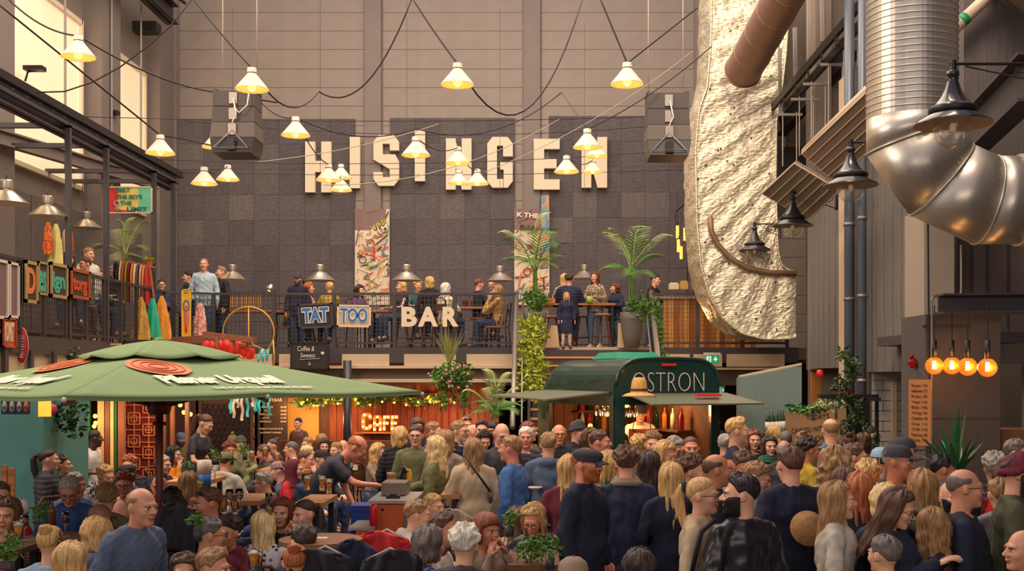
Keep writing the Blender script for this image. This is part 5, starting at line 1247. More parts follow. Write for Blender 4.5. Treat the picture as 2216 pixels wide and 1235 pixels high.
T(563, 963, -80, 'man in a grey suit jacket with cropped hair and white collar', h=1.42, hair='crop', hc='brown', tc='charcoal', hp=20, skin='r')
T(588, 950, -60, 'woman with brown hair swept up behind the grey suit', fem=1, hair='bun', hc='brown', tc='brown', arms='face')
T(628, 955, -90, 'man with cropped grey hair and a cream T-shirt', hair='crop', hc='dgrey', tc='cream', top='tee', h=1.38)
T(664, 947, -40, 'fair man in a yellow shirt near the coffee bar', hc='dblond', tc='yellow', top='shirt')
T(697, 940, 170, 'woman with fair hair before the coffee bar', fem=1, hair='bob', hc='dblond', tc='black')
T(701, 951, 20, 'woman with bushy brown hair and sunglasses in the far tables', fem=1, hair='wavy', hc='brown', tc='slate', acc=('sunglasses',), h=1.36)
T(668, 965, 100, 'guest with a white-blond crop left of the dark cap', hc='lblond', tc='white', h=1.36)
T(726, 958, -30, 'fair-haired man in a navy shirt left of the bending waiter', hc='dblond', tc='navy', h=1.36)
T(741, 952, -20, 'bald guest just behind the bending waiter', hair='bald', tc='beige', h=1.3)
T(697, 975, 60, 'guest in a black baseball cap in the middle tables', tc='black', acc=('cap:black',), h=1.34)
T(663, 975, 90, 'man in a green T-shirt with a white shoulder stripe drinking', h=1.42, hair='crop', hc='brown', tc='green', top='tee', arms='face')
T(640, 995, 80, 'woman in a maroon headscarf and red sleeves', h=1.36, fem=1, tc='red', top='long', acc=('hijab:burgundy',))
T(600, 998, -80, 'person in a dotted cap resting the cheek on one hand', h=1.34, tc='slate', top='tee', acc=('bandana:dots',), arms='face')
T(565, 1022, -80, 'grey-haired person with glasses in a blue sweater leaning on the table', h=1.34, hair='short', hc='grey', tc='cobalt', top='long', acc=('glasses',), lean=16)
T(707, 1000, 30, 'blond toddler in a white bib at the table end', h=1.15, hair='short', hc='lblond', tc='white', top='long', size=.72)
T(411, 1022, 160, 'girl with long fair hair in a pink top', h=1.36, fem=1, hair='long', hc='dblond', tc='pink', top='top')
T(821, 962, 70, 'woman with tousled blonde hair holding her hands to her face', h=1.40, fem=1, hair='wavy', hc='blond', tc='taupe', top='top', arms='face')
T(890, 1012, 20, 'blond toddler behind the toy penguin', h=1.25, hair='short', hc='blond', tc='grey', top='long', size=.8)
T(148, 1037, 15, 'elderly man with glasses in a blue jacket looking down at his glass', h=1.48, hair='short', hc='grey', skin='c', tc='cobalt', acc=('glasses',), hp=20, lean=14, size=1.05)
T(166, 1024, 60, 'grey-haired man sitting behind the elderly man in blue', h=1.42, hc='grey', skin='c', tc='slate')
T(268, 1025, 10, 'woman with curly auburn hair and glasses facing the camera', h=1.40, fem=1, hair='curly', hc='auburn', skin='c', tc='pink', top='top', acc=('glasses',))
T(273, 1006, -40, 'guest in a black flat cap and blue sweater before the red lattice', h=1.36, tc='cobalt', top='long', acc=('flatcap:black',))
T(278, 988, 0, 'ginger-haired guest behind the black flat cap', h=1.32, hair='curly', hc='ginger', tc='black')
T(232, 1008, 60, 'fair-haired guest in a black and white printed shirt bending forward', h=1.38, fem=1, hair='short', hc='blond', tc='bwprint', top='shirt', lean=30)
T(233, 1053, 190, 'woman with short tousled fair hair seen from behind', h=1.38, fem=1, hair='curly', hc='dblond', tc='olive')
T(222, 1090, 90, 'dark-skinned bald man with glasses at the left tables', h=1.36, hair='bald', skin='d', tc='brown', acc=('glasses',))
T(344, 1029, 10, 'bald man in a dark blue shirt just beside the umbrella pole', h=1.38, hair='bald', skin='r', tc='navy', top='shirt', arms='face')
T(375, 1056, 175, 'black-haired guest in a grey jacket right of the umbrella pole', h=1.42, hc='black', tc='slate')
T(387, 1076, 150, 'boy with dark hair in a grey-green T-shirt seen from behind', h=1.38, hc='dbrown', tc='dolive', top='tee')
T(447, 1058, -60, 'tanned man with sunglasses on his head in a light grey shirt', h=1.48, hair='quiff', hc='brown', skin='c', tc='lgrey', top='shirt', acc=('sunglasses',))
T(460, 1121, 110, 'grey-haired man with glasses in a pale blue shirt', h=1.36, hc='dgrey', skin='b', tc='lblue', top='shirt', acc=('glasses',), size=1.05)
T(491, 1121, -20, 'curly-haired woman with clasped hands beside the pale blue shirt', h=1.30, fem=1, hair='curly', hc='dbrown', skin='b', tc='burgundy', arms='face')
T(571, 1107, 185, 'blonde woman in a navy floral blouse seen from behind', h=1.34, fem=1, hair='half', hc='lblond', tc='floral', top='shirt')
T(610, 1080, -5, 'smiling woman with brown hair looking at the camera', h=1.38, fem=1, hair='half', hc='auburn', tc='black', top='top', skin='a')
T(656, 1083, -40, 'dark-haired woman with a topknot leaning to the smiling woman', h=1.38, fem=1, hair='pony', hc='dbrown', tc='charcoal', arms='face')
T(655, 1136, -150, 'dark-haired person in a black jacket with back turned at the round table', h=1.34, hair='short', hc='dbrown', tc='black', size=1.05)
T(640, 1180, 185, 'woman with a loose ginger-blonde topknot at the bottom edge', h=1.28, fem=1, hair='bun', hc='ginger', tc='charcoal')
T(398, 1200, 10, 'brown-haired person at the bottom edge looking down, left of the side-parted man', h=1.27, fem=1, hair='half', hc='brown', tc='grey')
T(466, 1190, 80, 'young man with side-parted light brown hair at the bottom edge', h=1.30, hair='quiff', hc='dblond', skin='b', tc='lblue')
T(325, 1106, 190, 'woman with long straight blonde hair at the left tables', h=1.36, fem=1, hair='long', hc='blond', tc='black', arms='table')
T(203, 1122, -120, 'woman with chin-length blonde hair turning left at the lower left', h=1.36, fem=1, hair='bob', hc='blond', tc='slate')
T(112, 1139, 175, 'woman with a twisted blonde updo and light blue top', h=1.36, fem=1, hair='bun', hc='blond', tc='lblue', top='shirt')
T(155, 1175, 180, 'woman with long straight copper-blonde hair at the bottom left', h=1.34, fem=1, hair='long', hc='blond', tc='beige')
T(12, 1080, 10, 'woman in a striped top and navy cardigan at the left edge', h=1.42, fem=1, hair='bob', hc='brown', skin='b', tc='stripes', top='long', size=1.1)
T(2, 1045, 40, 'person in a bright red sweater at the left edge', h=1.42, hc='brown', tc='red', top='long')
T(907, 1083, 100, 'blond man in a grey hooded top with a red hood lining', h=1.40, hc='dblond', tc='lgrey', top='hood')
T(940, 1070, 60, 'fair-haired child behind the man in the grey hooded top', h=1.36, hair='short', hc='blond', tc='olive', size=.9)
T(962, 1112, 80, 'young man with a brown quiff facing right at the lower centre', h=1.36, hair='quiff', hc='brown', skin='b', tc='white')
T(932, 1140, 130, 'person with straight ash-brown hair in a blue knitted jumper', h=1.34, fem=1, hair='bob', hc='dgrey', tc='blueprint', top='long', size=1.05)
T(1008, 1141, 170, 'white-haired person in a dark hooded jacket with back turned', h=1.34, hair='curly', hc='white', tc='charcoal', top='hood', size=1.05)
T(1056, 1113, 40, 'red-haired woman propping her face on both hands', h=1.36, fem=1, hair='bangs', hc='auburn', skin='c', tc='taupe', top='long', arms='face')
T(1150, 1096, -15, 'blonde woman with glasses in a black leather jacket looking down', h=1.38, fem=1, hair='half', hc='blond', skin='r', tc='leather', top='jacket', acc=('glasses',), hp=20)
T(1122, 1099, 150, 'brown-haired woman close behind the blonde in leather', h=1.34, fem=1, hair='long', hc='brown', tc='beige')
# oyster seller in the trailer and barista in the cafe
Q(1386, 877, None, 0, 'oyster seller in a white T-shirt and rust apron leaning from the trailer', s=152, floor=None, hair='short', hc='black', skin='b', tc='white', top='tee', arms='table', lean=10, acc=('glasses', 'beanie:black'))
Q(645, 905, None, -20, 'dark-clad barista behind the coffee bar', s=108, floor=0, hc='black', tc='brown', top='long', lean=0)
Q(1546, 895, None, 30, 'distant visitor in dark clothes right of the trailer', s=130, floor=0, hc='grey', tc='dnavy')
print('PEOPLE', len(PEOPLE), 'bodies', sum(len(v[4]) for v in _body.values()), 'garm', len(_garm))
# ================================================================ PARASOL
pz = 2.25; pc = P(345, 812, 240); pc.z = 0
ump = empty('parasol', (pc.x, pc.y, 0), 0, 'big green square market parasol with white and orange printing over the tables', 'parasol')
Rp = 2.36; aps = 2.66
M_pgreen = mat('parasol_green', (122, 146, 98), .8, var=.05, scale=3, bump=.05); M_pole = mat('parasol_pole', (118, 58, 42), .5, var=.15)
a0 = R(3)
cor = [Vector((Rp*math.cos(a0-k*math.pi/2), Rp*math.sin(a0-k*math.pi/2), pz)) for k in range(4)]   # 0 right, 1 front, 2 left, 3 back
for k in range(4):
    A, B = cor[k], cor[(k+1) % 4]; ap = Vector((0, 0, aps))
    def fn(u, v, A=A, B=B):
        e = A.lerp(B, u); p = e.lerp(ap, v*.80)
        p.z -= .10*math.sin(math.pi*u)**2*math.sin(math.pi*min(1, v*.9+.1))*.0 + .012*math.sin(math.pi*v)*(1-.4*abs(2*u-1)); p.z -= .02*(1-v)*abs(math.sin(2*math.pi*u)); return p
    m = MB().grid(fn, 24, 12); o = m.build('canopy_panel', M_pgreen, ump, smooth=True); md = o.modifiers.new('s', 'SOLIDIFY'); md.thickness = .008
    m = MB().grid(lambda u, v: A.lerp(B, u)+Vector((0, 0, -.035*v+.012-.02*abs(math.sin(2*math.pi*u)))), 24, 1); m.build('hem', M_pgreen, ump, smooth=True)
vz = aps-.06
m = MB()
for k in range(8):
    a = a0-k*math.pi/4; b = a-math.pi/4
    r0, r1 = (.72, .64) if k % 2 == 0 else (.64, .72)
    p0 = Vector((r0*math.cos(a), r0*math.sin(a), vz-.03)); p1 = Vector((r1*math.cos(b), r1*math.sin(b), vz-.03)); t = Vector((0, 0, aps+.055))
    def fn(u, v): 
        q = p0.lerp(p1, u).lerp(t, v); q.z -= .03*math.sin(math.pi*u)*(1-v)-.02*math.sin(3.14*v); return q
    m.grid(fn, 6, 6)
m.ball((0, 0, aps+.055), (.05, .05, .03), 12, 6)
o = m.build('vent_cap', M_pgreen, ump, smooth=True); o.modifiers.new('s', 'SOLIDIFY').thickness = .008
MB().tube([(0, 0, 0), (0, 0, aps+.03)], .034, 16).build('pole', M_pole, ump, smooth=True)
MB().lathe([(0, 0), (.4, 0), (.4, .04), (.06, .08), (.06, .3), (0, .3)], 24).build('base', M_dark, ump, smooth=True)
MB().tube([(0, 0, pz-.20), (0, 0, pz-.08)], [.09, .12], 16).tube([(0, 0, pz-.3), (0, 0, pz-.27)], .06, 16).build('hub', M_pole, ump, smooth=True)
for k in range(8):
    a = a0-k*math.pi/4; rr_ = Rp if k % 2 == 0 else Rp*math.cos(math.pi/4)
    e = Vector((rr_*math.cos(a), rr_*math.sin(a), pz-.02)); tp = Vector((0, 0, aps-.02))
    MB().bar(e-UZ*.03, tp-UZ*.05, .025, .035).build('rib', M_pole, ump)
    MB().bar((.08*math.cos(a), .08*math.sin(a), pz-.12), e.lerp(tp, .55)-UZ*.06, .024, .03).build('strut', M_pole, ump)
    MB().ball(e, .02, 8, 6).build('rib_tip', M_white, ump, smooth=True)
def panel_text(k, txt, u0, v0, w, h, m_, name='lettering', **kw):
    A, B = cor[(k+1) % 4], cor[k]                     # reading direction left to right seen from outside
    ex = (B-A).normalized(); mid = A.lerp(B, .5); ey = (Vector((0, 0, aps))-mid).normalized()
    Lp = (B-A).length; H = (Vector((0, 0, aps))-mid).length
    o_ = mid+ex*(u0*Lp)+ey*(v0*H); en = ex.cross(ey).normalized(); o_ = o_+en*.006
    return text(name, txt, o_, ex, ey, .2, m_, ump, width=w, height=h, extrude=.002, **kw)
M_print = mat('white_print', (232, 230, 208), .7); M_or = mat('orange_print', (226, 130, 88), .7); M_pg2 = mat('parasol_pattern', (198, 110, 72), .7)
panel_text(0, 'Pilsner Urquell', -.04, .27, 1.12, .34, M_print, bold=.01, shear=.1)
panel_text(0, 'THE PURE PILSNER FROM PILSEN', .03, .11, .95, .06, M_print, bold=.004)
panel_text(1, 'Pilsner Urquell', .0, .27, 1.12, .34, M_print, bold=.01, shear=.1)
panel_text(1, 'THE PURE PILSNER FROM PILSEN', .07, .11, .95, .06, M_print, bold=.004)
def seal(k, u0, v0):
    A, B = cor[(k+1) % 4], cor[k]; ex = (B-A).normalized(); mid = A.lerp(B, .5); ey = (Vector((0, 0, aps))-mid).normalized(); H = (Vector((0, 0, aps))-mid).length
    o_ = mid+ex*(u0*(B-A).length)+ey*(v0*H)+ex.cross(ey).normalized()*.006
    n = 40; M3 = frame_M(o_, ex, ey)
    m = MB(); m.v = [M3 @ Vector((.26*math.cos(2*math.pi*i/n)*(1+.03*math.sin(7*i)), .28*math.sin(2*math.pi*i/n)*(1+.03*math.sin(5*i)), .003)) for i in range(n)]; m.f = [tuple(range(n))]; m.m = [0]; m.v = [tuple(v) for v in m.v]
    m.build('seal', M_or, ump)
    for rr_ in (.80, .55, .3):
        m = MB().tube([M3 @ Vector((.26*rr_*math.cos(2*math.pi*i/n), .28*rr_*math.sin(2*math.pi*i/n), .006)) for i in range(n+1)], .008, 5, cap=False); m.build('seal_ring', M_pg2, ump)
seal(0, -.14, .52); seal(1, -.1, .58)
# ================================================================ OYSTER TRAILER
C0 = Vector((.98, 14.6, 0)); C1 = Vector((2.38, 15.15, 0)); ez_ = (C1-C0).normalized(); wv_ = Vector((-ez_.y, ez_.x, 0)); WT = (C1-C0).length+.02; LTR = 2.65
tr = empty('food_trailer', C0, math.atan2(ez_.y, ez_.x), 'dark green rounded oyster trailer with open hatches in front of the stairs', 'trailer')
M_tg = mat('trailer_green', (24, 62, 58), .3, .1, coat=.4); M_tin = mat('trailer_inside', (120, 74, 44), .7, var=.3, scale=7)
zt, zb = 2.60, .35
def sec(u, r=.32):                                      # roof height across the width u 0..WT
    x = min(u, WT-u)
    return zt+.035*math.sin(math.pi*u/WT)-(r-math.sqrt(max(0, r*r-(r-x)**2)) if x < r else 0)
us = [WT*(.5-.5*math.cos(math.pi*i/24)) for i in range(25)]
# local frame: x along the end wall, y along the length
def roofpt(u, v): 
    e = min(1, (LTR-v)/.5); drop = .5*(1-math.sqrt(max(0, 1-(1-e)**2)))
    return Vector((u, v, sec(u)-drop))
m = MB(); m.grid(lambda a, b: roofpt(us[int(round(a*24))], LTR*b), 24, 24)
# side walls above the hatch line: left (x=0) and right (x=WT), down to z 2.13
for x_ in (0, WT):
    m.grid(lambda a, b: Vector((x_, LTR*a, 2.0+(max(2.02, roofpt(x_, LTR*a).z)-2.0)*b)), 24, 2)
    m.box((x_-.02, 0, zb), (x_+.02, LTR*1.0, 1.12)); m.box((x_-.02, 0, 1.1), (x_+.02, .12, 2.1)); m.box((x_-.02, 2.2, 1.1), (x_+.02, LTR, 2.1))
m.box((0, LTR-.03, zb), (WT, LTR, 2.12)); o = m.build('body', M_tg, tr, smooth=False); o.modifiers.new('s', 'SOLIDIFY').thickness = .015
# end wall with the sign, opening below
m = MB(); poly = [(0, 2.02)]+[(u, sec(u)) for u in us]+[(WT, 2.02)]
m.prism(poly, (0, -.03, 0), UX, UZ, UY, .05); m.box((0, -.03, zb), (WT, .03, 1.12)); m.box((0, -.035, 1.0), (.13, .03, 2.1)); m.box((WT-.13, -.035, 1.0), (WT, .03, 2.1))
fixn(m.build('end_wall', M_tg, tr))
m = MB().tube([Vector((u, -.035, sec(u)-.01)) for u in us], .022, 6); m.build('edge_trim', M_tg, tr, smooth=True)
text('lettering', 'OSTRON', (WT*.50, -.045, 2.30), UX, UZ, .3, mat('chalk_white', (214, 196, 180), .8), tr, width=1.05, height=.25, extrude=.003, bold=-.007)
MB().box((WT*.5-.0-.10, -.06, 2.525), (WT*.5+.10, -.03, 2.555)).build('tail_light', mat('red_plastic', (210, 30, 40), .3, emit=.3), tr)
MB().add([(.35, .7, 2.63), (1.05, .7, 2.63), (1.05, 1.5, 2.63), (.35, 1.5, 2.63), (.42, .8, 2.72), (.98, .8, 2.72), (.98, 1.4, 2.72), (.42, 1.4, 2.72)], [(4, 5, 6, 7), (0, 1, 5, 4), (1, 2, 6, 5), (2, 3, 7, 6), (3, 0, 4, 7)]).build('roof_vent', mat('vent_green', (30, 140, 110), .3, .1), tr)
M_aw = mat('awning_grey_green', (116, 122, 104), .35, .2)
def slab(pts, t, name, mt=M_aw):
    q = [Vector(p) for p in pts]; n = (q[1]-q[0]).cross(q[3]-q[0]).normalized()*t
    m = MB().add(q+[v+n for v in q], [(0, 1, 2, 3), (7, 6, 5, 4), (0, 4, 5, 1), (1, 5, 6, 2), (2, 6, 7, 3), (3, 7, 4, 0)]); o = m.build(name, mt, tr); return fixn(o)
slab([(.15, -.04, 2.17), (WT+.1, -.04, 2.17), (WT+.16, -.86, 2.05), (.10, -.86, 2.05)], .02, 'hatch')
slab([(-.03, .1, 2.17), (-.03, 2.3, 2.17), (-.90, 2.3, 2.10), (-.90, .1, 2.08)], .02, 'hatch')
MB().box((.9, -.55, 2.135), (1.25, -.45, 2.16)).build('red_tag', mat('red_plastic', (210, 30, 40), .3), tr)
MB().box((.02, .02, 1.05), (WT-.02, LTR-.05, 1.10)).build('counter', M_wood, tr)
for k in range(9):
    MB().box((.03+k*.17, LTR-.10, 1.1), (.19+k*.17, LTR-.05, 2.1)).build('back_board', M_tin, tr)
MB().box((WT-.08, .1, 1.1), (WT-.05, LTR-.1, 2.1)).build('side_panelling', M_tin, tr)
for z in (1.55, 1.85): MB().box((.5, LTR-.32, z), (WT-.1, LTR-.1, z+.025)).build('shelf', M_woodd, tr)
MB().box((WT-.34, .5, 1.62), (WT-.1, LTR-.3, 1.645)).build('shelf', M_woodd, tr)
for k in range(2):
    x_ = .22+.32*k; MB().bar((x_, .25+k*.5, 2.02), (x_+.35, .25+k*.5, 2.02), .015).build('glass_rail', M_gsteel, tr)
MTW = tr.matrix_basis.copy(); MTW = Matrix.Translation(C0) @ Matrix.Rotation(math.atan2(ez_.y, ez_.x), 4, 'Z')
def TW(x, y, z): return MTW @ Vector((x, y, z))
wg = MB().lathe([(0, .0), (.032, .0), (.004, .006), (.004, .08), (.03, .11), (.038, .15), (.030, .19)], 14).mesh('wine_glass', M_glass, True)
n = 0
for i in range(4):
    for j in range(5):
        o = bpy.data.objects.new('wine_glass', wg); link(o); o.location = TW(.12+i*.085, .16+j*.16, 2.045); o.rotation_euler = (math.pi, 0, 0)
        tag(o, 'stemmed glass hanging upside down under the roof of the oyster trailer', 'glass', 'stemmed glasses hanging in the trailer')
def bottle_mesh(c, h=.30, r=.036, neck=.45):
    return MB().lathe([(0, 0), (r, 0), (r, h*.60), (r*.9, h*.68), (r*.36, h*.80), (r*.34, h), (0, h)], 14).mesh('bottle', c, True)
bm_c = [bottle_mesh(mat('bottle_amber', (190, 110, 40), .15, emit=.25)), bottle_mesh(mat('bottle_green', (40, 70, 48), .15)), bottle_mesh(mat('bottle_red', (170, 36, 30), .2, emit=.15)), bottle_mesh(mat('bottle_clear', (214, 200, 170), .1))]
for z in (1.125+.45, 1.875):
    for i in range(6):
        o = bpy.data.objects.new('bottle', bm_c[(i*7+int(z*10)) % 4]); link(o); o.location = TW(.62+i*.12, LTR-.2, z); tag(o, 'bottle on the shelves inside the oyster trailer', 'bottle', 'bottles inside the trailer')
for i in range(6):
    o = bpy.data.objects.new('bottle', bm_c[(i*5+2) % 4]); link(o); o.location = TW(WT-.2, .65+i*.25, 1.645); tag(o, ['nearest', 'second nearest', 'third nearest', 'fourth nearest', 'second farthest', 'farthest'][i]+' bottle on the right-hand shelf inside the oyster trailer', 'bottle', 'bottles on the trailer side shelf')
for i, (x_, y_, z_) in enumerate([(.30, 1.9, 1.72), (.55, 2.0, 1.66), (.75, 1.2, 1.98), (1.2, 1.6, 1.92)]):
    o = MB().ball((0, 0, 0), .035, 12, 8).build('lamp_bulb', M_bulbo, smooth=True, label='glowing bare bulb inside the trailer, ' + ['lower left', 'lower centre', 'upper left', 'upper right'][i], cat='lamp'); o.location = TW(x_, y_, z_)
light('POINT', 'trailer_light', TW(.6, 1.3, 1.9), 16, (1, .50, .18), .1)
light('POINT', 'trailer_light', TW(1.05, .8, 1.95), 12, (1, .55, .22), .1)
t = empty('apron', P(1386, 934, 152)+Vector((0, -.24, 0)), 0, 'rust leather apron with dark straps worn by the oyster seller', 'apron')
MB().grid(lambda u, v: Vector(((u-.5)*.36, .05*(2*u-1)**2, -.25+.30*v)), 8, 6).build('bib', mat('rust_leather', (150, 62, 36), .6, var=.15), t).modifiers.new('s', 'SOLIDIFY').thickness = .01
for s_ in (-1, 1): MB().bar((s_*.13, .02, .03), (s_*.09, .07, .30), .03, .01).build('strap', M_black, t)
t = empty('straw_hat', P(1383, 851, 184), 0, 'wide-brimmed straw hat hanging from the right hatch of the trailer', 'hat')
M_st = mat('straw', (208, 160, 88), .8, var=.2, scale=30, bump=.3)
MB().lathe([(0, .19), (.06, .185), (.085, .15), (.10, .03), (.105, .01), (.16, -.005), (.205, -.03), (.20, -.037), (.155, -.012), (.095, .0)], 32).build('hat_body', M_st, t, smooth=True)
MB().lathe([(.103, .03), (.106, .03), (.104, .06), (.101, .06)], 32).build('hat_band', M_woodd, t, smooth=True)
# ================================================================ SHOPS UNDER THE DECK
YC_ = 24.2; sc_ = F/YC_
cf = MB().box((P(560, 0, sc_).x, YC_+.05, 0), (P(1080, 0, sc_).x, YC_+.12, 2.7)).build('wall_cafe', M_woodd, kind='structure')
for i in range(34):
    w = (P(1080, 0, sc_).x-P(560, 0, sc_).x)/34; x = P(560, 0, sc_).x+i*w
    if i not in (5, 6, 7, 8, 9): MB().box((x+.004, YC_+.0+.01*(i % 3), .9), (x+w-.004, YC_+.05, 2.35)).build('plank', M_woodr, cf)
for x in (748, 820, 905, 985): MB().box((P(x, 0, sc_).x-.06, YC_-.06, .9), (P(x, 0, sc_).x+.06, YC_, 2.3)).build('post', M_woodr, cf)
MB().box((P(700, 0, sc_).x, YC_-.09, 1.93), (P(1010, 0, sc_).x, YC_-.02, 2.03)).build('rail', M_woodr, cf)
MB().box((P(612, 0, sc_).x, YC_-.0, 1.0), (P(690, 0, sc_).x, YC_+.06, 2.2)).build('back_panel', mat('lit_yellow_panel', (206, 160, 84), .6, var=.15, scale=2), cf)
MB().box((P(610, 0, sc_).x, YC_-.75, 0), (P(1060, 0, sc_).x, YC_-.55, 1.05)).build('bar_counter', M_woodd, kind=None, label='dark wooden coffee bar counter under the deck', cat='counter')
# marquee letters
mq = empty('marquee_sign', P(824, 935, sc_)-UY*.25, 0, 'lit orange marquee letters spelling cafe with small bulbs', 'sign')
M_mq = mat('marquee_face', (226, 110, 30), .5, emit=.25, ec=(255, 120, 20)); M_bb = mat('marquee_bulb', (255, 235, 170), .3, emit=14, ec=(255, 205, 110))
sq = F/(YC_-.25)
def mqletter(polys, bulbs, x0, y0, x1, y1):
    w = (x1-x0)/sq; h = (y1-y0)/sq; m = MB()
    for p in polys: m.prism([(a*w, b*h) for a, b in p], (0, -.06, 0), UX, UZ, UY, .08)
    o = fixn(m.build('letter', M_mq, mq)); o.location = P(x0, y1, sq)-mq.location
    b = MB()
    for a, c in bulbs: b.ball((a*w, -.075, c*h), .022, 8, 6)
    b.build('bulbs', M_bb, o, smooth=True, kind='stuff')
mqletter([[(0, .15), (.2, 0), (.8, 0), (1, .15), (1, .35), (.68, .35), (.68, .22), (.34, .22), (.34, .2)], [(0, .15), (.34, .15), (.34, .8), (0, .85)], [(0, .85), (.34, .78), (.68, .78), (.68, .62), (1, .62), (1, .85), (.8, 1), (.2, 1)]], [(.17, .2), (.17, .5), (.3, .88), (.8, .8), (.8, .2), (.5, .1)], 783, 893, 806, 930)
mqletter([[(0, 0), (.34, 0), (.34, .8), (.0, .8)], [(.66, 0), (1, 0), (1, .8), (.66, .8)], [(0, .8), (1, .8), (.8, 1), (.2, 1)], [(.34, .3), (.66, .3), (.66, .5), (.34, .5)]], [(.17, .1), (.17, .5), (.5, .88), (.83, .5), (.83, .1), (.5, .4)], 808, 898, 827, 932)
mqletter([[(0, 0), (.4, 0), (.4, 1), (0, 1)], [(.4, .78), (1, .78), (1, 1), (.4, 1)], [(.4, .4), (.85, .4), (.85, .6), (.4, .6)]], [(.2, .15), (.2, .5), (.3, .88), (.8, .88), (.65, .5)], 829, 898, 844, 932)
mqletter([[(0, 0), (.4, 0), (.4, 1), (0, 1)], [(.4, .78), (1, .78), (1, 1), (.4, 1)], [(.4, .4), (.85, .4), (.85, .6), (.4, .6)], [(.4, 0), (1, 0), (1, .22), (.4, .22)]], [(.2, .15), (.2, .5), (.3, .88), (.8, .88), (.65, .5), (.8, .1)], 846, 898, 862, 932)
light('POINT', 'marquee_glow', P(824, 915, sc_)-UY*.9, 5, (1, .45, .12), .2)
for x, yy_ in ((650, 880), (760, 862), (940, 865), (1010, 900), (700, 900)): light('POINT', 'cafe_light', P(x, yy_, sc_)-UY*.8, 20, (1, .50, .18), .08)
MB().box((P(775, 0, sc_).x, YC_-.4, zat(936, sc_)), (P(872, 0, sc_).x, YC_-.05, zat(933, sc_))).build('wall_shelf', M_wood, label='lit wooden shelf under the marquee letters', cat='shelf')
# menu board
mb = empty('menu_board', P(590, 915, 104)-UY*0, 0, 'tall dark chalk menu board of the coffee bar with cream writing', 'menu board')
MB().box((-.31, -.02, -.55), (.31, .02, .55)).build('board', mat('chalkboard', (66, 50, 44), .8), mb)
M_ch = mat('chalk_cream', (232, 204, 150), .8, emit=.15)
text('lettering', 'KAFFEBAR', (0, -.03, .48), UX, UZ, .1, M_ch, mb, width=.40, height=.07, extrude=.002)
for k, (a, b) in enumerate([('FILTERKAFFE', '30 KR'), ('TE', '30 KR'), ('CAPPUCCINO', '40 KR'), ('LATTE', '42 KR'), ('ESPRESSO', '28 KR')]):
    text('lettering', a, (-.14, -.03, .33-k*.075), UX, UZ, .055, M_ch, mb, width=.05*len(a)*.5+.03, height=.035, extrude=.002); text('lettering', b, (.23, -.03, .33-k*.075), UX, UZ, .055, M_ch, mb, width=.12, height=.035, extrude=.002)
for k, a in enumerate(['CROISSANT 30 KR KAKA 35 KR', 'GLUTENFRITT VEGANSKT']): text('lettering', a, (-.03, -.03, -.12-k*.08), UX, UZ, .05, M_ch, mb, width=.5-.05*k, height=.035, extrude=.002)
MB().box((P(562, 0, 105).x-.03, F/104-.02, .3), (P(562, 0, 105).x+.02, F/104+.06, 2.4)).build('trim_40', mat('pale_batten', (190, 150, 110), .6), kind='structure')
# steel support column of the deck
for x in (757,): MB().tube([(dx(x), YD-.3, 0), (dx(x), YD-.3, 2.7)], .085, 20).build('column_deck', mat('blue_black_steel', (62, 60, 68), .35, .4), smooth=True, kind='structure')
# leafy garlands with lights along the shop fronts
def leaves(m, c, R0, n, size, flat=.6, rs=rnd):
    for _ in range(n):
        d = Vector((rs.gauss(0, 1), rs.gauss(0, 1), rs.gauss(0, 1))); d.normalize(); p = Vector(c)+Vector((d.x*R0[0], d.y*R0[1], d.z*R0[2]))*rs.random()**.4
        a = Vector((rs.gauss(0, 1), rs.gauss(0, 1), rs.gauss(0, .7))).normalized(); b = a.cross(Vector((rs.gauss(0, 1), rs.gauss(0, 1), rs.gauss(0, 1)))).normalized(); s = size*(.6+.8*rs.random())
        n_ = a.cross(b)*s*.12
        m.add([p, p+a*s*.45+b*s*.26-n_, p+a*s, p+a*s*.45-b*s*.26-n_, p+a*s*.5+n_*.6], [(0, 1, 4), (1, 2, 4), (2, 3, 4), (3, 0, 4)])
def garland(x0, x1, y, lb, n=420):
    g_ = empty('garland', P((x0+x1)/2, y, sc_+2), 0, lb, 'garland'); m = MB(); m2 = MB()
    for k in range(n):
        x = x0+(x1-x0)*rnd.random(); leaves(m if k % 3 else m2, P(x, y+5*math.sin(x*.05)+rnd.gauss(0, 4), sc_+2)-g_.location, (.05, .1, .05), 1, .11)
    m.build('leaves', M_greend, g_, kind='stuff'); m2.build('light_leaves', M_greenl, g_, kind='stuff')
    MB().tube([P(x0+(x1-x0)*k/10, y+5*math.sin((x0+(x1-x0)*k/10)*.05), sc_+2)-g_.location for k in range(11)], .012, 5).build('vine', M_woodd, g_)
    b = MB()
    for k in range(int((x1-x0)/26)): b.ball(P(x0+13+26*k, y+8+4*math.sin(k*2.), sc_+3)-g_.location, .022, 8, 6)
    b.build('fairy_lights', M_bulbo, g_, kind='stuff')
garland(640, 745, 866, 'leafy garland with warm lights left of the blue-black column', 260)
garland(762, 1010, 864, 'leafy garland with warm lights above the cafe letters', 520)
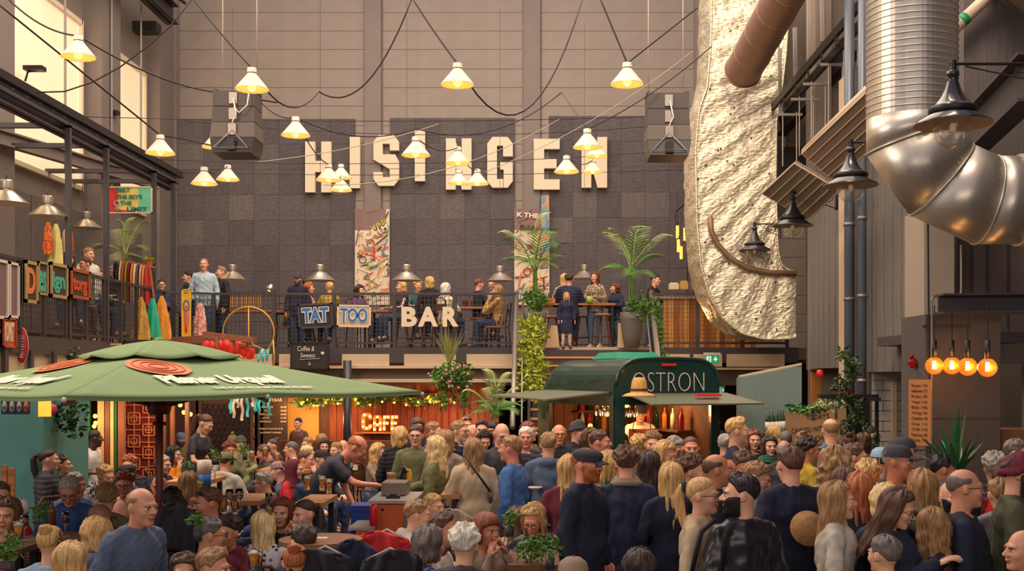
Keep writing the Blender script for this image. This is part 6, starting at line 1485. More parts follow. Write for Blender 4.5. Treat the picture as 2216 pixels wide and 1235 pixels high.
# red lattice panel and front posts
sl = 122; lp = empty('lattice_screen', P(306, 960, sl), 0, 'dark red screen with an orange lattice of squares behind the parasol pole', 'screen')
MB().box((-.30, 0, -1.1), (.32, .03, 1.0)).build('panel', mat('crimson_panel', (112, 18, 34), .6), lp)
M_lat = mat('lattice_wood', (196, 112, 62), .5); m = MB()
for x in (-.12, .14): m.bar((x, -.02, -1.1), (x, -.02, 1.0), .018, .02)
for j in range(9):
    z = -.85+j*.22; m.bar((-.3, -.02, z), (.32, -.02, z), .016, .02)
m.build('lattice_bars', M_lat, lp)
for j in range(5):
    for i, x in enumerate((-.12, .14)):
        z = -.75+j*.40+(.2 if i else 0)
        if z > .95: continue
        m = MB(); h = .10
        for a, b in (((-h, -h), (h, -h)), ((h, -h), (h, h)), ((h, h), (-h, h)), ((-h, h), (-h, -h))): m.bar((x+a[0], -.03, z+a[1]), (x+b[0], -.03, z+b[1]), .018, .024)
        for a, b in (((-h*.5, -h*.5), (h*.5, -h*.5)), ((h*.5, -h*.5), (h*.5, h*.5)), ((h*.5, h*.5), (-h*.5, h*.5)), ((-h*.5, h*.5), (-h*.5, -h*.5))): m.bar((x+a[0], -.03, z+a[1]), (x+b[0], -.03, z+b[1]), .012, .02)
        m.build('lattice_square', M_lat, lp)
for x, w, c, lb in [(187, 12, (30, 110, 66), 'green painted post of the stall left of the white T-shirt'), (218, 14, (206, 150, 96), 'pale wooden post behind the man in the white T-shirt'), (242, 7, (232, 190, 130), 'slim cream post with green edge left of the red lattice'), (250, 4, (24, 100, 60), 'narrow green strip beside the cream post'),
    (262, 14, (150, 92, 70), 'brown post at the left edge of the red lattice'), (168, 18, (40, 40, 54), 'dark blue post left of the green one'), (150, 30, (150, 26, 30), 'red hanging cloth panel beside the teal booth'), (118, 24, (136, 22, 28), 'dark red cloth panel next to the teal booth'), (352, 10, (110, 66, 46), 'wooden post right of the red lattice'), (372, 8, (120, 70, 48), 'second wooden post right of the red lattice'), (404, 8, (104, 62, 44), 'third wooden post right of the red lattice'), (232, 10, (112, 60, 44), 'dark brown post behind the man in the white T-shirt')]:
    p = P(x, 0, 124); MB().box((p.x-w/248, p.y, 0), (p.x+w/248, p.y+.08, 2.25)).build('stall_post', mat('post_%d' % x, c, .6, var=.12, scale=6), label=lb, cat='post')
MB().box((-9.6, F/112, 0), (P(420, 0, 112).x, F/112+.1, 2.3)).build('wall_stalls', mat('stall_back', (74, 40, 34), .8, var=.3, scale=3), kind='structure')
for x, y in ((206, 900), (207, 915), (390, 876), (398, 892), (412, 896), (204, 922)):
    MB().ball(P(x, y, 118), .04, 10, 8).build('lantern_bulb', M_bulbo, smooth=True, label='warm glowing bulb at the stalls, ' + {206: 'top of the three left of the cream post', 207: 'middle of the three left of the cream post', 390: 'left one behind the orange jacket', 398: 'middle one behind the orange jacket', 412: 'right one behind the orange jacket', 204: 'lowest of the three left of the cream post'}[x], cat='lamp', group='warm bulbs in the stalls')
light('POINT', 'stall_light', P(205, 905, 124)-UY*.5, 26, (1, .55, .22), .1); light('POINT', 'stall_light', P(395, 880, 124)-UY*.5, 30, (1, .6, .25), .1)
# ornate dark screen
os_ = empty('ornamental_screen', P(490, 925, 112), 0, 'dark ornamental openwork screen behind the waitress', 'screen')
m = MB()
for j in range(9):
    for i in range(9):
        x = -.44+.11*i+(.055 if j % 2 else 0); z = -.55+j*.12; m.torus((x, 0, z), .05, .012, 12, 5, Matrix.Rotation(R(90), 3, 'X'))
m.build('openwork', M_black, os_, kind='stuff'); MB().box((-.5, .06, -.9), (.5, .08, .7)).build('backing', M_woodd, os_)
for a in (-.5, .5): MB().box((a-.03, -.03, -.9), (a+.03, .05, .75)).build('upright', M_woodd, os_)
# hanging ribbons
for k, (x, c, L) in enumerate([(499, 't', 34), (506, 'w', 44), (515, 'w', 22), (524, 'w', 50), (536, 't', 42), (547, 'w', 20), (553, 't', 30), (561, 't', 34), (582, 't', 40), (570, 't', 22)]):
    p = P(x, 860, 122); m = MB().grid(lambda u, v: Vector(((u-.5)*.05+.012*math.sin(v*9+k), .02*math.sin(v*6+k), -v*L/122)), 2, 8)
    o = m.build('ribbon', mat('ribbon_'+c, (60, 190, 190) if c == 't' else (214, 190, 180), .6), label='hanging %s fabric ribbon under the parasol edge, %s' % ('turquoise' if c == 't' else 'off-white', ORD[k]), cat='ribbon', group='%s ribbons under the parasol edge' % ('turquoise' if c == 't' else 'off-white')); o.location = p; o.modifiers.new('s', 'SOLIDIFY').thickness = .004
# ---- teal booth at left
M_teal = mat('teal_paint', (84, 142, 134), .6, var=.05)
tb_ = MB().box((-5.9, F/205, 0), (P(94, 0, 205).x, F/205+1.2, zat(850, 205))).build('booth', M_teal, label='teal painted booth wall at the left edge behind the diners', cat='booth')
pb = empty('pattern_board', P(32, 875, 212), 0, 'row of dark boards painted with pale ovals under the parasol at left', 'board')
for k, (x, c) in enumerate([(-30, (170, 166, 160)), (10, (170, 166, 160)), (26, (170, 166, 160)), (42, (170, 166, 160)), (57, (214, 110, 60))]):
    x_ = (x-32)/212; o = MB().box((x_-.035, 0, -.10), (x_+.035, .012, .13)).build('board', mat('indigo_board', (44, 44, 66), .6), pb)
    MB().ball((x_, 0, -.02), (.026, .012, .06), 16, 8).build('oval', mat('oval_%d' % k, c, .6), o, smooth=True); MB().torus((x_, -.012, -.03), .012, .004, 12, 5, Matrix.Rotation(R(90), 3, 'X')).ball((x_, -.006, .07), (.014, .008, .03), 10, 6).build('mark', M_black, o)
for k, x in enumerate((8, 24)):
    p = P(x, 1060, 215); MB().box((p.x-.03, p.y, p.z-.6), (p.x+.03, p.y+.03, p.z+.25-.03*k)).build('fence_board', M_wood, label='upright wooden board at the left edge, ' + ['left one', 'right one'][k], cat='board')
lp2 = MB().box((-.055, -.01, -.11), (.055, .05, .11)).build('lit_panel', mat('lit_yellow', (250, 180, 60), .4, emit=1.0), label='small glowing yellow panel beside the teal booth', cat='lamp'); lp2.location = P(95, 878, 210)
# ---- grey-teal kitchen box at right
kb = empty('kiosk', P(1665, 880, 158), 0, 'grey-teal kiosk wall with a slanting top right of the trailer', 'kiosk')
def kp(x, y, s): return P(x, y, s)-kb.location
ka = [kp(1599, 817, 150), kp(1718, 793, 158)]
m = MB(); z_ = 0
for (xa, ya, sa), (xb, yb, sb_) in (((1599, 817, 148), (1630, 812, 150)), ((1630, 812, 150), (1735, 790, 152))):
    q = [kp(xa, ya, sa), kp(xb, yb, sb_)]; q += [Vector((q[1].x, q[1].y, -kb.location.z)), Vector((q[0].x, q[0].y, -kb.location.z))]
    m.add(q+[v+Vector((.05, .5, 0)) for v in q], [(0, 1, 2, 3), (7, 6, 5, 4), (0, 4, 5, 1), (1, 5, 6, 2), (2, 6, 7, 3), (3, 7, 4, 0)])
fixn(m.build('body', mat('grey_teal', (112, 130, 122), .6, var=.04), kb))
MB().bar(kp(1599, 814, 148), kp(1735, 787, 152), .04, .03).build('top_edge', M_beige, kb)
m = MB()
for x in (1600, 1608, 1617): m.bar(kp(x, 872, 148), kp(x, 960, 148), .035)
m.bar(kp(1592, 872, 148), kp(1632, 872, 148), .04, .05); m.build('frame', M_gsteel, kb)
for k, (x, y0, c) in enumerate([(1663, 900, 'w'), (1671, 882, 'w'), (1681, 890, 'w'), (1688, 880, 'b'), (1694, 886, 'w')]):
    o = bpy.data.objects.new('wine_bottle', bm_c[1]); link(o); o.location = P(x, 938, 152); o.scale = (1.3, 1.3, 1.05+.02*k)
    MB().lathe([(.0365, .03), (.0375, .03), (.0375, .16), (.0365, .16)], 14).build('label', mat('wine_label', (224, 214, 196), .6), o, smooth=True)
    tag(o, 'dark wine bottle with a white label, %s of the bottles before the kiosk' % ['leftmost', 'second', 'middle', 'fourth', 'rightmost'][k], 'bottle', 'wine bottles before the kiosk')
MB().box((P(1655, 0, 152).x, F/152-.2, zat(944, 152)), (P(1702, 0, 152).x, F/152+.2, zat(938, 152))).build('bottle_shelf', M_dark, label='dark shelf under the wine bottles before the kiosk', cat='shelf')
# ---- exit signs
def exitsign(x0, y0, x1, y1, s, lb):
    p = P((x0+x1)/2, (y0+y1)/2, s); w = (x1-x0)/s; h = (y1-y0)/s; t = empty('exit_sign', p, 0, lb, 'sign')
    MB().box((-w/2-.03, 0, h/2), (w/2+.03, .1, h/2+.05)).build('housing', M_white, t)
    MB().box((-w/2, .02, -h/2), (w/2, .05, h/2)).build('plate', mat('exit_green', (30, 160, 110), .4, emit=.35), t)
    M_e = mat('exit_white', (235, 245, 235), .4, emit=.4); m = MB()
    m.box((w*.10, -.0, -h*.05), (w*.40, .02, h*.07)).prism([(w*.14, h*-.02), (w*.36, h*-.02), (w*.25, -h*.28)], (0, 0, 0), UX, UZ, UY, .02).box((w*.21, 0, 0), (w*.29, .02, h*.34))
    m.build('arrow', M_e, t); m = MB(); m.box((-w*.42, 0, -h*.36), (-w*.08, .02, h*.36)); m.build('door_symbol', M_e, t)
    m = MB().ball((-w*.25, -.004, h*.2), (.012, .006, .012), 8, 6).bar((-w*.25, -.004, h*.12), (-w*.27, -.004, -h*.08), .014).bar((-w*.27, -.004, -h*.08), (-w*.19, -.004, -h*.3), .01).bar((-w*.27, -.004, -h*.08), (-w*.34, -.004, -h*.26), .01).bar((-w*.25, -.004, h*.08), (-w*.16, -.004, h*.0), .01)
    m.build('running_figure', mat('exit_green', (30, 160, 110), .4), t)
exitsign(1527, 768, 1556, 786, 109, 'green emergency exit sign with running figure on the deck edge')
exitsign(1556, 836, 1568, 852, 100, 'small green exit sign in the dark passage right of the trailer')
# ================================================================ SIGNS AND THINGS ON THE RAILINGS
M_blue = mat('sign_blue', (40, 110, 180), .5); M_chalk = mat('chalk', (220, 214, 204), .8); M_board = mat('blackboard', (50, 44, 44), .8)
def board(name, x0, y0, x1, y1, s, c, fr, lb, cat='sign', tilt=0, dy=-.08, frw=.035):
    p = P((x0+x1)/2, (y0+y1)/2, s)+Vector((0, dy, 0)); w = (x1-x0)/s; h = (y1-y0)/s
    t = empty(name, p, 0, lb, cat); t.rotation_euler = (0, R(tilt), 0)
    MB().box((-w/2, 0, -h/2), (w/2, .02, h/2)).build('board', c, t)
    m = MB(); f_ = frw
    for a, b in (((-w/2, -.015, -h/2), (w/2, .025, -h/2+f_)), ((-w/2, -.015, h/2-f_), (w/2, .025, h/2)), ((-w/2, -.015, -h/2), (-w/2+f_, .025, h/2)), ((w/2-f_, -.015, -h/2), (w/2, .025, h/2))): m.box(a, b)
    m.build('frame', fr, t); return t, w, h
t, w, h = board('wall_sign', 647, 657, 722, 710, 106, M_board, M_dark, 'black board with blue and white letters TAT on the deck railing', tilt=-3)
text('lettering', 'TAT', (0, -.012, 0), UX, UZ, .3, M_chalk, t, width=w*.80, height=h*.66, bold=.03, extrude=.004); text('lettering', 'TAT', (0, -.02, 0), UX, UZ, .3, M_blue, t, width=w*.75, height=h*.60, bold=.008, extrude=.004)
t, w, h = board('wall_sign', 731, 660, 804, 708, 106, mat('beige_sign', (198, 172, 140), .7), mat('pale_frame', (222, 200, 168), .6), 'beige framed board with blue letters TOO on the deck railing', tilt=1)
text('lettering', 'TOO', (0, -.012, 0), UX, UZ, .3, M_chalk, t, width=w*.84, height=h*.70, bold=.03, extrude=.004); text('lettering', 'TOO', (0, -.02, 0), UX, UZ, .3, M_blue, t, width=w*.80, height=h*.64, bold=.006, extrude=.004)
t = empty('letter_sign', P(929, 688, 107)-UY*.10, 0, 'chunky cream letters spelling BAR on the deck railing', 'sign')
for ch, x0, x1 in (('B', 869, 902), ('A', 906, 949), ('R', 956, 990)):
    text('letter', ch, Vector(((x0+x1)/2-929, 0, 0))/107, UX, UZ, .4, M_sign, t, width=(x1-x0)/107, height=.40, bold=.018, extrude=.05)
t, w, h = board('chalkboard', 630, 740, 714, 798, 108, M_board, M_black, 'hand-lettered chalkboard reading Coffee and Sweets below the railing', 'chalkboard', frw=.03)
text('lettering', 'Coffee &', (-.08, -.02, .13), UX, UZ, .1, M_chalk, t, width=.34, height=.10, shear=.2, extrude=.002); text('lettering', 'Sweets', (-.04, -.02, -.0), UX, UZ, .1, M_chalk, t, width=.30, height=.09, shear=.2, extrude=.002)
MB().bar((-.2, -.02, -.08), (.2, -.02, -.06), .008).bar((0, -.02, -.12), (0, -.02, -.2), .008).bar((0, -.02, -.2), (-.03, -.02, -.16), .008).bar((0, -.02, -.2), (.03, -.02, -.16), .008).build('underline', M_chalk, t)
text('lettering', '\u2665', (.26, -.02, .04), UX, UZ, .12, M_chalk, t, width=.07, extrude=.002)
# golden hoop
t = empty('hoop', P(542, 720, 110)-UY*.15, 0, 'large golden metal ring with a centre bar hanging before the railing', 'ring')
M_gold = mat('gold', (214, 158, 70), .35, .5)
Mx = Matrix.Rotation(R(90), 3, 'X')
MB().torus((0, 0, 0), .50, .018, 48, 8, Mx).build('ring', M_gold, t, smooth=True); MB().tube([(0, 0, .5), (0, 0, -.1), (.1, 0, -.25), (.38, 0, -.36)], .016, 8).build('centre_bar', M_gold, t, smooth=True)
MB().tube([(.48, 0, -.15), (.50, .02, -.5), (.47, 0, -.8)], .018, 8).build('tail', M_gold, t, smooth=True)
for k, (x, c) in enumerate([(567, 'turquoise'), (576, 'turquoise'), (584, 'turquoise'), (572, 'white')]):
    o = MB().grid(lambda u, v: Vector(((u-.5)*.05-.04*v, .02*math.sin(v*6+k), -v*.25)), 2, 6).build('pennant', mat('ribbon_t' if c != 'white' else 'ribbon_w', (60, 190, 190) if c != 'white' else (214, 190, 180), .6), label='%s pennant strip tied to the golden ring, number %s from the left' % (c, ['one', 'three', 'four', 'two'][k]), cat='ribbon', group='pennant strips on the golden ring'); o.location = P(x, 755, 111)-UY*.12; o.modifiers.new('s', 'SOLIDIFY').thickness = .004
# brown beam with red lanterns
t = empty('lantern_beam', P(500, 735, 118), 0, 'weathered brown wooden beam structure holding the red lanterns', 'beam')
def lo(x, y, s): return P(x, y, s)-t.location
M_oldw = mat('weathered_wood', (142, 88, 66), .7, var=.2, scale=6, stretch=(.5, 6, 6))
MB().bar(lo(442, 723, 118), lo(552, 736, 120), .12, .10).build('beam', M_oldw, t); MB().bar(lo(375, 737, 112), lo(470, 733, 114), .10, .14).build('beam', M_oldw, t); MB().bar(lo(445, 733, 116), lo(552, 752, 118), .05, .05).build('batten', M_oldw, t)
for x in (470, 505, 535): MB().bar(lo(x, 728, 119), lo(x, 752, 119), .05).build('batten', M_oldw, t)
lm = MB().lathe([(0, -.13), (.04, -.13), (.045, -.11), (.08, -.08), (.095, 0), (.08, .08), (.045, .11), (.04, .13), (0, .13)], 18).mesh('lantern_body', mat('lantern_red', (214, 44, 32), .5, emit=.12), True)
for k, (x, y) in enumerate([(447, 752), (458, 753), (476, 750), (490, 750), (503, 755), (516, 750), (530, 758), (541, 762)]):
    t = empty('paper_lantern', P(x, y, 117), 0, 'red paper lantern under the brown beam behind the parasol, '+ORD[k], 'lantern', 'red lanterns under the brown beam'); link(bpy.data.objects.new('lantern_body', lm), t); MB().tube([(0, 0, .12), (0, 0, .2)], .006, 5).build('cord', M_dark, t)
# yellow banner
t, w, h = board('banner', 396, 626, 416, 730, 110, mat('yellow_banner', (226, 176, 48), .6), mat('gold_frame', (236, 196, 70), .5), 'tall narrow yellow banner with a painted figure on the corner railing', 'banner', frw=.02)
m = MB().torus((0, -.012, .15), .055, .010, 20, 5, Mx @ Matrix.Diagonal((1, 1.9, 1)).to_3x3()); m.build('blue_arch', M_blue, t); MB().ball((0, -.005, -.08), (.05, .012, .22), 14, 10).build('painted_figure', mat('pink_paint', (208, 110, 96), .6), t, smooth=True); MB().ball((0, -.01, .15), (.025, .012, .03), 10, 8).build('painted_face', mat('skin_paint', (220, 150, 110), .6), t, smooth=True)
MB().ball((0, -.01, -.3), (.03, .012, .08), 10, 8).build('painted_feet', mat('red_plastic', (210, 30, 40), .3), t, smooth=True); text('lettering', 'JOY', (0, -.012, .40), UX, UZ, .1, M_woodd, t, width=.09, extrude=.002)
# hanging clothes
def garment_hang(x, y0, y1, w, s, c, lb, flare=1.3, dy=0, waist=True):
    p = P(x, y0, s)+Vector((0, dy, 0)); L = (y1-y0)/s; t = empty('hanging_garment', p, rnd.uniform(-.3, .3), lb, 'clothing')
    def fn(u, v):
        a = 2*math.pi*u; ww = w/s/2*((.35+.65*min(1, v*4))*(1+(flare-1)*v)*(.8 if waist and .2 < v < .35 else 1)); k = 1+(.10+.25*v)*math.sin(5*a+2+2*v)+.12*math.sin(9*a+v*4)
        return Vector((ww*math.cos(a)*k, ww*.45*math.sin(a)*k, -L*v))
    MB().grid(fn, 28, 12).build('fabric', c, t, smooth=True); MB().tube([(-w/s*.3, 0, -.0), (0, 0, .04), (w/s*.3, 0, 0)], .008, 5).torus((0, 0, .07), .022, .004, 10, 4, Mx, .8).build('hanger', M_dark, t)
garment_hang(305, 642, 735, 16, 116, mat('gold_fabric', (196, 152, 60), .5, var=.3, scale=20), 'gold patterned cloth hanging on the gallery railing', 2.2)
garment_hang(330, 645, 730, 16, 114, mat('turquoise_fabric', (40, 180, 146), .6, var=.1), 'turquoise cloth hanging on the gallery railing', 2.0)
garment_hang(350, 640, 735, 18, 112, mat('amber_fabric', (220, 142, 36), .6, var=.2, scale=20), 'amber yellow cloth hanging on the gallery railing', 2.0)
garment_hang(433, 655, 726, 20, 109, mat('pink_print', (224, 196, 178), .7, c2=(190, 90, 90), scale=30), 'pale pink printed dress hanging by the railing corner', 1.15)
garment_hang(104, 480, 550, 16, 128, mat('red_print', (184, 40, 34), .7, c2=(214, 130, 40), scale=30), 'red patterned dress hanging under the silver dome pendant', 1.05)
garment_hang(121, 484, 572, 16, 127, mat('yellow_green', (208, 200, 120), .7, var=.1), 'pale yellow-green dress hanging beside the red one', 1.6)
garment_hang(141, 496, 545, 13, 126, mat('peach', (224, 176, 140), .7), 'peach garment hanging behind the first gallery post', 1.1); garment_hang(154, 500, 545, 8, 124, mat('red_cloth', (190, 70, 60), .7), 'reddish garment hanging right of the peach one', 1.1)
# clothes rack on the gallery
t = empty('clothes_rack', P(285, 590, 113), 0, 'wooden clothes rack with packed garments on the left gallery', 'clothes rack')
MB().bar((-.35, 0, .28), (.45, 0, .10), .03).bar((-.25, 0, .25), (-.45, .1, -.9), .03).bar((-.25, 0, .25), (-.1, -.1, -.9), .03).bar((.35, 0, .12), (.45, .1, -.9), .03).build('frame', M_wood, t)
for k in range(12):
    c = ['black', 'charcoal', 'cream', 'rust', 'mustard', 'burgundy', 'orange', 'white', 'brown', 'pink', 'tan', 'red'][k]; x = -.30+k*.055
    MB().grid(lambda u, v: Vector((x+.02*math.cos(6.283*u), .16*math.sin(6.283*u)*(.5+.5*min(1, v*4)), .24-.2*(x+.3)-.75*v)), 12, 6).build('garment', cloth(c), t, smooth=True)
MB().lathe([(0, 0), (.06, 0), (.075, .1), (0, .1)], 14).build('flower_pot', mat('terracotta', (180, 96, 58), .7), label='small terracotta pot on top of the clothes rack', cat='pot').location = P(323, 575, 112)
m = MB(); leaves(m, P(323, 563, 112), (.09, .09, .06), 90, .07); m.build('potted_plant', M_greenl, label='small round green plant in the terracotta pot on the gallery', cat='plant')
# frames on the left railing (plane x = -7.43, facing the hall)
def sideframe(x0, x1, yt, yb, c, fr, lb, txt=None, tc=None, fw=.05, cat='picture', name='framed_sign'):
    X = -7.42; s0 = (x0-VX)/X; s1 = (x1-VX)/X; ya, yb_ = F/s0, F/s1; zt_ = zat(yt, (s0+s1)/2); zb_ = zat(yb, (s0+s1)/2); ym = (ya+yb_)/2
    t = empty(name, (X, ym, (zt_+zb_)/2), 0, lb, cat); w = abs(yb_-ya)/2; h = (zt_-zb_)/2
    MB().box((0, -w, -h), (.02, w, h)).build('board', c, t); m = MB()
    for a, b in (((0, -w, -h), (.045, w, -h+fw)), ((0, -w, h-fw), (.045, w, h)), ((0, -w, -h), (.045, -w+fw, h)), ((0, w-fw, -h), (.045, w, h))): m.box(a, b)
    m.build('frame', fr, t)
    if txt: text('lettering', txt, (.026, 0, 0), UY, UZ, .3, tc, t, width=(w-fw)*1.7, height=(h-fw)*1.5, bold=.01, extrude=.004)
    return t
M_gf = mat('antique_frame', (176, 146, 100), .5); M_brn = mat('brown_backing', (66, 50, 44), .7); M_tq = mat('turquoise_paint', (70, 170, 150), .6); M_op = mat('orange_paint', (222, 124, 54), .6)
sideframe(50, 77, 565, 656, M_brn, M_gf, 'gold-framed dark board with an orange letter D on the gallery railing', 'D', M_op)
sideframe(78, 99, 567, 638, M_brn, M_gf, 'gold-framed dark board with turquoise letters es on the gallery railing', 'es', M_tq, .03)
sideframe(105, 142, 570, 645, M_brn, M_gf, 'gold-framed dark board with turquoise letters ign on the gallery railing', 'ign', M_tq)
sideframe(149, 190, 583, 647, M_brn, mat('copper_frame', (166, 84, 50), .5), 'copper-framed dark board with red lettering on the gallery railing', 'torg', mat('red_paint', (206, 72, 44), .6))
M_wf = mat('white_frame', (222, 208, 194), .5); M_pl = mat('plum_board', (128, 98, 100), .7)
sideframe(15, 36, 568, 688, M_pl, M_wf, 'tall white-framed plum panel on the gallery railing, right one', fw=.035); sideframe(-12, 13, 562, 690, M_pl, M_wf, 'tall white-framed plum panel at the left picture edge', fw=.04)
sideframe(2, 30, 688, 752, mat('rust_poster', (196, 84, 44), .7, var=.3, scale=6), mat('rust_edge', (176, 70, 40), .7), 'rust orange poster at the left edge below the railing', 'KONST', mat('cream_print', (230, 200, 160), .7), .02, 'poster', 'poster')
# oval red sign with white characters
t = empty('oval_sign', P(47, 747, 150), 0, 'upright red oval sign with white characters below the gallery', 'sign'); t.rotation_euler = (0, 0, R(12))
MB().ball((0, 0, 0), (.09, .03, .26), 28, 16).build('disc', mat('sign_red', (180, 26, 38), .4), t, smooth=True); MB().torus((0, 0, 0), .088, .006, 32, 5, Mx @ Matrix.Diagonal((1, 2.9, 1)).to_3x3()).build('rim', M_white, t)
m = MB()
for z in (.10, -.02, -.13):
    m.bar((-.045, -.035, z), (.045, -.035, z), .012).bar((0, -.035, z+.05), (0, -.035, z-.05), .012).bar((-.035, -.035, z-.03), (.03, -.035, z-.045), .010).bar((-.03, -.035, z+.03), (.03, -.035, z+.03), .009)
m.build('characters', M_white, t)
t, w, h = board('wall_sign', 196, 743, 272, 764, 124, mat('orange_board', (214, 140, 58), .6), M_beige, 'long orange sign under the gallery edge behind the parasol', frw=.03); text('lettering', 'STREET FOOD', (0, -.02, 0), UX, UZ, .1, M_woodd, t, width=w*.7, extrude=.003)
# ONLY THE SKY'S THE LIMIT
t, w, h = board('painted_sign', 235, 405, 333, 463, 122, mat('sign_yellow_ground', (232, 206, 110), .7, var=.25, scale=6), mat('pale_frame', (222, 200, 168), .6), "painted canvas sign reading ONLY THE SKY'S THE LIMIT in the gallery frame", frw=.02)
MB().box((-w/2+.02, -.006, -h/2+.02), (-w/2+.19, .0, h/2-.02)).build('red_field', mat('red_field', (200, 44, 40), .7, var=.3, scale=8), t); MB().box((w/2-.24, -.006, -h/2+.02), (w/2-.02, .0, h/2-.02)).build('green_field', mat('mint_field', (110, 200, 160), .7, var=.1), t); MB().box((-w/2+.02, -.007, -h/2+.02), (w/2-.3, .0, -h/2+.06)).build('red_edge', mat('red_field', (200, 44, 40), .7), t)
M_tg2 = mat('teal_letters', (30, 130, 110), .6)
for s_, x, z, w_ in (('ONLY', -.12, .17, .26), ("THE SKY'S", -.0, .05, .46), ('THE', -.06, -.06, .20), ('LIMIT', .13, -.165, .36)): text('lettering', s_, (x, -.014, z), UX, UZ, .1, M_tg2, t, width=w_, height=.075, bold=.004, extrude=.003)
MB().torus((-.22, -.014, -.06), .045, .009, 16, 5, Mx).bar((-.22, -.014, -.10), (-.22, -.014, -.19), .016).bar((-.26, -.014, -.15), (-.18, -.014, -.15), .016).build('symbol', mat('mint', (150, 210, 180), .6), t)
# graffiti banners on the back wall
def graffiti(x0, y0, x1, y1, seed, lb, words):
    s = SB*1.006; p = P(x0, y1, s); w = (x1-x0)/s; h = (y1-y0)/s; t = empty('graffiti_banner', p, 0, lb, 'banner'); rs = random.Random(seed)
    MB().box((0, 0, 0), (w, .02, h)).build('canvas', mat('canvas_cream', (226, 206, 180), .8, var=.08, scale=4), t)
    MB().box((0, -.004, h*.78), (w*.9, 0, h)).build('painted_top', mat('mauve_field', (140, 112, 108), .8, var=.1, scale=3), t)
    cs = [(216, 96, 60), (196, 60, 50), (230, 160, 60), (120, 168, 110), (90, 160, 160), (90, 60, 60), (226, 190, 80), (210, 90, 110), (240, 225, 205), (60, 50, 54)]
    for k in range(120):
        x, z = rs.random()*w, rs.random()*h*(.78 if k % 5 else 1); a = rs.choice([.55, .6, -.5, 1.4, .1])+rs.gauss(0, .15); L = .08+.35*rs.random(); th = .008+.03*rs.random()
        x2 = x+math.cos(a)*L; z2 = z+math.sin(a)*L; x2 = min(max(x2, .02), w-.02); z2 = min(max(z2, .02), h-.02)
        MB().bar((x, -.006-.0004*k, z), (x2, -.006-.0004*k, z2), th, .003, up=(0, 1, 0)).build('brush_stroke', mat('paint_%d' % (k % 10), cs[k % 10], .7), t)
    for k in range(6):
        x, z = .1+rs.random()*(w-.2), .1+rs.random()*(h*.75-.2); r_ = .04+.08*rs.random(); MB().torus((x, -.03, z), r_, .010, 16, 4, Mx).build('painted_ring', mat('paint_%d' % (k*3 % 10), cs[k*3 % 10], .7), t)
    for tx, u, v, ww, hh, rot, c in words: text('lettering', tx, (u*w, -.045, v*h), (math.cos(R(rot)), 0, math.sin(R(rot))), (-math.sin(R(rot)), 0, math.cos(R(rot))), .3, c, t, width=ww*w, height=hh*h, bold=.01, extrude=.004)
graffiti(768, 452, 843, 660, 3, 'tall graffiti canvas on the back wall left of the bar letters', [('CATH', .62, .76, .72, .085, 28, mat('canvas_white', (240, 226, 204), .7)), ('WILD', .7, .83, .5, .05, 28, mat('lime', (200, 190, 60), .7)), ('OO', .25, .55, .3, .05, 10, M_op)])
graffiti(1113, 452, 1189, 660, 9, 'tall graffiti canvas on the back wall behind the left palm', [('K THE', .38, .93, .62, .05, -5, mat('canvas_white', (240, 226, 204), .7)), ('BAR', .4, .80, .5, .05, -5, M_brn)])
o = MB().box((0, 0, 0), (.20, .03, 1.6)).build('banner_strip', mat('orange_strip', (222, 150, 80), .7, c2=(90, 150, 180), scale=3), label='narrow orange and blue strip at the right edge of the right graffiti canvas', cat='banner'); o.location = P(1171, 560, SB*1.01)-UY*.05
# ================================================================ PLANTS
def frond(L, rise, droop, w, n=20):
    m = MB(); pts = []
    for i in range(n+1):
        t = i/n; pts.append(Vector((L*t*(1-.18*t), 0, rise*L*math.sin(t*1.5)-droop*L*t*t)))
    m.tube(pts[::3], [.012*(1-.8*i/10) for i in range(len(pts[::3]))], 5)
    for i in range(4, n):
        t = i/n; d = (pts[i+1]-pts[i]).normalized(); l = w*math.sin(math.pi*(t**.8))**.6
        for s in (-1, 1):
            tip = pts[i]+d*l*.7+Vector((0, s*l*.8, -l*.35)); mid = pts[i]+(tip-pts[i])*.4+UZ*.01; q = d*.0055
            m.add([pts[i]-q, pts[i]+q, mid+q*1.3, mid-q*1.3, tip], [(0, 1, 2, 3), (3, 2, 4)])
    return m
def palm(base, h, n, L, lb, name='potted_palm', trunk=True, mt=M_green, seed=1, lighter=3):
    t = empty(name, base, 0, lb, 'plant'); rs = random.Random(seed)
    ms = [frond(L, .75, .35, L*.40).mesh('frond', mt), frond(L*.85, .35, .45, L*.42).mesh('frond', mt), frond(L, .95, .25, L*.38).mesh('frond', mat('pale_leaf', (160, 176, 110), .5, var=.2))]
    for k in range(n):
        o = bpy.data.objects.new('frond', ms[2 if k % lighter == 0 else k % 2]); link(o, t); o.location = (0, 0, h*(.75+.25*rs.random())); o.rotation_euler = (rs.gauss(0, .12), rs.uniform(-.75, .1), k*2.4+rs.random()*.5)
        o.scale = (.8+.4*rs.random(),)*3
    if trunk:
        for k in range(4): a = k*1.57; MB().tube([(.05*math.cos(a), .05*math.sin(a), 0), (.03*math.cos(a+.4), .03*math.sin(a+.4), h*.95)], [.02, .012], 6).build('stem', mt, t)
    return t
def pot(x, yb, s, lb, h, r):
    p = P(x, yb, s); p.z = DECK; t = empty('planter', p, 0, lb, 'planter')
    MB().lathe([(0, 0), (r*.62, 0), (r*.8, h*.3), (r*.98, h*.8), (r, h), (r*.9, h), (r*.88, h*.9), (0, h*.9)], 32).build('pot', mat('planter_grey', (96, 92, 90), .6), t, smooth=True); MB().lathe([(0, h*.905), (r*.87, h*.905)], 24).build('soil', M_woodd, t); return p
p = pot(1158, 750, 108, 'tall dark grey tapered planter under the left palm', .70, .235); palm(p+UZ*.63, 1.0, 13, .95, 'feathery palm in the left grey planter by the stairs', seed=2)
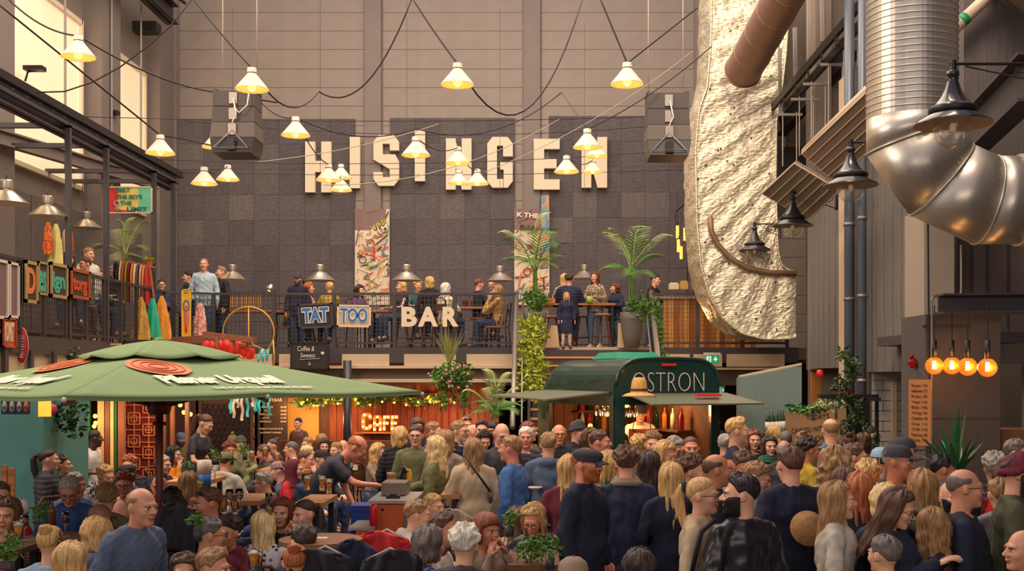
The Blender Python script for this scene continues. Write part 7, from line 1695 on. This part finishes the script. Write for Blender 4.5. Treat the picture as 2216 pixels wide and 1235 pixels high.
m = MB(); leaves(m, p+UZ*.95, (.25, .2, .22), 260, .10); m.build('underplanting', M_green, label='bushy greenery around the foot of the left palm', cat='plant')
p = pot(1367, 750, 108, 'tall dark grey tapered planter under the right palm', .70, .235); palm(p+UZ*.63, 1.1, 14, .85, 'feathery palm in the right grey planter by the stairs', seed=5)
m = MB(); leaves(m, p+Vector((.15, -.1, .75)), (.30, .2, .35), 330, .09); m.build('underplanting', M_green, label='ivy bush around the foot of the right palm', cat='plant')
palm(P(1072, 905, 138), .1, 16, .55, 'small feathery palm left of the trailer below the deck', trunk=True, seed=8, lighter=2)
palm(P(270, 560, 113), .05, 12, .75, 'pale palm leaning behind the painted sky sign on the gallery', trunk=True, seed=11, mt=mat('olive_leaf', (120, 128, 80), .5, var=.2), lighter=2)
m = MB()
for k in range(7): leaves(m, P(1150+6*math.sin(k*2), 700+k*24, 112+k*2), (.26, .2, .20), 130, .12)
t = m.build('climbing_plant', M_greenl, label='bright yellow-green leafy plant climbing beside the stair pole', cat='plant')
m = MB()
for k in range(6): leaves(m, P(1418+3*k, 655+k*22, 109+k*1.5), (.09, .1, .16), 60, .08)
m.build('climbing_plant', M_green, label='ivy trailing down the right stair pole', cat='plant')
# flower arrangement on red stakes
t = empty('flower_arrangement', P(979, 905, 125), 0, 'tall arrangement of greenery and pale flowers on red stakes left of the stairs', 'plant')
def fl(x, y, s=125): return P(x, y, s)-t.location
for x, y0, y1 in ((954, 820, 935), (971, 845, 935), (989, 815, 925), (1003, 850, 920), (1016, 840, 925)): MB().bar(fl(x, y0), fl(x, y1), .022).build('red_stake', mat('stake_red', (190, 28, 34), .4), t)
for y in (850, 880): MB().bar(fl(954, y), fl(1003, y), .014).build('red_stake', mat('stake_red', (190, 28, 34), .4), t)
m = MB(); leaves(m, fl(978, 812), (.36, .28, .26), 520, .09); leaves(m, fl(960, 855), (.10, .1, .32), 120, .07); leaves(m, fl(1006, 865), (.10, .1, .25), 110, .07); m.build('foliage', M_green, t, kind='stuff')
m = MB(); leaves(m, fl(965, 815), (.30, .26, .2), 160, .07); m.build('pale_foliage', mat('pale_leaf2', (188, 196, 140), .6), t, kind='stuff')
m = MB()
for k in range(16): m.ball(fl(955+rnd.random()*60, 790+rnd.random()*50)-UY*.22, .028, 8, 6)
m.build('blossoms', mat('rose_blossom', (196, 130, 130), .6), t, kind='stuff')
m = MB()
for k in range(60):
    a = rnd.random()*6.28; L = .35+.3*rnd.random(); b = fl(973, 790); e = b+Vector((math.cos(a)*.22*rnd.random()*1.6, math.sin(a)*.1, L)); m.tube([b, b.lerp(e, .6)+Vector((0, 0, .04)), e], [.005, .004, .001], 4)
m.build('grass_plumes', mat('grass_plume', (150, 150, 80), .6), t, kind='stuff')
def bush(x, y, s, r, n, sz, lb, m_=M_green): m = MB(); leaves(m, P(x, y, s), r, n, sz); m.build('plant', m_, label=lb, cat='plant')
bush(130, 762, 135, (.28, .2, .16), 240, .13, 'variegated leafy plant behind the parasol at left', mat('variegated', (150, 160, 116), .5, c2=(60, 90, 50), scale=12)); bush(150, 890, 200, (.22, .1, .28), 140, .09, 'trailing vine with a pink flower beside the teal booth', M_greend)
o = MB().ball((0, 0, 0), (.05, .03, .06), 12, 8).build('flower', mat('magenta', (190, 60, 110), .6), label='magenta flower on the vine beside the teal booth', cat='flower', smooth=True); o.location = P(114, 886, 204)
m = MB()
for k in range(14): leaves(m, P(1828+18*math.sin(k*.9)+k*1.5, 770+k*14, 168), (.10, .06, .10), 34, .08)
m.build('ivy', mat('ivy_green', (70, 92, 50), .5, var=.3), label='ivy climbing the pipes of the right wall', cat='plant'); bush(1748, 885, 160, (.28, .1, .07), 90, .10, 'green plant behind the top of the cardboard menu', mat('fresh_green', (70, 130, 50), .5)); bush(1795, 878, 161, (.28, .1, .06), 90, .08, 'pale leafy plant behind the cardboard menu', mat('pale_leaf2', (188, 196, 140), .6))
bush(1880, 950, 172, (.12, .08, .25), 60, .07, 'small leafy stems in front of the dark doorway', M_greend)
for k, (x, y, s) in enumerate([(1828, 852, 168), (1976, 785, 200)]):
    m = MB(); leaves(m, P(x, y, s), (.06, .05, .06), 60, .05); m.ball(P(x, y, s), (.05, .04, .06), 10, 8); m.build('red_flower', mat('crimson', (170, 20, 34), .5), label=['red flower above the cardboard menu', 'red tassel ornament left of the amber bulbs'][k], cat='flower')
t = empty('agave_plant', P(2068, 1035, 262), 0, 'dark green plant with long strap leaves before the large column', 'plant')
for k in range(26):
    a = k*2.4; L = .30+.18*rnd.random(); tilt = rnd.uniform(.15, 1.1); pts = [Vector((math.cos(a)*L*math.sin(tilt)*v, math.sin(a)*L*math.sin(tilt)*v, L*math.cos(tilt)*v*1.1+.12*v-.14*v*v*math.sin(tilt))) for v in (0, .3, .6, .85, 1)]
    sd_ = Vector((-math.sin(a), math.cos(a), 0)); ws = (.014, .022, .019, .010, .0005); m = MB(); m.add([p_+sd_*w_+UZ*.004 for p_, w_ in zip(pts, ws)]+[p_ for p_ in pts]+[p_-sd_*w_+UZ*.004 for p_, w_ in zip(pts, ws)], [(i, i+1, i+6, i+5) for i in range(4)]+[(i+5, i+6, i+11, i+10) for i in range(4)]); m.build('leaf', mat('agave_green', (44, 100, 56), .4, var=.25), t)
MB().lathe([(0, -.5), (.12, -.5), (.16, 0), (0, 0)], 20).build('pot', M_dark, t, smooth=True)
# ================================================================ DECK FURNITURE
def table(x0, x1, y, s, lb, h=None, dep=.7, top=M_wood, leg=M_black, floor=DECK, name='table'):
    a = P(x0, y, s); b = P(x1, y, s); c = (a+b)/2; w = (b-a).length; t = empty(name, (c.x, c.y, floor), 0, lb, 'table'); hz = c.z-floor
    MB().box((-w/2, -dep/2, hz-.045), (w/2, dep/2, hz)).build('tabletop', top, t)
    for sx in (-1, 1):
        for sy in (-1, 1): MB().bar((sx*(w/2-.06), sy*(dep/2-.06), 0), (sx*(w/2-.06), sy*(dep/2-.06), hz-.04), .05).build('leg', leg, t)
    return t
table(375, 455, 672, 98, 'wooden table behind the railing below the pale blue shirt'); table(470, 645, 672, 98, 'long wooden table behind the golden ring'); table(800, 858, 672, 98, 'wooden table behind the railing left of the bar letters')
table(990, 1085, 665, 98, 'wooden table with bottles behind the railing right of the bar letters'); table(690, 800, 668, 97, 'wooden table behind the tattoo boards'); table(1160, 1330, 657, 103, 'high wooden bar table between the two palms', dep=.5)
def stool(x, y, s, lb, h=.72):
    p = P(x, y, s); t = empty('bar_stool', (p.x, p.y, DECK), 0, lb, 'stool'); MB().lathe([(0, h-.04), (.17, h-.04), (.18, h-.02), (.17, h), (0, h)], 20).build('seat', M_wood, t, smooth=True)
    for k in range(4): a = k*math.pi/2+.78; MB().tube([(.11*math.cos(a), .11*math.sin(a), h-.04), (.22*math.cos(a), .22*math.sin(a), 0)], .018, 6).build('leg', M_woodd, t)
    MB().torus((0, 0, .25), .20, .010, 20, 5).build('foot_ring', M_woodd, t); return t
stool(1225, 700, 104, 'bar stool under the man in the navy padded jacket'); stool(1262, 700, 101, 'bar stool right of the man in the navy padded jacket'); stool(1305, 700, 104, 'bar stool behind the woman in leopard print'); stool(1195, 700, 100, 'bar stool beside the left planter')
for k, x in enumerate((1195, 1342)): 
    p = P(x, 750, 107); MB().prism([(-.15, 0), (.15, 0), (.10, .45), (-.02, .45)] if k == 0 else [(-.05, 0), (.2, 0), (.02, .5), (-.04, .5)], (p.x, p.y, DECK), UX, UZ, UY, .05).build('easel_board', mat('pale_plank', (206, 178, 144), .6), label='pale leaning board at the foot of the %s planter' % ('left' if k == 0 else 'right'), cat='board')
chm = None
def chair(p, rz, lb, h=.46):
    global chm
    if chm is None:
        f_ = MB()
        for sx in (-1, 1): f_.tube([(sx*.19, -.19, 0), (sx*.18, -.18, .44)], .014, 6).tube([(sx*.20, .22, 0), (sx*.18, .19, .44), (sx*.17, .24, .88)], .014, 6)
        bk = MB().tube([(-.17, .24, .88), (-.1, .26, .93), (.1, .26, .93), (.17, .24, .88)], .014, 6).box((-.17, .22, .70), (.17, .24, .82))
        chm = (MB().box((-.21, -.21, .43), (.21, .2, .46)).mesh('seat', M_wood), f_.mesh('frame', M_black), bk.mesh('backrest', M_woodd))
    t = empty('chair', p, rz, lb, 'chair')
    for me, nm in zip(chm, ('seat', 'frame', 'backrest')): link(bpy.data.objects.new(nm, me), t)
    return t
for o, base, J in PEOPLE:
    if base != 'sit': continue
    sc = o.scale[0]; loc = o.location; seat_z = loc.z+.455*sc; fl_ = DECK if loc.z > 2.3 else 0
    rz = o.rotation_euler.z; lb = o['label']
    if (seat_z-fl_) > .60:
        if '1' and ('stool' in o['label'] or 'half hidden' in o['label']): continue
        c = stool(1200, 700, 104, 'bar stool under the '+' '.join(lb.split()[:11]), h=seat_z-fl_); c.location = (loc.x, loc.y, fl_); continue
    c = chair((loc.x, loc.y, fl_), rz, ('chair that the '+lb)[:300], ); w_ = lb.split(); c['label'] = 'dark chair under the '+' '.join(w_[:11])
    c.scale = (1, 1, max(.3, (seat_z-fl_)/.46))
# bottles and jars on deck tables
bs = bottle_mesh(mat('brown_glass', (96, 54, 26), .15), .24, .03)
for x, y, s in [(1004, 661, 99), (1010, 662, 99), (1033, 661, 98), (1040, 663, 98), (1022, 662, 99), (1050, 661, 98)]:
    o = bpy.data.objects.new('bottle', bs); link(o); o.location = P(x, y+3, s); tag(o, 'brown bottle on the deck table right of the bar letters, '+{1004: ORD[0], 1010: ORD[1], 1022: ORD[2], 1033: ORD[3], 1040: ORD[4], 1050: ORD[5]}[x], 'bottle', 'brown bottles on the deck table')
o = MB().lathe([(0, 0), (.06, 0), (.08, .12), (0, .12)], 16).build('bowl', mat('lime_bowl', (150, 180, 50), .5), label='lime green bowl on the high bar table', cat='bowl', smooth=True); o.location = P(1276, 656, 104)
o = MB().box((-.09, -.05, 0), (.09, .05, .10)).build('box', mat('orange_box', (220, 120, 60), .6), label='orange box on the high bar table beside the navy padded jacket', cat='box'); o.location = P(1192, 656, 105)
t = empty('wicker_hamper', P(532, 651, 103), 0, 'woven wicker basket behind the railing above the golden ring', 'basket')
for k in range(14): MB().bar((-.32+k*.049, -.03*(k % 2), -.13), (-.32+k*.049, -.03*(k % 2), .13), .04, .02).build('slat', mat('wicker', (196, 140, 80), .7), t)
MB().box((-.36, -.05, .13), (.36, .2, .2)).build('lid', M_dark, t)
t = empty('desk_lamp', P(583, 628, 103), 0, 'tilted silver lamp glowing warm above the wicker basket', 'lamp')
MB().lathe([(0, .14), (.03, .14), (.05, .1), (.14, 0), (.13, 0), (0, .05)], 24, M=Matrix.Rotation(R(20), 3, 'Y')).build('shade', M_alu, t, smooth=True); MB().ball((0, 0, .015), .04, 12, 8).build('bulb', M_bulb, t, smooth=True)
# plank counter at the right of the deck
cb = empty('plank_counter', P(1510, 750, 103), 0, 'bar counter clad in warm upright planks behind the right railing', 'counter'); cb.location.z = DECK
for k in range(18):
    c = mat('amber_plank_%d' % (k % 3), [(196, 128, 58), (226, 160, 84), (164, 100, 44)][k % 3], .6, var=.2, scale=4, stretch=(5, 1, .5)); x = -.72+k*.108
    MB().box((x, .01*(k % 2), 0), (x+.102, .05, 1.05)).build('plank', c, cb)
MB().box((-.95, -.05, 1.05), (1.25, .6, 1.11)).build('worktop', mat('pale_top', (160, 140, 122), .4), cb)
t = empty('bar_frame', P(1488, 620, 102), 0, 'slim black frame with shelf above the plank counter', 'frame')  # black post frame belonging to the bar
MB().bar((0, 0, -.1), (0, 0, 2.05), .03).build('post', M_black, t); MB().bar((.18, .2, -.1), (.18, .2, 2.0), .03).build('post', M_black, t); MB().bar((-.28, -.2, 1.55), (.2, .2, 2.0), .02).build('rail', M_black, t); MB().bar((-.28, -.2, 1.2), (-.28, -.2, 1.56), .02).build('rail', M_black, t)
tb2 = MB().tube([(0, 0, 0), (0, 0, .26)], .03, 12).mesh('bulb', mat('amber_tube', (255, 150, 50), .1, emit=5, ec=(255, 130, 40)), True)
for k, (x, y) in enumerate([(1468, 545), (1474, 560), (1482, 520), (1466, 515), (1513, 540), (1511, 575)]):
    t = empty('tube_lamp', P(x, y, 103), 0, ['lower left', 'lowest', 'upper right', 'upper left', 'right, near the foil', 'lowest right'][k]+' glowing amber tube bulb hanging beside the foil duct', 'lamp', 'amber tube bulbs over the plank counter'); link(bpy.data.objects.new('bulb', tb2), t); MB().tube([(0, 0, .26), (0, 0, .34)], .022, 8).tube([(0, 0, .3), (0, 0, 1.0)], .004, 5).build('cord', M_black, t)
light('POINT', 'tube_glow', P(1478, 540, 103)-UY*.2, 10, (1, .5, .18), .1); light('POINT', 'counter_glow', P(1500, 690, 110), 8, (1, .62, .28), .1)
for k, (x, w, h, c, lb) in enumerate([(1458, .2, .14, (230, 214, 190), 'white till on the plank counter'), (1480, .16, .18, (214, 170, 90), 'yellow container on the plank counter'), (1502, .12, .22, (170, 130, 90), 'brown jar on the plank counter under the tube lamps')]):
    o = MB().box((-w/2, -.08, 0), (w/2, .08, h*.8)).box((-w/2*.8, -.06, h*.8), (w/2*.8, .06, h)).build('counter_item', mat('item_%d' % k, c, .5), label=lb, cat='container'); o.location = P(x, 626, 103)
# ================================================================ HALL FURNITURE AND TABLE SETTINGS
M_tt = mat('table_top', (172, 118, 76), .45, var=.2, scale=3, stretch=(1, 8, 1)); M_tt2 = mat('dark_table_top', (110, 74, 54), .4, var=.2, scale=3, stretch=(1, 8, 1))
def htable(x0, x1, y, s, lb, mt=M_tt, dep=.75): return table(x0, x1, y, s, lb, dep=dep, top=mt, floor=0)
htable(655, 716, 1078, 214, 'wooden table beside the bending waiter', dep=.8); htable(570, 680, 1012, 165, 'wooden table with glasses in the middle of the seated guests'); htable(430, 580, 1075, 212, 'wooden table with beer glasses before the blue sweater'); htable(380, 470, 1035, 190, 'wooden table holding the large pitcher')
htable(60, 210, 1165, 276, 'dark wooden table with drinks at the lower left', M_tt2, .8); htable(-20, 50, 1185, 300, 'dark wooden table at the left picture edge', M_tt2); htable(960, 1000, 1062, 205, 'light wooden table behind the beige coat'); htable(1100, 1210, 1205, 292, 'dark table with a potted plant before the leather jacket', M_tt2, .7)
t = empty('round_table', P(695, 1165, 300), 0, 'round brown wooden table in the lower middle', 'table'); zt_ = t.location.z; t.location.z = 0
MB().lathe([(0, zt_), (.30, zt_), (.30, zt_-.03), (.05, zt_-.04), (.04, .05), (.22, .0), (0, 0)], 36).build('tabletop', mat('round_top', (136, 88, 64), .4, var=.15, scale=3, stretch=(1, 6, 1)), t, smooth=False); MB().box((-.12, -.05, zt_), (.05, .02, zt_+.01)).build('napkin', M_white, t)
# serving cart
ct = empty('serving_cart', P(845, 1160, 245), 0, 'orange serving cart with a grey top beside the bending waiter', 'cart'); ct.location.z = 0
def cl(x, y, s=245): v = P(x, y, s); return Vector((v.x-ct.location.x, v.y-ct.location.y, v.z))
M_co = mat('cart_orange', (206, 92, 40), .45); M_ct = mat('cart_grey_top', (170, 160, 152), .4)
a, b = cl(815, 1088), cl(873, 1180); MB().box((a.x, 0, b.z), (b.x, .5, a.z)).build('upper_cabinet', M_co, ct)
a, b = cl(873, 1088), cl(897, 1180); MB().box((a.x, .02, b.z), (b.x, .5, a.z)).build('side_panel', mat('cart_grey', (120, 112, 110), .5), ct)
a = cl(797, 1082); b = cl(897, 1088); MB().box((a.x, -.05, b.z), (b.x, .75, a.z)).build('top_shelf', M_ct, ct)
a, b = cl(771, 1146), cl(815, 1185); MB().box((a.x, -.02, 0), (b.x+.25, .5, a.z)).build('lower_cabinet', M_co, ct); a, b = cl(755, 1140), cl(813, 1146); MB().box((a.x, -.04, b.z), (b.x, .5, a.z)).build('lower_shelf', M_ct, ct)
MB().box((cl(815, 1100).x, 0, 0), (cl(897, 0).x, .5, cl(0, 1180).z)).build('plinth', M_co, ct); MB().ball(cl(828, 1102)-UY*.01, .012, 8, 6).build('lock', M_black, ct); a, b = cl(813, 1053), cl(868, 1080); MB().box((a.x, .35, b.z), (b.x, .7, a.z)).build('raised_box', mat('cart_taupe', (128, 110, 98), .5), ct)
bc = empty('crate_stack', P(792, 1105, 232), 0, 'stack of cobalt blue plastic crates behind the orange cart', 'crate'); M_cb = mat('crate_blue', (26, 62, 160), .4)
z0 = -bc.location.z
for k in range(5):
    z = bc.location.z; zz = .24*k
    if zz+.22 > z+.17: break
    MB().box((-.14, 0, zz-z), (.14, .3, zz-z+.2)).box((-.155, -.012, zz-z+.17), (.155, .31, zz-z+.225)).box((-.15, -.01, zz-z), (.15, .3, zz-z+.03)).build('crate', M_cb, bc)
t = empty('red_canister', P(808, 1137, 250), 0, 'bright red canister standing on the lower shelf of the orange cart', 'canister'); MB().lathe([(0, 0), (.03, 0), (.033, .01), (.033, .15), (.028, .17), (0, .17)], 20).build('canister_body', mat('canister_red', (206, 24, 36), .35), t, smooth=True); MB().tube([(0, 0, .17), (0, 0, .19)], .018, 12).build('lid', mat('canister_red', (206, 24, 36), .35), t)
t = empty('camera', P(851, 1078, 248), 0, 'small black device lying on the grey cart top', 'device'); MB().box((-.06, -.03, 0), (.06, .03, .025)).box((-.03, -.02, .025), (.03, .02, .04)).build('device_body', M_black, t)
t = empty('toy_penguin', P(876, 1050, 226), 0, 'dark toy penguin with a yellow beak held near the toddler', 'toy'); MB().ball((0, 0, .07), (.05, .04, .08), 14, 10).ball((.005, 0, .15), .035, 12, 8).build('toy_body', M_black, t, smooth=True); MB().ball((.045, -.02, .08), (.03, .03, .08), 12, 8).tube([(.02, -.03, .155), (.06, -.05, .145)], [.015, .003], 8).build('yellow_wing', mat('toy_yellow', (236, 172, 40), .5), t, smooth=True)
# glasses
def beer(x, y, s, lb, c='beer', h=.15, grp='beer glasses on the tables'):
    t = empty('beer_glass', P(x, y, s), 0, lb, 'glass', grp); MB().lathe([(.03, 0), (.038, h*.9), (.040, h), (.037, h), (.035, h*.9), (.027, .01), (0, .01), (0, 0), (.03, 0)], 16).build('glass', M_glass, t, smooth=True)
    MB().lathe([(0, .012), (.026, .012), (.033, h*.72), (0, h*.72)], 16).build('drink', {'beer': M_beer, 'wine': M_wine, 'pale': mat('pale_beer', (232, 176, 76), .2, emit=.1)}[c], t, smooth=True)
    if c != 'wine': MB().lathe([(0, h*.72), (.0335, h*.72), (.035, h*.84), (0, h*.84)], 16).build('foam', M_white, t, smooth=True)
for i, (x, y, s) in enumerate([(432, 1070, 205), (483, 1108, 240), (508, 1108, 240), (697, 1062, 216), (600, 1003, 165), (574, 990, 160), (556, 1240, 330), (549, 1237, 340), (40, 1170, 290), (712, 1068, 214), (665, 1060, 212), (545, 1000, 170), (525, 985, 160)]):
    beer(x, y, s, 'glass of beer '+['beside the girl in the pink top', 'left of the empty stemmed glasses', 'right of the empty stemmed glasses', 'right of the green T-shirt by the waiter', 'before the dotted cap', 'left of the dotted cap at the far table', 'at the bottom edge below the floral blouse, right one', 'at the bottom edge below the floral blouse, left one', 'at the lower left beside the leafy jar', 'at the right end of the table beside the waiter', 'before the red sleeve', 'on the far table behind the grey hooded top', 'on the far table beside the green sprig'][i])
beer(845, 1052, 232, 'full beer glass being handed over by the bending waiter', grp=None) if 0 else None
t = empty('beer_glass', P(846, 1056, 226), 0, 'full beer glass in the outstretched hands by the orange cart', 'glass'); MB().lathe([(.03, 0), (.04, .13), (.042, .15), (0, .15), (0, 0), (.03, 0)], 16).build('glass', M_glass, t, smooth=True); MB().lathe([(0, .01), (.028, .01), (.036, .11), (0, .11)], 16).build('drink', M_beer, t, smooth=True); MB().lathe([(0, .11), (.037, .11), (.039, .145), (0, .145)], 16).build('foam', M_white, t, smooth=True)
def stem(x, y, s, lb, c=M_wine):
    t = empty('wine_glass', P(x, y, s), 0, lb, 'glass'); MB().lathe([(0, 0), (.035, 0), (.004, .006), (.004, .08), (.03, .11), (.038, .15), (.030, .19), (.028, .19), (.036, .15), (.028, .112), (0, .1)], 18).build('glass', M_glass, t, smooth=True); MB().lathe([(0, .103), (.027, .113), (.034, .14), (0, .14)], 16).build('drink', c, t, smooth=True)
stem(52, 1168, 285, 'tulip glass of red drink at the lower left table', mat('rose_drink', (190, 60, 50), .2)); stem(141, 1160, 278, 'glass of dark red wine before the elderly man in blue'); stem(497, 1105, 245, 'empty stemmed glass among the beers', M_glass); stem(518, 1104, 245, 'second empty stemmed glass right of the beers', M_glass)
for x, y, s, lb in [(113, 1142, 276, 'brown beer bottle before the elderly man in blue'), (130, 1215, 320, 'dark bottle at the lower left table edge')]: 
    o = bpy.data.objects.new('bottle', bs); link(o); o.location = P(x, y, s); tag(o, lb, 'bottle'); o.scale = (.9,)*3
t = empty('drinks_pitcher', P(442, 1052, 196), 0, 'large white and blue drinks cooler on the table behind the girl in pink', 'cooler'); MB().lathe([(0, 0), (.07, 0), (.075, .14), (0, .14)], 24).build('lower_part', M_blue, t, smooth=True); MB().lathe([(0, .14), (.076, .14), (.078, .29), (0, .29)], 24).build('upper_part', M_white, t, smooth=True); MB().tube([(.075, 0, .2), (.12, 0, .18), (.12, 0, .08), (.075, 0, .06)], .01, 8).build('handle', M_white, t, smooth=True)
t = empty('water_carafe', P(582, 1120, 268), 0, 'tall clear water carafe beside the blonde in the floral blouse', 'carafe'); MB().lathe([(.03, 0), (.03, .16), (.028, .2), (.026, .2), (.028, .16), (.028, .005), (0, .005), (0, 0), (.03, 0)], 18).build('glass', M_glass, t, smooth=True)
def tplant(x, y, s, lb, n=60, r=.08):
    t = empty('table_plant', P(x, y, s), 0, lb, 'plant'); MB().lathe([(0, 0), (.03, 0), (.035, .08), (0, .08)], 14).build('jar', M_dark, t, smooth=True); m = MB(); leaves(m, (0, 0, .08+r), (r, r, r), n, .05); m.tube([(0, 0, .05), (0, 0, .16)], .003, 4); m.build('foliage', M_green, t, kind='stuff')
tplant(98, 1150, 272, 'sprig of green leaves in a jar at the lower left table'); tplant(20, 1240, 330, 'leafy plant in a jar at the bottom left corner', 90, .09); tplant(1150, 1245, 300, 'bushy herb plant on the table before the leather jacket', 130, .12); tplant(1190, 1230, 310, 'second herb plant right of the bushy one', 80, .08); tplant(428, 1170, 300, 'small green plant beside the pale blue shirt', 40, .06)
tplant(530, 995, 165, 'tall green sprig among the middle tables', 40, .07); tplant(405, 1035, 195, 'green sprig beside the drinks cooler', 40, .06); tplant(466, 1005, 180, 'green sprig behind the drinks cooler', 40, .05); tplant(1103, 1160, 285, 'small sprig with red berries beside the red-haired woman', 40, .06)
# coats over chair backs
def coat_chair(x, y, s, c, lb):
    t = empty('draped_coat', P(x, y, s), 0, lb, 'coat'); t.scale = (.9, .9, .9); ph_ = x*.37
    def fn(u, v):
        w = .40+.10*abs(v-.5)*2; yy_ = .10*math.sin((v-.5)*2.6); zz = .10-.9*max(0, abs(v-.5)-.08)+.0; k = .025*math.sin(9*u+ph_+3*v)+.018*math.sin(21*u+ph_*2-4*v)
        return Vector(((u-.5)*w+.02*math.sin(7*v+ph_), yy_+(k if v > .5 else -k), zz-.07*(2*u-1)**2+.02*math.sin(5*u+ph_)))
    o = MB().grid(fn, 26, 30).build('fabric', cloth(c), t, smooth=True); o.modifiers.new('s', 'SOLIDIFY').thickness = .03
    MB().tube([(-.18, .05, -.9), (-.17, .05, .02), (0, .07, .1), (.17, .05, .02), (.18, .05, -.9)], .012, 8).build('chair_frame', M_gsteel, t, smooth=True)
coat_chair(762, 1200, 310, 'dnavy', 'dark navy coat draped over a chair at the lower middle'); coat_chair(835, 1175, 296, 'red', 'bright red jacket hung on a chair left of the grey hooded top'); coat_chair(842, 1218, 318, 'black', 'black rucksack-like coat over a chair at the bottom'); coat_chair(985, 1128, 262, 'taupe', 'taupe coat over the chair behind the white-haired person'); coat_chair(700, 1215, 330, 'black', 'black coat over the chair at the bottom left of the round table'); coat_chair(370, 1120, 285, 'black', 'small black bag hanging over a chair beside the boy')
t = empty('basket_bag', P(1752, 1140, 318), 0, 'woven straw hat hanging on the back of the white denim jacket', 'hat'); MB().lathe([(0, .05), (.06, .05), (.09, .0), (.12, -.04), (.125, -.045), (.08, -.02)], 28, M=Matrix.Rotation(R(70), 3, 'X')).build('straw_body', mat('dark_straw', (150, 112, 66), .8, var=.2, scale=40, bump=.3), t, smooth=True)
t = empty('patterned_cushion', P(45, 1100, 258), 0, 'round cushion with blue and white floral pattern against the teal booth', 'cushion'); MB().ball((0, 0, 0), (.075, .04, .09), 20, 14).build('cover', mat('floral_cushion', (50, 54, 90), .8, c2=(210, 200, 204), kind='voronoi', scale=26), t, smooth=True)
o = MB().lathe([(0, 0), (.05, .0), (.075, .02), (.07, .025), (0, .012)], 20).build('paper_plate', M_white, label='small paper plate held beside the grey-blue rain jacket', cat='plate', smooth=True); o.location = P(1158, 1058, 212)
t = empty('phone', P(2040, 1203, 340), 0, 'pale smartphone held by the woman looking down', 'phone'); t.rotation_euler = (R(50), R(-30), R(20)); MB().box((-.035, -.005, -.07), (.035, .005, .07)).build('phone_body', M_gsteel, t)
m = MB(); 
# crossbody straps
def strap(pts, lb, c='black', r=.012):
    MB().tube([P(*a) for a in pts], r, 6).build('bag_strap', cloth(c), smooth=True, label=lb, cat='strap')
strap([(1006, 985, 215.5), (1022, 1010, 220), (1048, 1045, 221), (1060, 1062, 217)], 'dark bag strap across the beige coat')
strap([(1548, 1124, 335), (1518, 1150, 338), (1506, 1195, 340), (1498, 1235, 338)], 'black bag strap across the beige jacket of the blonde', r=.016)
# cardboard menus on the right
M_card = mat('cardboard', (176, 134, 98), .8, var=.06, scale=3); M_ink = mat('ink', (62, 46, 44), .8)
t = empty('cardboard_menu', P(1775, 932, 155), 0, 'tilted cardboard menu with handwritten dishes behind the crowd at right', 'menu'); t.rotation_euler = (0, R(-5), 0)
MB().box((-.47, 0, -.33), (.47, .02, .29)).build('board', M_card, t)
for s_, x, z, w_ in (('TODAY\'S', -.02, .20, .32), ('CANNOLI WITH CHEESE', -.05, .03, .7), ('TACOS CHICKEN', -.05, -.10, .55), ('CHURROS', -.1, -.22, .3), ('95 KR', .35, .08, .12), ('85 KR', .35, -.09, .12)): text('lettering', s_, (x, -.006, z), UX, UZ, .1, M_ink, t, width=w_, height=.07, extrude=.002)
for x in (-.10, .22): MB().box((x, -.012, .16), (x+.03, -.002, .30)).build('tape', M_trimd, t)
t = empty('paper_menu', P(1990, 890, 216), R(-48), 'narrow orange-brown paper menu hanging beside the large column', 'menu')
MB().box((-.12, 0, -.34), (.12, .008, .32)).build('sheet', mat('kraft_paper', (196, 128, 72), .8), t)
for k in range(11): text('lettering', ['Burger 125', 'Halloumi 115', 'Fries 45', 'Vegan 120', 'Ribs 145', 'Wings 95', 'Coleslaw 30', 'Dip 15', 'Chili 110', 'Nachos 85', 'Kids 70'][k], (0, -.004, .26-k*.055), UX, UZ, .05, M_ink, t, width=.17, height=.03, extrude=.001)
MB().tube([(-.1, 0, .32), (0, 0, .42), (.1, 0, .32)], .003, 4).build('cord', M_gsteel, t)
MB().bar(P(1770, 857, 160), P(1905, 864, 166), .035, .05).build('track_rail', M_black, label='black track rail slanting above the cardboard menu', cat='rail')
o = MB().box((0, 0, 0), (1.2, .6, 1.6)).build('cardboard_cabinet', mat('brown_cabinet', (134, 90, 60), .7, var=.2), label='brown cabinet with boxes at the right picture edge', cat='cabinet'); o.location = (P(2168, 0, 196).x, F/196, .2)
o = MB().lathe([(0, -.06), (.04, -.05), (.05, 0), (.04, .05), (0, .06)], 14).build('paper_lantern', mat('lantern_red', (214, 44, 32), .5), label='small red lantern beside the orange door at right', cat='lantern', smooth=True); o.location = P(1774, 808, 150)
